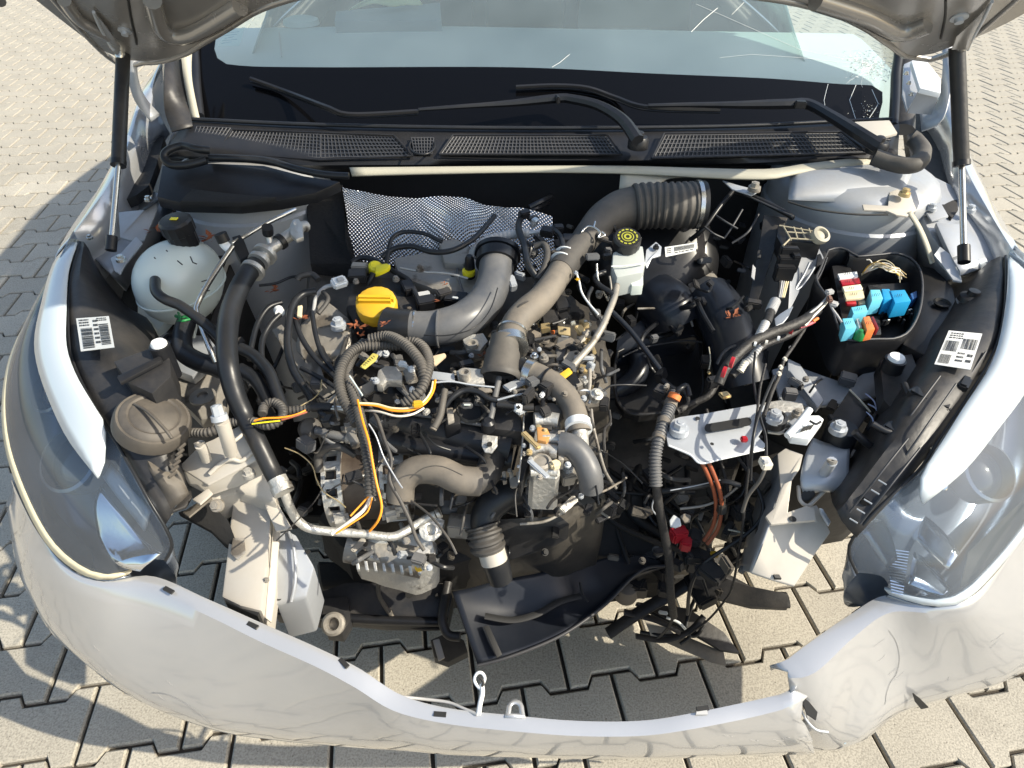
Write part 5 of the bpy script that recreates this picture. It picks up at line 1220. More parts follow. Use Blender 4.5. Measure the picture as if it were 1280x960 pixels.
# manifold / front rail
T('inlet_manifold', [(470,520,.715),(520,530,.715),(580,546,.71),(640,560,.705)], 42, M_blackd, eng, 'long dark inlet manifold across the front of the engine', seg=18); T('inlet_manifold', [(480,548,.70),(540,560,.70),(640,575,.69)], 30, M_black, eng, seg=16)
T('manifold_edge', [(505,516,.745),(560,524,.745),(620,534,.74),(660,538,.735)], 5, M_pipe, eng)
slab('lifting_tab', [(603,543,.742),(622,545,.74),(622,557,.735),(615,566,.73),(606,565,.73),(602,557,.735)], .003, M_alu, eng); lathe('tab_hole', P(612, 556, .738), [(.004, 0), (.004, .0022), (0, .0022)], M_ink, eng)
slab('injector_cover', [(552,492,.765),(572,490,.765),(576,530,.75),(556,532,.75)], .03, M_black, eng, bev=.004); slab('injector_cover', [(600,505,.76),(650,512,.76),(655,540,.745),(605,535,.745)], .03, M_blackd, eng, bev=.004)
slab('sensor_socket', [(558,510,.77),(566,509,.77),(568,525,.765),(560,528,.765)], .006, M_alud, eng)
lathe('filter_mouth', P(589, 508, .76), [(.025, -.03), (.026, 0), (.022, .003), (.02, -.01), (0, -.012)], M_ink, eng, axis=(0, -.5, .85), seg=26)
T('sensor_hose', [(556,508,.775),(565,497,.785),(580,488,.79),(598,490,.79),(612,498,.785),(635,502,.78)], 7.5, M_rub, eng); T('sensor_hose', [(556,488,.79),(553,505,.785),(550,520,.775),(543,534,.765)], 9, M_rubd, eng); T('worn_tip', [(546,527,.768),(541,537,.762)], 9.5, M_hose, eng)
boxm('sensor_plug', P(584, 507, .785), (.016, .008, .008), M_pipe, eng); boxm('sensor_mark', P(584, 506, .79), (.010, .003, .002), M_tank, eng)
# steel brackets behind the loom
slab('steel_bracket', [(538,463,.80),(568,467,.80),(569,477,.796),(538,473,.796)], .003, M_galv, eng, 'flat zinc bracket strip'); slab('steel_bracket', [(570,464,.80),(580,459,.80),(602,461,.80),(606,478,.795),(588,480,.795),(573,474,.797)], .008, M_alu, eng)
lathe('bracket_boss', P(581, 467, .805), [(.009, -.01), (.009, .004), (.006, .004), (.005, -.002), (0, -.002)], M_alud, eng, seg=22); T('retaining_wire', [(545,478,.80),(565,477,.80),(590,481,.795),(618,484,.79)], 2.4, M_galv, eng); slab('dusty_tab', [(597,484,.79),(614,485,.79),(616,489,.787),(602,491,.787)], .003, M_hose, eng)
slab('cam_bracket', [(472,462,.80),(482,456,.803),(495,457,.803),(503,466,.80),(503,475,.797),(485,474,.797),(478,481,.795),(470,480,.795)], .016, M_alu, eng, 'curved cast lever inside the wiring loop', bev=.004); bolt(470, 476, .805, 9, M_galv, eng)
slab('wood_chip', [(535,446,.80),(556,441,.803),(558,444,.80),(545,456,.795),(536,455,.797)], .004, mat('pale_wood', (.5, .4, .27), .8, var=.2), eng)
for (u, v, z, w, h, a, mt) in ((503,455,.80,10,8,-10,M_white),(514,462,.80,8,10,20,M_white),(508,458,.80,5,5,0,M_white),(515,487,.80,6,8,0,M_white),(533,515,.78,7,10,-30,M_alu),(548,500,.78,9,5,30,M_alu),(497,502,.79,7,5,0,M_galv),(513,470,.795,14,26,20,M_alud),(480,500,.77,30,20,0,M_void),(500,490,.76,30,22,0,M_black)):
    boxm('clip' if w < 12 else 'bracket', P(u, v, z), (px(u, v, z, w), px(u, v, z, h), .008), mt, eng, rz=a)

# throttle body --------------------------------------------------------------
tb = empty('throttle_body', P(682, 555, .70), car, 'cast aluminium throttle body streaked with rust')
slab('mounting_plate', [(655,515,.76),(668,514,.76),(664,565,.745),(652,604,.73),(648,600,.73)], .03, M_black, tb)
T('plate_edge', [(655,515,.763),(653,555,.752),(648,603,.733)], 2.2, M_alu, tb, z3=False)
lump('casting', [(668,518,.755),(700,520,.755),(702,545,.75),(700,595,.735),(662,592,.735),(665,550,.75)], .08, M_alu, tb, amp=.003)
T('casting_barrel', [(668,525,.765),(684,524,.765),(698,526,.765)], 19, M_alu, tb, seg=18); T('casting_barrel', [(662,562,.755),(680,562,.755),(697,565,.755)], 17, M_alu, tb, seg=18); T('casting_barrel', [(678,548,.765),(690,548,.765),(704,550,.765)], 12, M_alu, tb, seg=14)
T('casting_barrel', [(663,590,.75),(680,589,.75),(697,590,.75)], 12, M_alu, tb, seg=14)
slab('rust_patch', [(671,533,.774),(684,535,.774),(689,545,.771),(683,552,.77),(672,550,.77)], .008, mat('rust', (.50, .25, .08), .85, var=.35, scale=60), tb); slab('dark_gap', [(671,530,.772),(690,531,.772),(690,537,.77),(671,536,.77)], .004, M_ink, tb)
lathe('motor_disc', P(676, 579, .757), [(.015, -.008), (.015, .004), (.011, .006), (.010, .003), (.004, .004), (0, .004)], M_alud, tb, seg=26); boxm('cream_plug', P(694, 581, .762), (.014, .012, .012), M_cream, tb, rz=25, bev=.003)
slab('clamp_frame', [(697,538,.765),(706,537,.765),(705,575,.752),(698,575,.752)], .02, M_alud, tb); bolt(701, 551, .768, 9, M_galv, tb); bolt(655, 557, .757, 6, M_galv, tb); bolt(648, 583, .748, 4, M_galv, tb)
slab('curved_cover', [(668,507,.77),(690,503,.77),(705,508,.77),(708,516,.765),(698,518,.765),(680,512,.768),(669,514,.768)], .01, M_hose, tb)
slab('cross_clip', [(675,489,.785),(681,489,.785),(682,512,.775),(677,512,.775)], .005, M_black, tb); slab('cross_clip', [(672,492,.786),(685,492,.786),(685,496,.784),(672,496,.784)], .004, M_black, tb)
T('wire_bundle', [(622,505,.78),(640,507,.78),(655,509,.78),(667,509,.78)], 10, M_blackd, tb); boxm('square_clip', P(648, 510, .79), (.011, .013, .008), M_white, tb); boxm('square_clip', P(648, 509, .795), (.006, .006, .006), M_ink, tb)
T('thin_hose', [(622,500,.785),(640,495,.79),(655,492,.79)], 3, M_galv, tb); T('thin_hose', [(640,490,.79),(655,488,.792),(668,492,.79),(675,500,.785)], 5, M_rubd, tb)
for k in range(9): slab('heat_fin', [(627+k*9,590,.70),(632+k*9,588,.70),(634+k*9,598,.69),(629+k*9,600,.69)], .012, M_alud, tb, bev=.001)
for (u, v, z, w, h, a, mt) in ((712,596,.70,22,16,15,M_alud),(700,605,.68,20,16,0,M_black),(722,600,.68,20,20,5,M_black),(740,598,.68,18,22,0,M_blackd),(730,588,.70,18,8,-25,M_hose),(710,588,.71,10,12,30,M_galv)):
    boxm('connector' if mt is M_black else 'bracket', P(u, v, z), (px(u, v, z, w), px(u, v, z, h), .02), mt, tb, rz=a)
bolt(726, 620, .63, 8, M_galv, tb)

# injector pump cluster (sunlit brass and steel pieces)
ip = empty('injection_pump', P(690, 425, .75), car, 'sunlit cluster of zinc brackets and unions right of the charge hose')
slab('pump_plate', [(652,437,.785),(672,432,.785),(690,440,.785),(694,452,.78),(680,458,.78),(655,455,.782)], .006, M_black, ip)
for (u, v, r) in ((654,440,10),(668,446,11),(680,448,12)): bolt(u, v, .795, r, M_steel if r < 12 else M_alud, ip)
slab('pump_tab', [(697,407,.80),(713,409,.80),(713,419,.796),(698,417,.796)], .003, M_brass, ip); lathe('tab_hole', P(706, 412, .8012), [(.003, 0), (.003, .0006), (0, .0006)], M_ink, ip)
slab('solenoid', [(697,420,.79),(712,421,.79),(710,430,.785),(704,450,.775),(695,451,.775),(694,438,.78)], .03, M_pipe, ip, bev=.003)
slab('oval_flange', [(704,446,.79),(712,439,.79),(722,437,.79),(727,441,.79),(725,448,.787),(712,453,.785),(705,452,.786)], .006, M_alud, ip); lathe('flange_hole', P(720, 442, .7905), [(.0028, 0), (.0028, .001), (0, .001)], M_ink, ip)
pc = random.Random(21)
bits = [(676,402,10,14,M_brass),(682,410,12,10,M_brass),(688,414,10,8,M_orr),(660,415,14,12,M_alud),(668,420,12,14,M_hose),(671,432,8,14,M_alud),(685,425,14,12,M_black),(686,432,12,10,M_hose),(725,412,12,12,M_brass),(730,405,8,16,M_brass),(733,417,10,8,M_alud),(727,420,12,6,M_steel),(732,428,7,12,M_brass),(738,426,8,5,M_brass),(733,436,8,8,M_hose),(742,438,5,12,M_brass),(740,448,6,8,M_alu),(738,458,8,9,M_galv),(650,405,10,8,M_alu),(655,425,8,8,M_steel),(646,420,10,7,M_brass),(720,395,18,16,M_blackd),(705,398,14,12,M_black),(716,404,6,6,M_steel),(745,420,6,16,M_black),(700,470,12,10,M_alud),(715,475,16,18,M_black),(722,480,9,12,M_alud),(730,478,7,14,M_alu),(742,485,8,8,M_brass),(728,492,10,7,M_hose),(714,462,14,14,M_black)]
for (u, v, w, h, mt) in bits:
    z = pc.uniform(.765, .795)
    o = boxm('bracket', P(u, v, z), (px(u, v, z, w), px(u, v, z, h), pc.uniform(.004, .014)), mt, ip, rz=pc.uniform(-40, 40), rx=pc.uniform(-20, 30), ry=pc.uniform(-20, 20), bev=.0012)
for k in range(22):
    u, v = pc.uniform(645, 750), pc.uniform(398, 500); z = pc.uniform(.77, .80)
    bolt(u, v, z, pc.uniform(4, 8), pc.choice([M_steel, M_brass, M_alud, M_galv, M_hose]), ip, axis=(pc.uniform(-.5, .5), pc.uniform(-.6, .2), 1))
T('fuel_pipe', [(771,357,.83),(768,372,.83),(760,392,.825),(752,410,.82),(738,432,.81),(722,450,.80),(712,462,.795)], 8.5, M_alud, ip, 'bare metal fuel pipe', seg=14); T('fuel_pipe', [(757,340,.84),(745,345,.84),(748,355,.835),(762,365,.832),(768,372,.83)], 7, M_rub, ip)
T('fuel_pipe', [(722,450,.80),(708,458,.795),(693,456,.795),(685,458,.79)], 4, M_hose, ip); T('fuel_pipe', [(737,462,.785),(737,480,.78),(734,495,.775),(728,505,.77)], 5.5, M_alud, ip)
T('fuel_pipe', [(724,495,.78),(725,490,.785),(733,488,.785),(740,494,.78),(736,504,.775)], 3.5, M_galv, ip); lathe('banjo_union', P(745, 494, .785), [(.009, -.01), (.010, .004), (.006, .006), (.005, .01), (0, .01)], M_alu, ip, axis=(.2, -.3, .9), seg=14)
T('fuel_pipe', [(748,492,.785),(756,487,.785),(765,482,.78),(785,481,.77),(808,482,.765)], 2.6, M_black, ip); T('fuel_pipe', [(739,512,.77),(741,530,.765),(748,560,.74),(757,590,.70),(770,610,.65)], 4, M_alud, ip)
slab('orange_tag', [(698,468,.80),(711,459,.803),(716,465,.80),(703,475,.796)], .003, M_yel, ip, 'small orange tag on the fuel pipe')
T('white_wire', [(720,340,.85),(724,352,.845),(727,365,.84),(735,378,.835),(748,393,.83)], 2.6, M_white, ip); boxm('wire_clip', P(720, 341, .852), (.007, .010, .005), M_galv, ip); boxm('wire_clip', P(722, 349, .85), (.008, .006, .005), M_yel, ip)
T('vacuum_hose', [(740,360,.83),(735,375,.825),(745,395,.80),(758,405,.78)], 5, M_rub, ip); T('hard_line', [(746,330,.86),(748,350,.84),(760,376,.80)], 2.5, M_steel, ip); T('hard_line', [(762,345,.85),(764,362,.83),(760,375,.82)], 2.5, M_alud, ip)
T('black_hose', [(690,405,.80),(700,402,.80),(708,398,.80)], 5, M_black, ip)

# ================================================================== RIGHT SIDE
# fuse box
fb = empty('fuse_box', P(1085, 370, .76), car, 'open black fuse box with coloured fuses and relays')
rim = [(1035,314,.82),(1040,311,.822),(1060,312,.822),(1064,321,.82),(1095,320,.82),(1122,318,.82),(1143,328,.815),(1152,350,.81),(1150,385,.80),(1138,412,.79),(1120,424,.785),(1085,425,.785),(1062,427,.785),(1050,416,.79),(1042,395,.80),(1032,370,.808),(1020,352,.812),(1026,335,.816)]
rimp = PP(rim)
ctr = sum(rimp, Vector()) / len(rimp)
r1 = cr(rimp, 60, True)
def inset(f, dz): return [ctr + (p - ctr) * f + Vector((0, 0, dz)) for p in r1]
rows = [inset(.98, -.075), inset(1.03, -.02), inset(1.03, -.006), inset(1.02, .0), inset(.98, .0), inset(.955, -.006), inset(.93, -.055), inset(.3, -.057)]
bm = bmesh.new(); V = [[bm.verts.new(p) for p in r] for r in rows]
for i in range(len(V) - 1):
    for k in range(60): bm.faces.new((V[i][k], V[i][(k + 1) % 60], V[i + 1][(k + 1) % 60], V[i + 1][k]))
bm.faces.new(V[-1])
link('fuse_box_tub', bm_mesh(bm), M_black, fb, angle=50)
tube('tub_rim', [p + Vector((0, 0, .002)) for p in inset(1.0, 0)[::2]] + [inset(1.0, .002)[0]], 3, M_lat, fb, z3=True)
slab('carrier', [(1040,332,.80),(1062,330,.80),(1085,392,.785),(1100,396,.78),(1102,418,.775),(1056,420,.775),(1052,395,.785)], .02, M_black, fb, bev=.002)
slab('carrier', [(1084,356,.79),(1142,352,.785),(1146,386,.775),(1100,396,.775)], .02, M_black, fb, bev=.002)
def blk(name, q, z, h, mt, lab=None):
    return slab(name, [(u, v, z) for u, v in q], h, mt, fb, lab, bev=.0012)
blk('fuse', [(1047,342),(1071,339),(1073,345),(1050,348)], .812, .005, M_white)
blk('fuse', [(1050,350),(1074,347),(1076,354),(1053,356)], .808, .005, M_red)
blk('fuse', [(1053,358),(1076,355),(1079,361),(1056,364)], .812, .005, mat('ivory_plastic', (.85,.80,.58), .4))
blk('fuse', [(1055,366),(1079,363),(1081,372),(1058,374)], .811, .005, M_cream)
blk('fuse', [(1057,376),(1070,375),(1071,380),(1059,380)], .805, .005, M_red); blk('fuse', [(1073,376),(1081,375),(1082,379),(1074,380)], .803, .005, M_cream)
blk('relay', [(1064,384),(1082,381),(1085,389),(1067,392)], .815, .022, M_lblue)
blk('relay', [(1088,362),(1100,362),(1104,373),(1090,376)], .818, .03, M_lblue); blk('relay', [(1102,361),(1112,361),(1117,373),(1106,375)], .814, .03, M_blue)
blk('relay', [(1113,363),(1131,362),(1139,376),(1119,379)], .816, .03, M_blue); blk('relay', [(1138,367),(1146,363),(1147,371),(1141,374)], .80, .02, mat('deep_blue_plastic', (.03,.11,.30), .35))
blk('relay', [(1053,398),(1066,397),(1071,409),(1057,411)], .812, .026, M_lblue); blk('fuse', [(1070,398),(1074,398),(1078,409),(1074,410)], .805, .016, M_grey)
blk('relay', [(1079,396),(1087,395),(1094,411),(1084,413)], .811, .022, M_orr); blk('fuse', [(1089,396),(1092,395),(1099,410),(1096,411)], .804, .014, mat('maroon_plastic', (.16,.01,.015), .4))
lathe('green_cap', P(1075, 417, .80), [(.008, -.01), (.008, .0), (.004, .007), (0, .008)], M_green, fb)
boxm('relay', P(1118, 391, .79), (.006,.009,.008), M_lblue, fb, rz=20)
pc = random.Random(5)
for k in range(16): boxm('terminal', P(pc.uniform(1098,1140), pc.uniform(384,404), .785), (.005,.003,.010), pc.choice([M_black, M_steel, M_black]), fb, rz=pc.uniform(0,90), bev=.0005)
for k in range(11):
    j = lambda a: pc.uniform(-a, a); m_ = pc.choice([M_cream, M_whw, M_cream, M_whw, M_brass, M_yel])
    T('cut_wire', [(1077,343+j(1.5),.80),(1087+j(3),334+j(5),.825),(1098+j(4),327+k*.8+j(2),.838),(1112+j(4),329+k*1.1,.84),(1122+j(3),339+j(5),.83),(1127+j(7),349+j(6),.815)], 1.15, m_, fb, seg=6)
T('cut_wire', [(1083,325,.825),(1087,325,.826),(1090,329,.822)], 1.8, M_whw, fb)
slab('box_lug', [(1022,318,.825),(1031,313,.828),(1033,317,.826),(1028,330,.82),(1021,332,.82)], .02, M_black, fb)
T('guide_rail', [(1034,322,.822),(1027,340,.817),(1020,352,.813)], 2, M_lat, fb)
# harness from the fuse box
hn = empty('fuse_box_harness', P(960, 430, .78), car, 'black taped cable bundle crossing to the fuse box with white and red marks')
T('taped_cable', [(1022,388,.81),(1005,400,.815),(985,409,.815),(965,416,.812),(940,428,.808),(920,445,.80),(906,462,.79),(898,480,.775)], 13, M_tape, hn, seg=12)
T('taped_cable', [(1005,408,.79),(985,420,.79),(955,432,.785),(935,450,.775),(915,470,.76)], 9, M_tape, hn)
for (u, v, c_) in ((974,410,M_white),(959,416,M_white),(973,423,M_white),(958,428,M_whw),(944,430,M_white)): band(u, v, .812, 3, (1, -.4, 0), 3, c_, hn, 'paint_mark')
for (u, v) in ((990,411),(915,453),(905,465)): band(u, v, .81, 4, (1, -.55, 0), 7.2, M_red, hn, 'red_tape')
T('braided_sleeve', [(969,377,.82),(963,390,.82)], 13, M_grey, hn, rib=.004, ribamp=.06); T('taped_cable', [(963,390,.82),(958,404,.818)], 12, M_tape, hn); T('braided_sleeve', [(957,404,.818),(950,418,.812),(945,428,.80)], 11, M_grey, hn, rib=.004, ribamp=.06)
T('braided_sleeve', [(950,432,.80),(940,446,.785),(930,455,.775)], 9, M_grey, hn, rib=.004, ribamp=.06); T('braided_sleeve', [(932,452,.78),(925,464,.77)], 9, M_whw, hn, rib=.004, ribamp=.06)
slab('foil_scrap', [(975,392,.825),(983,387,.83),(992,382,.835),(986,395,.828),(979,404,.82),(970,408,.818),(968,398,.82)], .003, M_galv, hn, 'crumpled pale foil scrap')
T('grey_wire', [(1003,404,.815),(1012,392,.82),(1022,384,.824),(1032,374,.828),(1038,366,.83)], 3, M_grey, hn); T('grey_wire', [(1006,407,.812),(1018,394,.818),(1030,382,.822),(1037,372,.828)], 3, M_whw, hn); T('grey_wire', [(1036,372,.828),(1040,385,.822),(1047,395,.815),(1052,403,.81)], 3, M_grey, hn)
boxm('wire_wrap', P(1037, 374, .832), (.008,.016,.008), mat('brown_tape', (.2,.11,.08), .7), hn, rz=-10); boxm('wire_wrap', P(1037, 365, .834), (.014,.010,.008), M_grey, hn, rz=20); boxm('wire_wrap', P(1043, 380, .826), (.012,.014,.006), M_grey, hn, rz=-35)
T('red_wire', [(1000,409,.808),(1010,406,.808),(1018,402,.808)], 4, mat('pink_wire', (.5,.12,.14), .5), hn); T('orange_wire', [(1016,402,.81),(1022,398,.81)], 4, M_orr, hn)
T('marked_cable', [(1005,412,.79),(992,432,.785),(980,450,.78),(974,470,.77),(965,490,.765),(955,520,.76)], 5, M_tape, hn)
for (u, v) in ((989,435),(981,449),(976,459),(974,467)): band(u, v, .782, 4, (.3, -1, 0), 2.5, M_whw, hn, 'paint_mark')
# side loom left of the bay: fuse carrier with grid
gc = empty('grid_bracket', P(1000, 295, .85), car, 'black ribbed plastic carrier with sunlit edges painted cream')
M_litp = mat('sunlit_plastic_edge', (.35, .31, .22), .6)  # cream paints the sun along the edges of the black ribs
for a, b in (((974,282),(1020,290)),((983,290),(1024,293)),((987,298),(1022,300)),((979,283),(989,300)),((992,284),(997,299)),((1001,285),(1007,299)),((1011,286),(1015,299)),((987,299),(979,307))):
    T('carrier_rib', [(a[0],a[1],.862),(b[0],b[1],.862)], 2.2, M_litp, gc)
slab('carrier_body', [(973,281,.855),(1022,287,.855),(1026,306,.85),(990,302,.85),(978,308,.85),(971,295,.853)], .03, M_black, gc)
lathe('carrier_ring', P(1026, 294, .868), [(.012, -.012), (.016, -.004), (.016, .004), (.011, .006), (.010, .0), (.004, .002), (0, .002)], M_seam, gc, axis=(.2, -.5, .85), seg=24)
for (u, v, w, h) in ((985,318,22,10),(984,330,26,12),(980,341,24,12),(992,325,10,20)): boxm('plug_block', P(u, v, .84 - (v - 318) * .001), (px(u, v, .84, w), px(u, v, .84, h), .03), M_black, gc, rz=-3)
for k in range(5): T('cut_wire', [(975 + k * 3, 345, .81), (974 + k * 2.4, 358, .80), (972 + k * 2, 372, .80)], 2, pc.choice([M_white, M_cream, M_grey, M_black]), gc)
slab('apron_panel', [(996,303,.83),(1022,306,.83),(1030,322,.825),(1005,352,.80),(985,392,.78),(988,345,.81)], .004, M_bay, car)
T('apron_rib', [(1012,328,.828),(1004,345,.81),(994,362,.795),(1004,356,.80),(1018,334,.823)], 3, M_bay, car)
slab('guide_plate', [(955,268,.86),(985,272,.86),(972,300,.84),(958,345,.80),(944,386,.77),(935,378,.77),(950,300,.83)], .005, M_blackd, car, 'dark slanted steel plate behind the battery tray'); slab('guide_plate_hole', [(947,313,.829),(953,311,.829),(951,322,.824),(946,323,.824)], .003, M_ink, car)
slab('small_label', [(941,330,.817),(945,335,.814),(943,350,.806),(939,346,.808)], .002, M_grey, car)
fr = empty('air_box_frame', P(930, 265, .85), car, 'open black frame of the removed air filter box')
for pts, w_ in (([(863,300,.80),(880,285,.83),(900,258,.86),(917,238,.875)],6),([(917,238,.875),(950,250,.875),(985,268,.87),(990,272,.865)],7),([(930,243,.878),(990,270,.872)],2.5),([(893,268,.85),(905,276,.85),(922,286,.84)],2.5),([(880,283,.835),(892,292,.83),(905,298,.82)],2.5),([(905,298,.82),(915,284,.84),(928,262,.86)],2.5),([(915,304,.81),(935,290,.83),(948,268,.85)],3)):
    T('frame_bar', pts, w_, M_lat if w_ < 4 else M_black, fr)
bolt(943, 235, .90, 16, M_alud, fr); slab('frame_lug', [(903,225,.895),(925,232,.895),(950,238,.89),(940,244,.888),(915,236,.89)], .003, M_galv, fr)
# ducts, battery tray, right gearbox side
T('air_duct', [(885,372,.74),(900,390,.735),(912,420,.72),(922,450,.70),(930,480,.67)], 62, M_under, car, 'wide black ribbed air duct', seg=22)
T('duct_lip', [(896,455,.72),(905,440,.735),(920,432,.74),(938,436,.735)], 4, M_lat, car)
T('air_duct', [(820,375,.72),(835,385,.72),(842,400,.70)], 70, M_under, car, seg=20)
bt = empty('battery_tray', P(822, 465, .62), car, 'empty black battery tray')
trp = [(772,440,.66),(800,428,.665),(850,420,.67),(872,422,.67),(877,450,.66),(878,490,.645),(862,510,.64),(800,518,.64),(780,512,.64),(770,495,.645),(768,465,.65)]
slab('tray_floor', [(u, v, z - .03) for u, v, z in trp], .02, M_black, bt); rr_ = PP(trp); T('tray_rim', trp + [trp[0]], 4.5, M_black, bt); T('tray_rim', [(u + 6, v + 6, z + .004) for u, v, z in trp[:4]], 2, M_lat, bt)
T('tray_rim', [(797,386,.74),(830,386,.74),(858,393,.73),(866,408,.71)], 3, M_alud, bt); T('tray_rim', [(770,425,.68),(790,408,.70),(797,390,.73)], 3, M_black, bt)
slab('tray_wall', [(770,440,.66),(772,425,.68),(800,400,.70),(862,400,.70),(872,420,.67)], .04, M_under, bt)
T('drain_hose', [(742,500,.60),(755,490,.61),(775,485,.62),(792,474,.63),(800,460,.64),(798,446,.645)], 26, M_under, car, seg=18); T('black_hose', [(760,385,.79),(785,410,.77),(805,435,.75),(825,462,.73)], 7, M_under, car)
T('starter_cable', [(822,470,.70),(840,485,.69),(855,490,.68),(860,505,.67),(850,515,.665)], 8, M_rub, car); T('starter_cable', [(845,515,.67),(865,505,.67),(885,495,.68),(895,480,.69)], 9, M_tape, car)
boxm('cable_plug', P(890, 478, .71), (.02,.016,.02), M_blackd, car, rz=15, bev=.003); boxm('cable_clip', P(886, 466, .72), (.005,.008,.004), M_brass, car); boxm('cable_clip', P(906, 494, .71), (.018,.016,.006), M_brass, car, rz=20, bev=.003); T('thin_wire', [(886,434,.73),(888,450,.73),(886,462,.725)], 1.6, M_seam, car)
slab('gearbox_mount', [(860,355,.72),(890,338,.73),(900,350,.725),(885,372,.71),(868,378,.71)], .03, M_alud, car); boxm('mount_clip', P(862, 385, .74), (.012,.006,.004), M_grey, car)
slab('bay_floor_plate', [(905,470,.55),(950,470,.55),(1000,500,.52),(990,560,.48),(930,580,.46)], .02, M_blackd, car)
slab('apron_panel', [(965,462,.70),(990,455,.705),(1030,470,.705),(1060,480,.70),(1100,452,.725),(1108,464,.72),(1095,495,.70),(1050,505,.69),(1010,508,.68),(975,500,.685)], .006, M_bay, car, 'dusty grey apron panel below the fuse box')
slab('apron_rib', [(985,448,.73),(1000,455,.725),(1030,500,.70),(1022,510,.695),(1005,490,.70),(985,462,.72)], .012, M_bay, car)
for (u, v, w, h, a) in ((1025,488,14,8,60),(990,480,18,10,20),(950,450,16,30,-20),(935,470,20,14,30),(1040,510,30,12,-20),(1100,520,30,50,30),(1075,470,20,20,0)):
    boxm('black_block', P(u, v, .67), (px(u, v, .67, w), px(u, v, .67, h), .03), M_blackd, car, rz=a, bev=.004)
# big zinc front plate
fp = empty('front_plate', P(900, 540, .72), car, 'bare zinc plate with a long slot bolted across the right rail')
pl = [(833,545,.725),(836,532,.728),(841,524,.73),(850,521,.73),(880,517,.73),(946,505,.73),(956,506,.73),(957,530,.725),(948,546,.722),(958,556,.72),(952,562,.718),(905,572,.717),(876,578,.716),(862,568,.718),(835,556,.722)]
slab('plate', pl, .003, M_galv, fp, bev=.0008)
T('plate_fold', [(836,557,.722),(862,568,.718),(876,579,.715),(905,573,.716),(955,562,.718)], 2.5, M_white, fp)
bm = bmesh.new()
sl = [P(886 + 5.5 * math.cos(a), 535 + 5.5 * math.sin(a), .7312) for a in [math.pi / 2 + math.pi * k / 6 for k in range(7)]] + [P(934 + 5.5 * math.cos(a), 527 + 5.5 * math.sin(a), .7312) for a in [-math.pi / 2 + math.pi * k / 6 for k in range(7)]]
bm.faces.new([bm.verts.new(p) for p in sl]); link('slot', bm_mesh(bm), M_ink, fp, smooth=False)
for (u, v, r) in ((872,523,3),(890,555,2.4),(951,546,2.6)): lathe('plate_hole', P(u, v, .7309), [(px(u, v, .73, r), 0), (px(u, v, .73, r), .0006), (0, .0006)], M_ink, fp, seg=14)
bolt(849, 536, .733, 25, M_galv, fp); lathe('isolator', P(968, 523, .735), [(.019, -.01), (.019, .004), (.014, .006), (.011, .002)], M_black, fp, seg=26); bolt(968, 522, .742, 22, M_galv, fp)
slab('small_plate', [(955,503,.727),(975,500,.728),(1003,504,.728),(1008,520,.724),(1000,534,.72),(975,542,.718),(960,540,.72)], .004, M_alu, fp); bolt(997, 517, .732, 14, M_alud, fp); bolt(985, 540, .722, 9, M_blackd, fp); boxm('red_clip', P(930, 549, .73), (.010,.010,.008), M_red, fp)
slab('connector_white', [(1006,524,.76),(1012,519,.762),(1024,519,.762),(1030,524,.76),(1012,549,.752),(990,546,.752),(987,540,.754)], .014, M_white, fp, 'white plug with a barcode on the zinc plate'); T('connector_rod', [(984,545,.765),(998,530,.77),(1012,512,.775)], 9, M_white, fp); cbm = bmesh.new()
for k in range(9): bm_tube(cbm, [P(1000 + k * 1.6, 540 - k * .4, .7632), P(1004 + k * 1.6, 534 - k * .4, .7635)], pc.choice([.0004, .0008]), 4)
link('connector_print', bm_mesh(cbm), M_ink, fp); T('dark_lead', [(1012,526,.768),(1020,530,.766),(1026,527,.768)], 3, M_black, fp)

# right chassis rail
rr = empty('chassis_rail', P(990, 660, .5), car, 'cut-open right chassis rail, beige primer and dust')
slab('rail_top', [(963,650,.65),(985,640,.655),(1008,634,.655),(1021,631,.655),(1038,665,.64),(1020,690,.62),(993,732,.59),(965,724,.593),(939,715,.596),(950,690,.62)], .004, M_rail, rr)
loft('rail_side', [[(975,566,.66),(978,600,.64),(966,640,.655),(962,655,.65),(939,716,.594)],[(958,580,.55),(950,610,.53),(940,650,.52),(930,690,.49),(925,712,.47)]], M_bay, rr, nu=16, nv=6, thick=.003)
slab('rail_flange', [(972,567,.69),(982,560,.695),(1004,568,.695),(1000,585,.69),(990,600,.685),(985,640,.667),(1008,632,.667),(1018,635,.665),(1020,650,.66),(964,655,.66),(957,645,.662),(968,635,.667),(976,610,.675)], .005, M_rail, rr)
loft('support_bracket', [[(1016,548,.70),(1035,555,.70),(1062,560,.70)],[(1006,570,.695),(1035,572,.70),(1061,575,.695)],[(1000,600,.68),(1030,606,.685),(1060,600,.685)],[(1004,617,.665),(1032,614,.668),(1059,618,.665)]], M_galv, rr, nu=12, nv=10, thick=.003, label='pale folded support bracket on the right rail')
T('short_stud', [(1030,592,.69),(1036,583,.72),(1040,577,.74)], 13, M_galv, rr); lathe('stud_bore', P(1040, 577, .742), [(.006, -.002), (.007, .002), (.003, .002), (.003, -.004), (0, -.004)], M_alud, rr, axis=(.1, .4, .9))
lathe('rubber_mount', P(1049, 548, .70), [(.024, -.03), (.024, .018), (.02, .024), (0, .025)], M_rub, rr, 'black rubber mount with a bright bolt', seg=26); bolt(1048, 536, .735, 22, M_galv, rr)
slab('torn_bracket', [(1035,525,.71),(1048,508,.72),(1062,487,.735),(1074,498,.73),(1088,514,.72),(1070,540,.71),(1058,540,.71)], .004, M_blackd, rr); T('torn_edge', [(1062,487,.737),(1074,499,.732),(1088,515,.722)], 2.5, M_seam, rr)
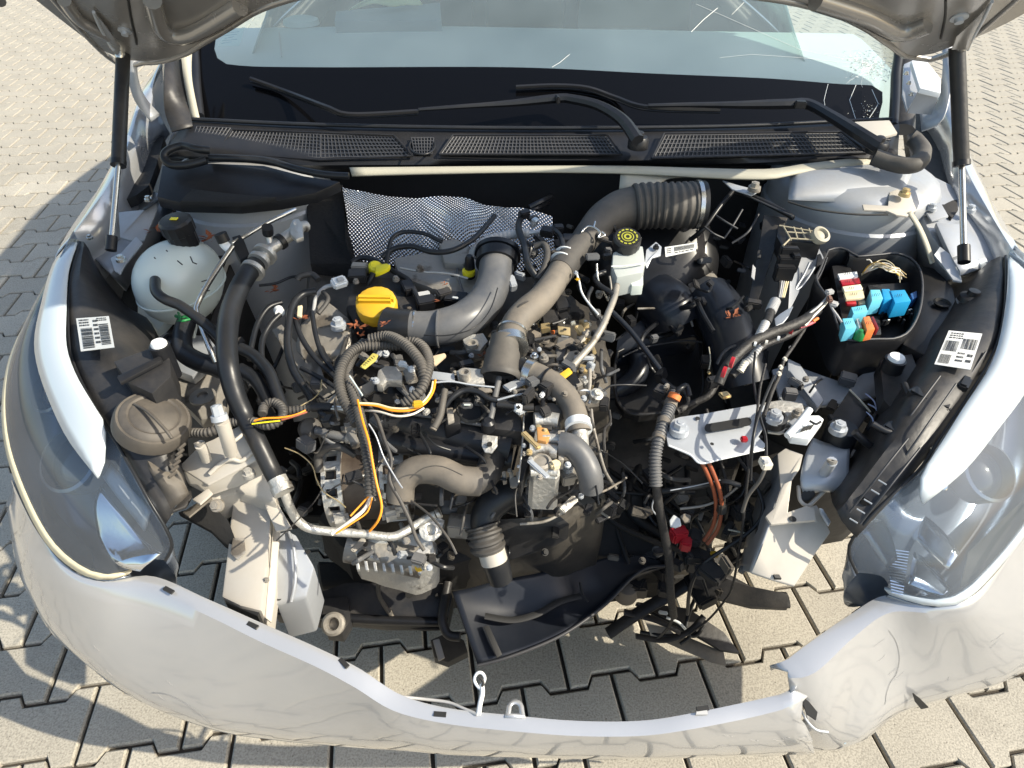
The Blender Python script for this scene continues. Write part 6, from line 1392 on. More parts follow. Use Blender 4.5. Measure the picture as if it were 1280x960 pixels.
lathe('rail_hole', P(991, 649, .6625), [(.005, 0), (.005, .001), (0, .001)], M_ink, rr, seg=16); slab('rail_hole', [(967,718,.5995),(974,718,.599),(977,723,.597),(969,722,.598)], .006, M_ink, rr, bev=0)
slab('rail_slot', [(1000,620,.665),(1006,610,.672),(1018,612,.672),(1020,618,.668),(1012,626,.66),(1001,626,.66)], .008, M_ink, rr, bev=.002); slab('rail_slot', [(976,568,.672),(992,568,.671),(990,580,.667),(976,576,.669)], .006, M_ink, rr, bev=.001)
T('slot_rim', [(998,608,.67),(1000,625,.665),(1010,632,.66),(1022,622,.662),(1032,612,.668)], 5, M_rail, rr)
slab('small_tab', [(1063,560,.68),(1082,566,.675),(1074,580,.67),(1065,582,.67)], .006, M_rail, rr); slab('small_tab', [(1024,634,.67),(1029,636,.67),(1039,652,.66),(1036,657,.66),(1026,640,.665)], .004, M_galv, rr)
slab('skirt_plate', [(1040,600,.64),(1064,590,.66),(1068,610,.65),(1058,625,.64),(1042,622,.64)], .004, mat('pinkish_primer', (.36,.28,.24), .6, dust=.3), rr)
for (u0, v0, u1, v1) in ((1082,492,1097,515),(1085,505,1098,520),(1083,515,1092,535)): T('blue_wire', [(u0,v0,.72),((u0+u1)/2+3,(v0+v1)/2-2,.72),(u1,v1,.71)], 1.8, mat('pale_blue_wire', (.45,.52,.75), .4), rr)

# vertical conduit and cables on the right
vl = empty('starter_loom', P(825, 580, .6), car, 'olive corrugated conduit dropping beside the zinc plate')
T('corrugated_conduit', [(842,492,.74),(836,512,.735),(829,530,.73),(823,550,.72),(819,575,.70),(820,607,.67)], 15, M_pipe, vl, rib=.005, ribamp=.09, seg=14)
for t in ((838,506,.737),(829,528,.731),(823,547,.722)): band(*t, 9, (.3, 1, .1), 8.4, M_hose, vl, 'tape_band')
T('taped_cable', [(820,605,.67),(824,635,.63),(830,665,.58),(836,700,.52),(838,740,.44),(842,770,.36)], 11, M_tape, vl)
lathe('orange_grommet', P(843, 496, .75), [(.010, -.004), (.010, .004), (.006, .006), (.005, .0)], M_orr, vl, axis=(.4, .6, .6)); T('black_grommet', [(845,490,.745),(850,486,.75),(858,482,.75),(862,495,.74)], 7, M_rub, vl); boxm('plug_body', P(826, 490, .74), (.02,.022,.016), M_blackd, vl, rz=-35); boxm('plug_body', P(833, 484, .75), (.008,.012,.01), M_alud, vl, rz=-35)
oc_ = empty('orange_cable', P(892, 625, .5), car, 'two orange-brown cables curving down to the gearbox')
T('cable', [(876,576,.68),(884,592,.66),(892,612,.63),(895,635,.59),(891,658,.55),(880,676,.52)], 5, M_orc, oc_); T('cable', [(884,575,.68),(892,592,.66),(900,615,.63),(902,638,.59),(897,662,.55),(884,680,.52)], 5, M_orc, oc_)
rc = empty('red_connector', P(853, 672, .5), car, 'broken red plug with grey socket')
boxm('plug_half', P(848, 668, .53), (.028,.020,.024), M_red, rc, rz=20, bev=.003); boxm('plug_half', P(857, 680, .52), (.018,.020,.022), M_red, rc, rz=-15, bev=.003); boxm('socket', P(868, 672, .51), (.022,.030,.02), M_blackd, rc, rz=-20, bev=.004); boxm('socket_foot', P(873, 702, .47), (.045,.028,.04), M_blackd, rc, rz=-8, bev=.005); boxm('cream_clip', P(893, 693, .50), (.012,.012,.006), M_yel, rc, rz=10)
slab('torn_white_tape', [(837,650,.56),(842,643,.565),(850,648,.565),(852,656,.56),(845,659,.558),(838,657,.558)], .004, M_white, rc); slab('torn_white_tape', [(850,645,.565),(856,641,.567),(864,644,.565),(863,652,.56),(856,653,.56)], .004, M_hose, rc)
dc = empty('hanging_cables', P(930, 620, .5), car, 'black cables hanging down in front of the right rail')
T('cable', [(957,455,.80),(950,485,.79),(946,520,.78),(938,570,.74),(932,620,.68),(928,660,.62),(922,700,.55),(915,735,.46),(905,752,.40),(885,775,.34),(862,792,.30)], 3.2, M_tape, dc)
T('cable', [(944,440,.80),(942,475,.79),(950,520,.78),(957,545,.77),(958,570,.76)], 3.2, M_rub, dc); T('cable', [(968,470,.79),(955,500,.785),(945,530,.78),(940,560,.76),(938,600,.70)], 4, M_rub, dc)
T('cable', [(958,582,.75),(950,600,.73),(935,620,.70),(928,640,.67)], 5, M_rubd, dc); T('cable', [(828,614,.60),(850,611,.61),(880,607,.62),(905,602,.64),(925,607,.64)], 7, M_rub, dc); T('cable', [(838,613,.616),(870,607,.626),(900,600,.652)], 1.6, M_galv, dc)
T('cable', [(850,636,.57),(880,632,.58),(905,622,.60),(925,606,.63)], 3.5, M_alud, dc); T('cable', [(818,622,.60),(815,635,.58),(822,645,.56),(832,650,.55)], 2, M_galv, dc)
boxm('small_white_plug', P(957, 579, .765), (.014,.018,.012), M_whw, dc, 'small pale square plug', rz=5, bev=.002); boxm('plug_face', P(957, 577, .772), (.008,.008,.004), M_grey, dc); T('cream_wire', [(910,662,.56),(925,665,.56),(938,668,.56)], 2.4, M_seam, dc)
for k in range(4): T('cable', [(pc.uniform(880,960), pc.uniform(470,560), .66), (pc.uniform(880,955), pc.uniform(560,640), .60), (pc.uniform(860,940), pc.uniform(640,720), .50), (pc.uniform(850,930), pc.uniform(700,770), .38)], pc.uniform(3, 7), pc.choice([M_rub, M_tape, M_black]), dc)
for k in range(26):
    u, v = pc.uniform(860,965), pc.uniform(560,720); boxm('black_clip', P(u, v, pc.uniform(.45,.6)), (pc.uniform(.01,.04), pc.uniform(.01,.03), .02), pc.choice([M_black, M_blackd, M_void, M_grime]), dc, rz=pc.uniform(0,180), rx=pc.uniform(-30,30), bev=.003)

# left chassis rail ------------------------------------------------------
lr = empty('chassis_rail', P(310, 680, .5), car, 'bent left chassis rail, beige primer, open at its cut front end')
rl = [[(291,616,.615),(287,650,.60),(282,700,.575),(277,746,.55)],[(298,608,.628),(295,650,.612),(291,700,.587),(286,748,.562)],[(312,606,.63),(312,650,.614),(310,700,.59),(306,756,.562)],[(330,612,.625),(331,650,.612),(328,705,.588),(324,764,.558)],[(336,618,.612),(338,655,.60),(335,710,.575),(330,770,.545)],[(338,622,.56),(341,660,.55),(338,715,.525),(332,776,.50)]]
slab('rail_box', [(292,614,.615),(335,612,.615),(338,650,.603),(334,710,.578),(327,764,.553),(300,757,.553),(277,746,.553),(284,690,.583)], .085, M_rail, lr, bev=.004)
slab('rail_flange', [(337,614,.60),(344,612,.598),(350,662,.58),(347,700,.565),(345,740,.545),(339,778,.53),(331,772,.535),(336,720,.565),(341,665,.59)], .004, M_rail, lr)
slab('cut_opening', [(281,748,.548),(324,765,.548),(322,770,.545),(282,753,.545)], .06, M_ink, lr, bev=0)
slab('rail_patch', [(291,672,.5975),(305,672,.5975),(307,690,.59),(297,700,.5855),(288,692,.589)], .002, M_alud, lr)
slab('crash_box', [(342,668,.56),(360,663,.56),(370,668,.555),(393,708,.53),(383,747,.50),(345,756,.50),(340,710,.53)], .10, M_bay, lr, bev=.005); T('box_crease', [(361,665,.562),(368,690,.55),(369,725,.525),(364,752,.503)], 4, M_bay, lr)
lathe('box_hole', P(385, 690, .542), [(.004, 0), (.004, .001), (0, .001)], M_ink, lr); lathe('box_hole', P(349, 748, .503), [(.004, 0), (.004, .001), (0, .001)], M_ink, lr)
slab('gusset', [(330,630,.62),(345,625,.62),(365,660,.60),(345,664,.60)], .004, M_rail, lr)
slab('tower_plate', [(223,583,.70),(236,571,.715),(250,556,.73),(267,549,.735),(283,540,.74),(303,530,.745),(318,548,.735),(329,570,.72),(295,588,.705),(260,606,.69)], .004, M_rail, lr, 'crumpled cream-coloured mounting plate with two studs')
slab('tower_skirt', [(223,584,.695),(260,606,.686),(328,571,.715),(332,590,.68),(300,605,.67),(262,618,.66),(236,605,.67)], .003, M_rail, lr)
T('pressed_rib', [(262,592,.704),(278,578,.716),(290,574,.720),(302,576,.716),(316,565,.724)], 6, M_rail, lr)
slab('crossmember_end', [(252,602,.66),(285,585,.67),(325,575,.67),(340,600,.65),(345,628,.63),(330,625,.63),(295,615,.63),(270,625,.63),(255,620,.64)], .05, M_rail, lr, bev=.006)
T('mount_stud', [(289,566,.74),(284,548,.775),(277,526,.81)], 17, M_rail, lr, seg=20); bolt(274, 521, .82, 21, M_galv, lr, axis=(-.15, .35, .9), name='stud_bolt', h=.016)
T('mount_stud', [(258,574,.725),(254,563,.75),(250,556,.765)], 13, M_rail, lr, seg=16); lathe('stud_bore', P(249, 554, .768), [(.006, -.002), (.007, .001), (.004, .001), (.003, -.006), (0, -.006)], M_alud, lr, axis=(-.1, .4, .9))
bolt(311, 592, .70, 16, M_alu, lr); bolt(271, 632, .66, 17, M_alud, lr, axis=(-.1, -.6, .8)); T('plate_lip', [(292,552,.745),(302,544,.748),(308,537,.748)], 5, M_rail, lr); bolt(333, 725, .57, 7, M_alud, lr)
bs = random.Random(12)
for (q, z) in (([(203,618),(222,600),(226,612),(212,640)],.68),([(213,640),(238,612),(240,620),(232,634)],.67),([(228,640),(262,618),(265,622),(236,646)],.66),([(198,630),(212,622),(216,640),(205,650)],.67),([(240,624),(260,610),(266,616),(250,630)],.68)):
    slab('broken_plastic', [(u, v, z + bs.uniform(-.01,.01)) for u, v in q], .004, bs.choice([M_rail, M_hose, M_blackd]), lr)
slab('lamp_bracket', [(222,640,.63),(262,628,.64),(285,650,.62),(300,690,.58),(280,680,.58),(262,662,.60)], .01, M_void, lr)

# subframe and front crossmember -------------------------------------------
sfm = empty('subframe', P(480, 750, .28), car, 'grimy black lower subframe and crossmember')
slab('crossmember', [(392,742,.30),(430,728,.31),(480,724,.31),(560,726,.31),(566,745,.30),(560,772,.28),(480,772,.28),(440,768,.28),(400,768,.28)], .05, M_blackd, sfm, bev=.006)
T('crossmember_edge', [(340,758,.28),(380,764,.285),(410,770,.285),(470,775,.28),(560,778,.28)], 12, M_black, sfm); slab('crossmember', [(336,752,.26),(400,740,.27),(420,760,.265),(400,775,.26),(345,768,.26)], .03, M_blackd, sfm)
lathe('crossmember_hole', P(512, 743, .3125), [(.008, 0), (.008, .001), (0, .001)], M_ink, sfm); lathe('crossmember_hole', P(548, 745, .3105), [(.006, 0), (.006, .001), (0, .001)], M_ink, sfm)
lathe('tow_ring', P(417, 780, .31), [(.010, -.012), (.018, -.012), (.021, -.006), (.021, .006), (.017, .010), (.012, .010), (.010, .006), (.010, -.012)], M_alud, sfm, 'greasy ring bushing', axis=(.05, -.5, .86), seg=26); slab('tow_lug', [(405,748,.31),(435,745,.31),(438,775,.30),(428,792,.29),(408,790,.29),(402,772,.30)], .03, M_blackd, sfm)
T('lower_arm', [(560,728,.32),(556,750,.31),(553,775,.30),(560,793,.29),(575,796,.29)], 12, M_blackd, sfm); slab('arm_plate', [(538,800,.24),(560,790,.26),(580,800,.26),(585,815,.24),(560,828,.22),(543,822,.22)], .02, M_blackd, sfm); slab('arm_plate', [(541,800,.262),(549,798,.264),(556,822,.25),(548,826,.248)], .004, M_alud, sfm)
T('dangling_strap', [(425,620,.62),(445,650,.58),(460,690,.50),(472,722,.40),(474,745,.34),(488,768,.29)], 6, M_rubd, sfm); T('wire_end', [(486,760,.30),(492,772,.28),(505,780,.27)], 4, M_hose, sfm)
T('undertray_rib', [(500,782,.24),(530,786,.24),(560,785,.25)], 5, M_blackd, sfm)
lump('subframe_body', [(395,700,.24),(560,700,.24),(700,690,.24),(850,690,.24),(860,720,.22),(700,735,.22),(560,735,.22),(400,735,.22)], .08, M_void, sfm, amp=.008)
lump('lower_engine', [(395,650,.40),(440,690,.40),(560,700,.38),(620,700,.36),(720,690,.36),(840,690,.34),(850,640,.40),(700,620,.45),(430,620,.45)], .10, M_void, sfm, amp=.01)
for (pts, w_) in (([(760,792,.16),(800,765,.20),(840,742,.24),(870,722,.27),(880,712,.28)],16),([(880,715,.28),(905,725,.27),(930,738,.25),(950,748,.24),(985,750,.24)],22),([(795,795,.16),(830,800,.15),(860,790,.16),(880,770,.18)],8),([(780,765,.20),(820,775,.19),(850,790,.17)],9),([(842,770,.22),(835,785,.18),(820,800,.15)],4)):
    T('control_arm', pts, w_, M_blackd, sfm, flat=.5)
slab('undertray_remnant', [(860,705,.32),(900,720,.31),(935,732,.30),(985,742,.28),(985,760,.26),(940,758,.26),(900,748,.27),(865,730,.29)], .01, M_blackd, sfm); lathe('ball_joint', P(783, 738, .26), [(.022, -.02), (.026, 0), (.022, .018), (.01, .024), (0, .024)], M_hose, sfm, seg=20)
for k in range(60):
    u = bs.uniform(560, 950); v = bs.uniform(640, 745)
    if u < 720 and v < 690: continue
    z = .40 - (v - 640) * .0014
    boxm('grimy_part', P(u, v, z), (bs.uniform(.015,.07), bs.uniform(.01,.05), .03), bs.choice([M_void, M_void, M_grime, M_blackd]), sfm, rz=bs.uniform(0,180), rx=bs.uniform(-25,25), bev=.004)
for k in range(14): T('grimy_pipe', [(bs.uniform(720,860), bs.uniform(560,620), .44), (bs.uniform(740,880), bs.uniform(610,660), .42), (bs.uniform(760,900), bs.uniform(660,720), .34)], bs.uniform(4, 12), bs.choice([M_void, M_grime, M_rub]), sfm)

# ---------------------------------------------------------------- fill of small dark hardware
fr_ = random.Random(77)
def clutter(n, poly_box, z0, z1, parent, mats, kinds=('bracket', 'plug', 'bolt', 'hose')):
    for k in range(n):
        u, v = fr_.uniform(poly_box[0], poly_box[2]), fr_.uniform(poly_box[1], poly_box[3]); z = fr_.uniform(z0, z1)
        kd = fr_.choice(kinds); mt = fr_.choice(mats)
        if kd == 'bracket': boxm('bracket', P(u, v, z), (fr_.uniform(.01,.04), fr_.uniform(.006,.02), fr_.uniform(.003,.01)), mt, parent, rz=fr_.uniform(0,180), rx=fr_.uniform(-40,40), bev=.0015)
        elif kd == 'plug': boxm('plug', P(u, v, z), (fr_.uniform(.012,.028), fr_.uniform(.01,.02), fr_.uniform(.01,.02)), fr_.choice([M_black, M_blackd, M_pipe]), parent, rz=fr_.uniform(0,180), rx=fr_.uniform(-25,25), bev=.002)
        elif kd == 'bolt': bolt(u, v, z, fr_.uniform(5,10), mt, parent, axis=(fr_.uniform(-.4,.4), fr_.uniform(-.7,.1), 1))
        else:
            a = fr_.uniform(0, 6.28); L = fr_.uniform(15, 45)
            T('small_hose', [(u,v,z),(u+math.cos(a)*L*.5+fr_.uniform(-6,6),v+math.sin(a)*L*.5+fr_.uniform(-6,6),z+fr_.uniform(0,.02)),(u+math.cos(a)*L,v+math.sin(a)*L,z-.01)], fr_.uniform(2.5,7), fr_.choice([M_rub, M_rubd, M_black, M_pipe]), parent, seg=8)
clutter(60, (390,420,650,500), .735, .77, eng, [M_blackd, M_grime, M_alud, M_black])
clutter(45, (430,500,650,620), .66, .71, eng, [M_blackd, M_grime, M_alud, M_black])
clutter(30, (560,330,760,440), .77, .80, eng, [M_blackd, M_grime, M_black, M_alud])
clutter(40, (740,500,900,650), .50, .62, eng, [M_grime, M_black, M_blackd, M_void], ('bracket','plug','hose','hose'))
clutter(30, (640,450,760,510), .73, .77, ip, [M_blackd, M_grime, M_alud, M_brass])
clutter(26, (290,420,400,560), .66, .74, hh, [M_black, M_blackd, M_void], ('bracket','hose','plug'))
clutter(30, (340,560,440,660), .50, .58, eng, [M_black, M_void, M_grime], ('bracket','hose','plug'))
clutter(26, (640,255,760,330), .82, .86, eng, [M_black, M_blackd, M_grime], ('bracket','hose','plug'))
clutter(24, (870,280,960,400), .74, .80, fr, [M_black, M_void, M_blackd], ('bracket','hose','plug'))

# ================================================================== LOOSE THINGS
tp = empty('torn_panel', P(680, 770, .30))
thing(tp, 'torn black plastic undertray panel hanging slanted in the opening above the bumper', 'plastic panel')
loft('panel_sheet', [[(565,740,.36),(610,730,.36),(660,719,.36),(720,706,.35),(790,690,.34),(850,686,.33)],
                     [(575,768,.345),(620,764,.33),(680,756,.325),(740,735,.325),(800,712,.32),(850,698,.325)],
                     [(586,800,.33),(630,792,.32),(690,780,.32),(740,760,.32),(790,725,.32),(845,703,.325)],
                     [(597,831,.315),(640,818,.32),(702,792,.325),(755,755,.33),(795,716,.335),(850,706,.33)]], M_under, tp, nu=40, nv=16, thick=.004, jitter=.006)
T('panel_rim', [(597,832,.32),(640,820,.325),(702,794,.33),(755,757,.335),(790,722,.34),(812,709,.342),(850,707,.335)], 4, M_lat, tp)
T('panel_crease', [(606,770,.352),(640,775,.346),(670,768,.345),(700,752,.345),(726,745,.343)], 9, M_ink, tp, flat=.3)
slab('panel_slot', [(604,783,.343),(611,781,.343),(628,818,.332),(621,822,.332)], .003, M_ink, tp)
T('panel_fold', [(725,728,.352),(728,742,.348),(735,752,.345)], 3, M_ink, tp)
ds = empty('plastic_debris', P(875, 775, .1))
thing(ds, 'broken black plastic bracket with pale torn insert lying on the blocks at the right end of the opening', 'debris')
slab('debris_plate', [(796,752,.12),(830,772,.12),(862,788,.12),(900,812,.10),(925,816,.09),(905,790,.11),(860,760,.13)], .008, M_blackd, ds)
slab('debris_insert', [(802,765,.132),(822,772,.132),(846,795,.128),(838,802,.127),(815,798,.128)], .003, M_rail, ds); slab('debris_insert', [(826,800,.10),(860,796,.10),(905,815,.09),(908,832,.085),(890,828,.085)], .003, M_hose, ds)
for pts in ([(795,755,.14),(830,775,.14),(865,795,.13),(880,782,.14)],[(800,790,.12),(835,795,.13),(870,790,.13)],[(838,765,.15),(850,785,.14),(862,795,.13),(850,805,.12)],[(870,745,.17),(860,770,.15),(856,795,.13)]): T('debris_bar', pts, 5, M_black, ds)
T('debris_clip', [(833,772,.15),(848,778,.15),(858,788,.14)], 3.5, M_white, ds); boxm('debris_clip', P(829, 766, .15), (.02,.008,.006), M_white, ds, rz=-10)
hk = empty('release_cable', P(598, 870, .44))
thing(hk, 'white hooked cable end and wire lying over the middle of the bumper edge', 'cable')
T('hook_rod', [(598,893,.50),(600,880,.50),(603,866,.50),(602,856,.50)], 6.5, M_white, hk); T('hook_loop', [(602,858,.50),(606,848,.505),(602,841,.51),(596,842,.51),(593,850,.505),(597,858,.50),(602,862,.50)], 4, M_white, hk); T('hook_loop', [(598,846,.51),(604,852,.508),(602,860,.50)], 3.5, M_blackd, hk)
T('hook_wire', [(500,871,.50),(530,874,.49),(560,878,.49),(580,886,.495),(597,893,.50)], 4, M_grey, hk)
# dead leaves
def leaf(u, v, z, s, seed, lab):
    r_ = random.Random(seed); bm = bmesh.new(); c = P(u, v, z)
    for k in range(7):
        a = r_.uniform(0, 6.28); L = s * r_.uniform(.5, 1.0); d = Vector((math.cos(a), math.sin(a), r_.uniform(0, .5))) * L; w_ = Vector((-math.sin(a), math.cos(a), r_.uniform(-.3, .3))) * L * .22
        o1 = Vector((r_.uniform(-1, 1), r_.uniform(-1, 1), 0)) * s * .4
        vs = [bm.verts.new(c + o1 + q) for q in (Vector((0, 0, 0)), d * .5 + w_ + Vector((0, 0, s * .1)), d, d * .5 - w_)]
        bm.faces.new((vs[0], vs[1], vs[2])); bm.faces.new((vs[0], vs[2], vs[3]))
    o = link('dry_leaf', bm_mesh(bm), M_leaf, None, smooth=False)
    thing(o, lab, 'leaf', 'dry brown leaves fallen into the engine bay'); return o
for i, (u, v, z, s, lab) in enumerate(((443,408,.80,.020,'curled rusty brown leaf beside the large engine mount bolt'),(450,418,.79,.012,'small brown leaf scrap just in front of the engine mount bolt'),
    (195,288,.85,.022,'brown leaves wedged behind the left side of the coolant tank cap'),(262,300,.85,.024,'brown leaves wedged between coolant tank cap and pipe clamp'),(345,362,.74,.022,'dead leaves at the foot of the left strut tower'),
    (378,398,.80,.014,'small dark leaf on the left arm of the engine mount'),(557,355,.815,.010,'orange-brown leaf on the cast cover behind the filler cap'),(546,376,.805,.012,'brown leaf beside the black connector under the curved pipe'),
    (480,405,.83,.009,'tiny leaf scrap at the near edge of the yellow filler cap'),(606,445,.80,.010,'orange leaf scrap in shade left of the round valve cup'),(915,395,.77,.018,'brown leaves beside the wide black air duct'))):
    leaf(u, v, z, s, i + 3, lab)

slab('wing_gap', [(176,140,.86),(198,148,.86),(205,172,.86),(196,205,.86),(186,232,.86),(170,244,.855),(156,250,.85),(165,215,.86),(174,180,.865)], .02, M_void, car)  # black slabs painted in for the unlit voids beside both wings
slab('wing_gap', [(1130,138,.89),(1165,140,.89),(1180,135,.89),(1187,168,.885),(1192,205,.88),(1198,262,.86),(1190,272,.86),(1165,250,.865),(1142,215,.875),(1135,180,.88)], .02, M_void, car)
strip('pillar_highlight', [(226,66,1.06),(230,100,1.02),(240,150,.965)], [(240,62,1.06),(240,100,1.02),(250,150,.965)], M_seam, car)  # narrow cream strip paints the highlight on the dark pillar
strip('pillar_skirt', [(206,80,1.05),(205,110,1.02),(206,140,.98),(215,165,.955)], [(228,66,1.055),(231,100,1.015),(236,130,.985),(241,158,.96)], M_blackd, car)
loft('arch_shade_sheet', [[(.52,.98,.62),(.62,.94,.62),(.80,.96,.60)],[(.50,.96,.40),(.62,.90,.40),(.80,.92,.38)],[(.50,1.0,.10),(.62,.96,.10),(.80,.98,.12)]], M_void, car, 'black curved sheet behind the right rail, added to shade the paving', nu=12, nv=10, thick=.004, z3=True)  # added sheet, hung here to throw shade on the paving

clutter(34, (560,590,760,640), .55, .60, eng, [M_alud, M_grime, M_blackd, M_alu])
clutter(30, (430,640,700,700), .47, .52, eng, [M_alud, M_grime, M_blackd, M_void])
clutter(36, (640,395,755,500), .775, .80, ip, [M_alud, M_brass, M_hose, M_black, M_galv], ('bracket', 'bolt', 'plug'))
clutter(20, (760,600,950,720), .46, .54, sfm, [M_blackd, M_grime, M_alud, M_black])

sc_ = random.Random(31); bm = bmesh.new()
dg = bpy.context.evaluated_depsgraph_get()
def on_bumper(u, v):
    o_ = Vector((0, 0, CAMH)); d_ = ray(u, v).normalized(); best = None
    for ob in (bump, b2):
        ok, loc, nrm, _ = ob.ray_cast(o_ - LOC[ob.name], d_, distance=4, depsgraph=dg)
        if ok:
            p = loc + LOC[ob.name]; 
            if best is None or (p - o_).length < (best[0] - o_).length: best = (p, nrm if nrm.dot(d_) < 0 else -nrm)
    return best
def mark(u, v, a, L, w, wob=1.0):
    pts = []
    for k in range(7):
        h = on_bumper(u + math.cos(a) * L * k / 6, v + math.sin(a) * L * k / 6 + sc_.uniform(-wob, wob))
        if h: pts.append(h[0] + h[1] * .0006)
    if len(pts) > 3: bm_tube(bm, pts, w, 4)
for k in range(9): mark(sc_.uniform(1090, 1240), sc_.uniform(800, 880), sc_.uniform(-.8, -.5), sc_.uniform(6, 22), .00016)
for k in range(7): mark(sc_.uniform(880, 1000), sc_.uniform(915, 935), sc_.uniform(-.15, .15), sc_.uniform(6, 22), .0002)
for k in range(8): mark(sc_.uniform(60, 240), sc_.uniform(800, 870), sc_.uniform(.6, .8), sc_.uniform(6, 26), .00018)
o = link('scratches', bm_mesh(bm), mat('scratch_grey', (.34,.33,.32), .5), bump); o['kind'] = 'stuff'
bm = bmesh.new()
pts = []
for (u, v) in ((1111,788),(1118,798),(1123,812),(1124,826),(1120,842),(1113,852),(1108,866),(1106,880)):
    h = on_bumper(u, v)
    if h: pts.append(h[0] + h[1] * .0006)
if len(pts) > 3: bm_tube(bm, cr(pts, 30), .00025, 4)
for ring_ in ([(189,866),(191,876),(196,886),(205,895),(218,902),(235,907),(250,909)],[(189,866),(205,867),(222,873),(240,884),(256,897),(265,908)]):
    pts = []
    for (u, v) in ring_:
        h = on_bumper(u, v)
        if h: pts.append(h[0] + h[1] * .0006)
    if len(pts) > 3: bm_tube(bm, cr(pts, 24), .0009 if ring_[1][0] == 191 else .0004, 4)
link('panel_seam', bm_mesh(bm), mat('seam_grey', (.2,.2,.2), .6), bump)

# more thin wires, unions and small castings over the middle of the engine
mw = random.Random(91)
for k in range(34):
    u, v = mw.uniform(400, 760), mw.uniform(400, 640); a = mw.uniform(-.9, .9) + mw.choice([0, 1.57]); L = mw.uniform(30, 90)
    z = .80 - max(0, v - 430) * .00055
    q = [(u + math.cos(a) * L * t + mw.uniform(-7, 7), v + math.sin(a) * L * t + mw.uniform(-7, 7), z - mw.uniform(0, .03)) for t in (0, .33, .66, 1)]
    T('thin_wire', q, mw.uniform(1.6, 4.2), mw.choice([M_rub, M_rubd, M_tape, M_rub, M_tape, M_rub, M_hose]), eng, seg=7)
clutter(44, (560,395,700,520), .76, .785, eng, [M_alud, M_galv, M_black, M_hose, M_grime])
clutter(40, (405,430,560,560), .74, .775, eng, [M_alud, M_black, M_grime, M_galv])
clutter(26, (640,590,765,650), .60, .64, eng, [M_alud, M_black, M_blackd, M_alu])
clutter(24, (750,380,900,470), .68, .73, fr, [M_black, M_blackd, M_void], ('bracket', 'hose', 'plug'))
clutter(18, (985,455,1110,540), .69, .73, rr, [M_black, M_alud, M_galv, M_blackd])
# level marks and ribs on the coolant tank
for k in range(3): tube('level_mark', [(252, 352 + k * 7, .842 - k * .006), (262, 349 + k * 7, .838 - k * .006)], 1.4, M_ink if k != 1 else M_grey, tk)
# ratings printed on the fuses and relays
fm = bmesh.new()
for (u, v, z) in ((1059,342,.8135),(1062,351,.8095),(1064,360,.8135),(1068,367,.8125),(1074,386,.8165),(1096,368,.8195),(1124,369,.8175),(1060,403,.8135),(1086,403,.8125)):
    for q in range(3):
        a_ = P(u - 3 + q * 2.6, v + 1.5, z + .001); b_ = P(u - 1.8 + q * 2.6, v - 1.5, z + .001); bm_tube(fm, [a_, b_], .0004, 4)
link('fuse_print', bm_mesh(fm), M_ink, fb)

# compressor fins, bolts and boss detail
for k in range(8): slab('finned_rib', [(444+k*11,700+k*1.2,.51),(448+k*11,700+k*1.2,.51),(450+k*11,712+k*.8,.50),(446+k*11,712+k*.8,.50)], .006, M_alu, cp, bev=.001)
clutter(16, (440,660,550,712), .535, .55, cp, [M_alu, M_alud, M_black, M_galv])
clutter(14, (655,515,712,600), .762, .775, tb, [M_alu, M_alud, M_brass, M_galv], ('bolt', 'bracket', 'bolt'))
T('crimp_collar', [(546,642,.60),(550,640,.602)], 15, M_alu, ac)

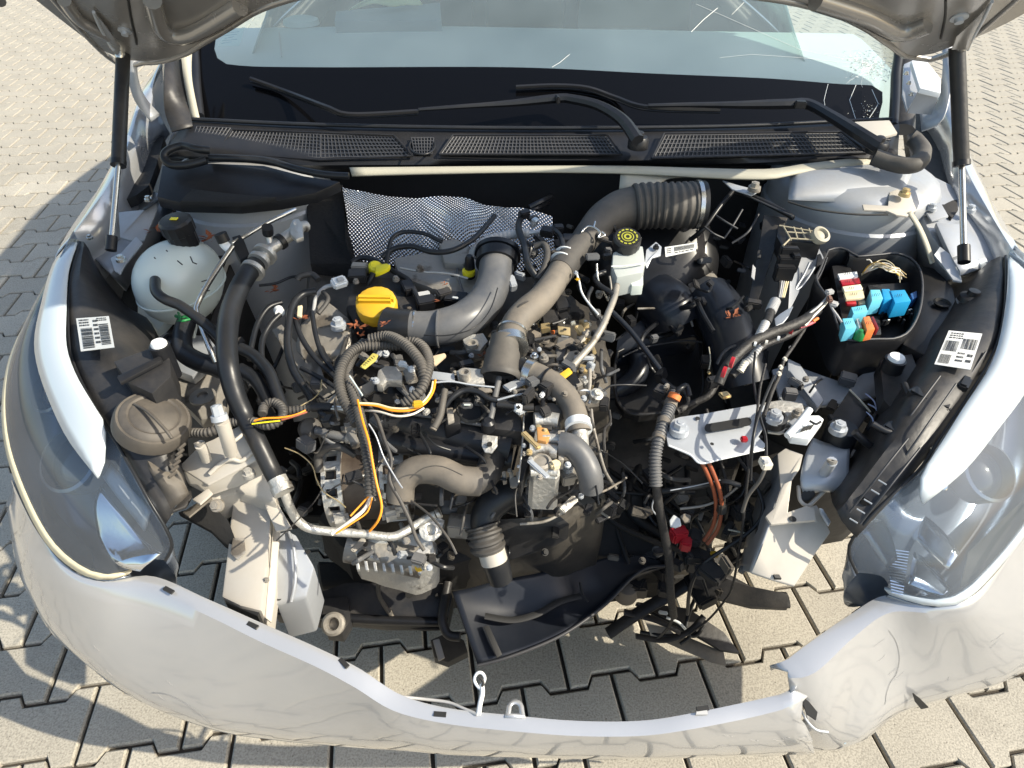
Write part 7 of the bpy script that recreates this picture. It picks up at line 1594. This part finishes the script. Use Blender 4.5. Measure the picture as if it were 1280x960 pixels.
# black tray apron and moulded detail round the fuse box and the right lamp housing
slab('tray_apron', [(1146,330,.79),(1172,336,.79),(1192,360,.79),(1200,400,.79),(1190,440,.785),(1160,446,.78),(1128,430,.775),(1146,400,.785)], .03, M_black, fb, bev=.004)
lathe('apron_hole', P(1178, 378, .793), [(.012, -.004), (.015, .0), (.012, .002), (.010, -.003), (0, -.004)], M_ink, fb, seg=22)
slab('strut_cup', [(1195,372,.80),(1212,362,.805),(1232,368,.805),(1238,382,.80),(1218,385,.798),(1200,384,.798)], .004, M_bay, car); lathe('rubber_stop', P(1214, 372, .812), [(.020, -.006), (.018, .002), (.010, .006), (.009, .014), (0, .015)], M_black, car, seg=22)
hd = random.Random(8)
for (a, b) in (((1232,440),(1165,540)),((1215,436),(1150,530)),((1195,480),(1118,590)),((1175,470),(1108,560)),((1150,560),(1075,655)),((1135,548),(1062,640))):
    T('housing_rib', [(a[0],a[1],.818),((a[0]+b[0])/2,(a[1]+b[1])/2,.79),(b[0],b[1],.735)], 2.6, M_lat, hr_)
for (u, v, w, h, a) in ((1205,480,26,12,-50),(1180,505,30,16,-55),(1158,530,22,10,-55),(1130,560,34,14,-50),(1108,590,26,12,-50),(1085,620,30,12,-50),(1150,495,18,26,-35),(1120,540,20,30,-35),(1218,400,14,30,-15)):
    z = .80 - max(0, v - 480) * .0006
    boxm('housing_block', P(u, v, z), (px(u, v, z, w), px(u, v, z, h), .014), hd.choice([M_black, M_blackd]), hr_, rz=-a, bev=.003)
for k in range(12): u = 1235 - k * 13; v = 470 + k * 15; T('housing_clip', [(u, v, .80 - k * .009), (u - 6, v - 4, .80 - k * .009)], 3.5, M_blackd, hr_)
T('housing_duct', [(1090,530,.77),(1112,540,.765),(1130,530,.77),(1138,505,.78),(1130,480,.785)], 9, M_black, hr_)
for k in range(5): T('clip_spring', [(1098 - k * 9, 600 + k * 12, .75 - k * .012), (1108 - k * 9, 606 + k * 12, .75 - k * .012)], 2, M_galv, hr_)
# clamps and seams on the big hoses
band(655, 392, .826, 2, (.7, -.9, -.1), 18.5, M_rubd, eng, 'hose_bead'); band(548, 411, .805, 1.6, (1, 0, 0), 23.8, M_pipe, eng, 'mould_seam')
T('mould_seam', [(530,419,.832),(560,419,.834),(592,410,.838),(612,388,.842),(622,360,.846)], 1.6, M_black, eng)
T('mould_seam', [(512,598,.728),(530,585,.74),(552,583,.745),(578,594,.742)], 1.4, M_rubd, eng)
slab('torn_lug', [(578,424,.79),(590,418,.795),(604,416,.795),(610,426,.79),(600,438,.785),(584,437,.785)], .008, M_alu, eng); lathe('lug_bore', P(590, 430, .798), [(.010, -.004), (.010, .003), (.006, .003), (.005, -.002), (0, -.002)], M_alud, eng)
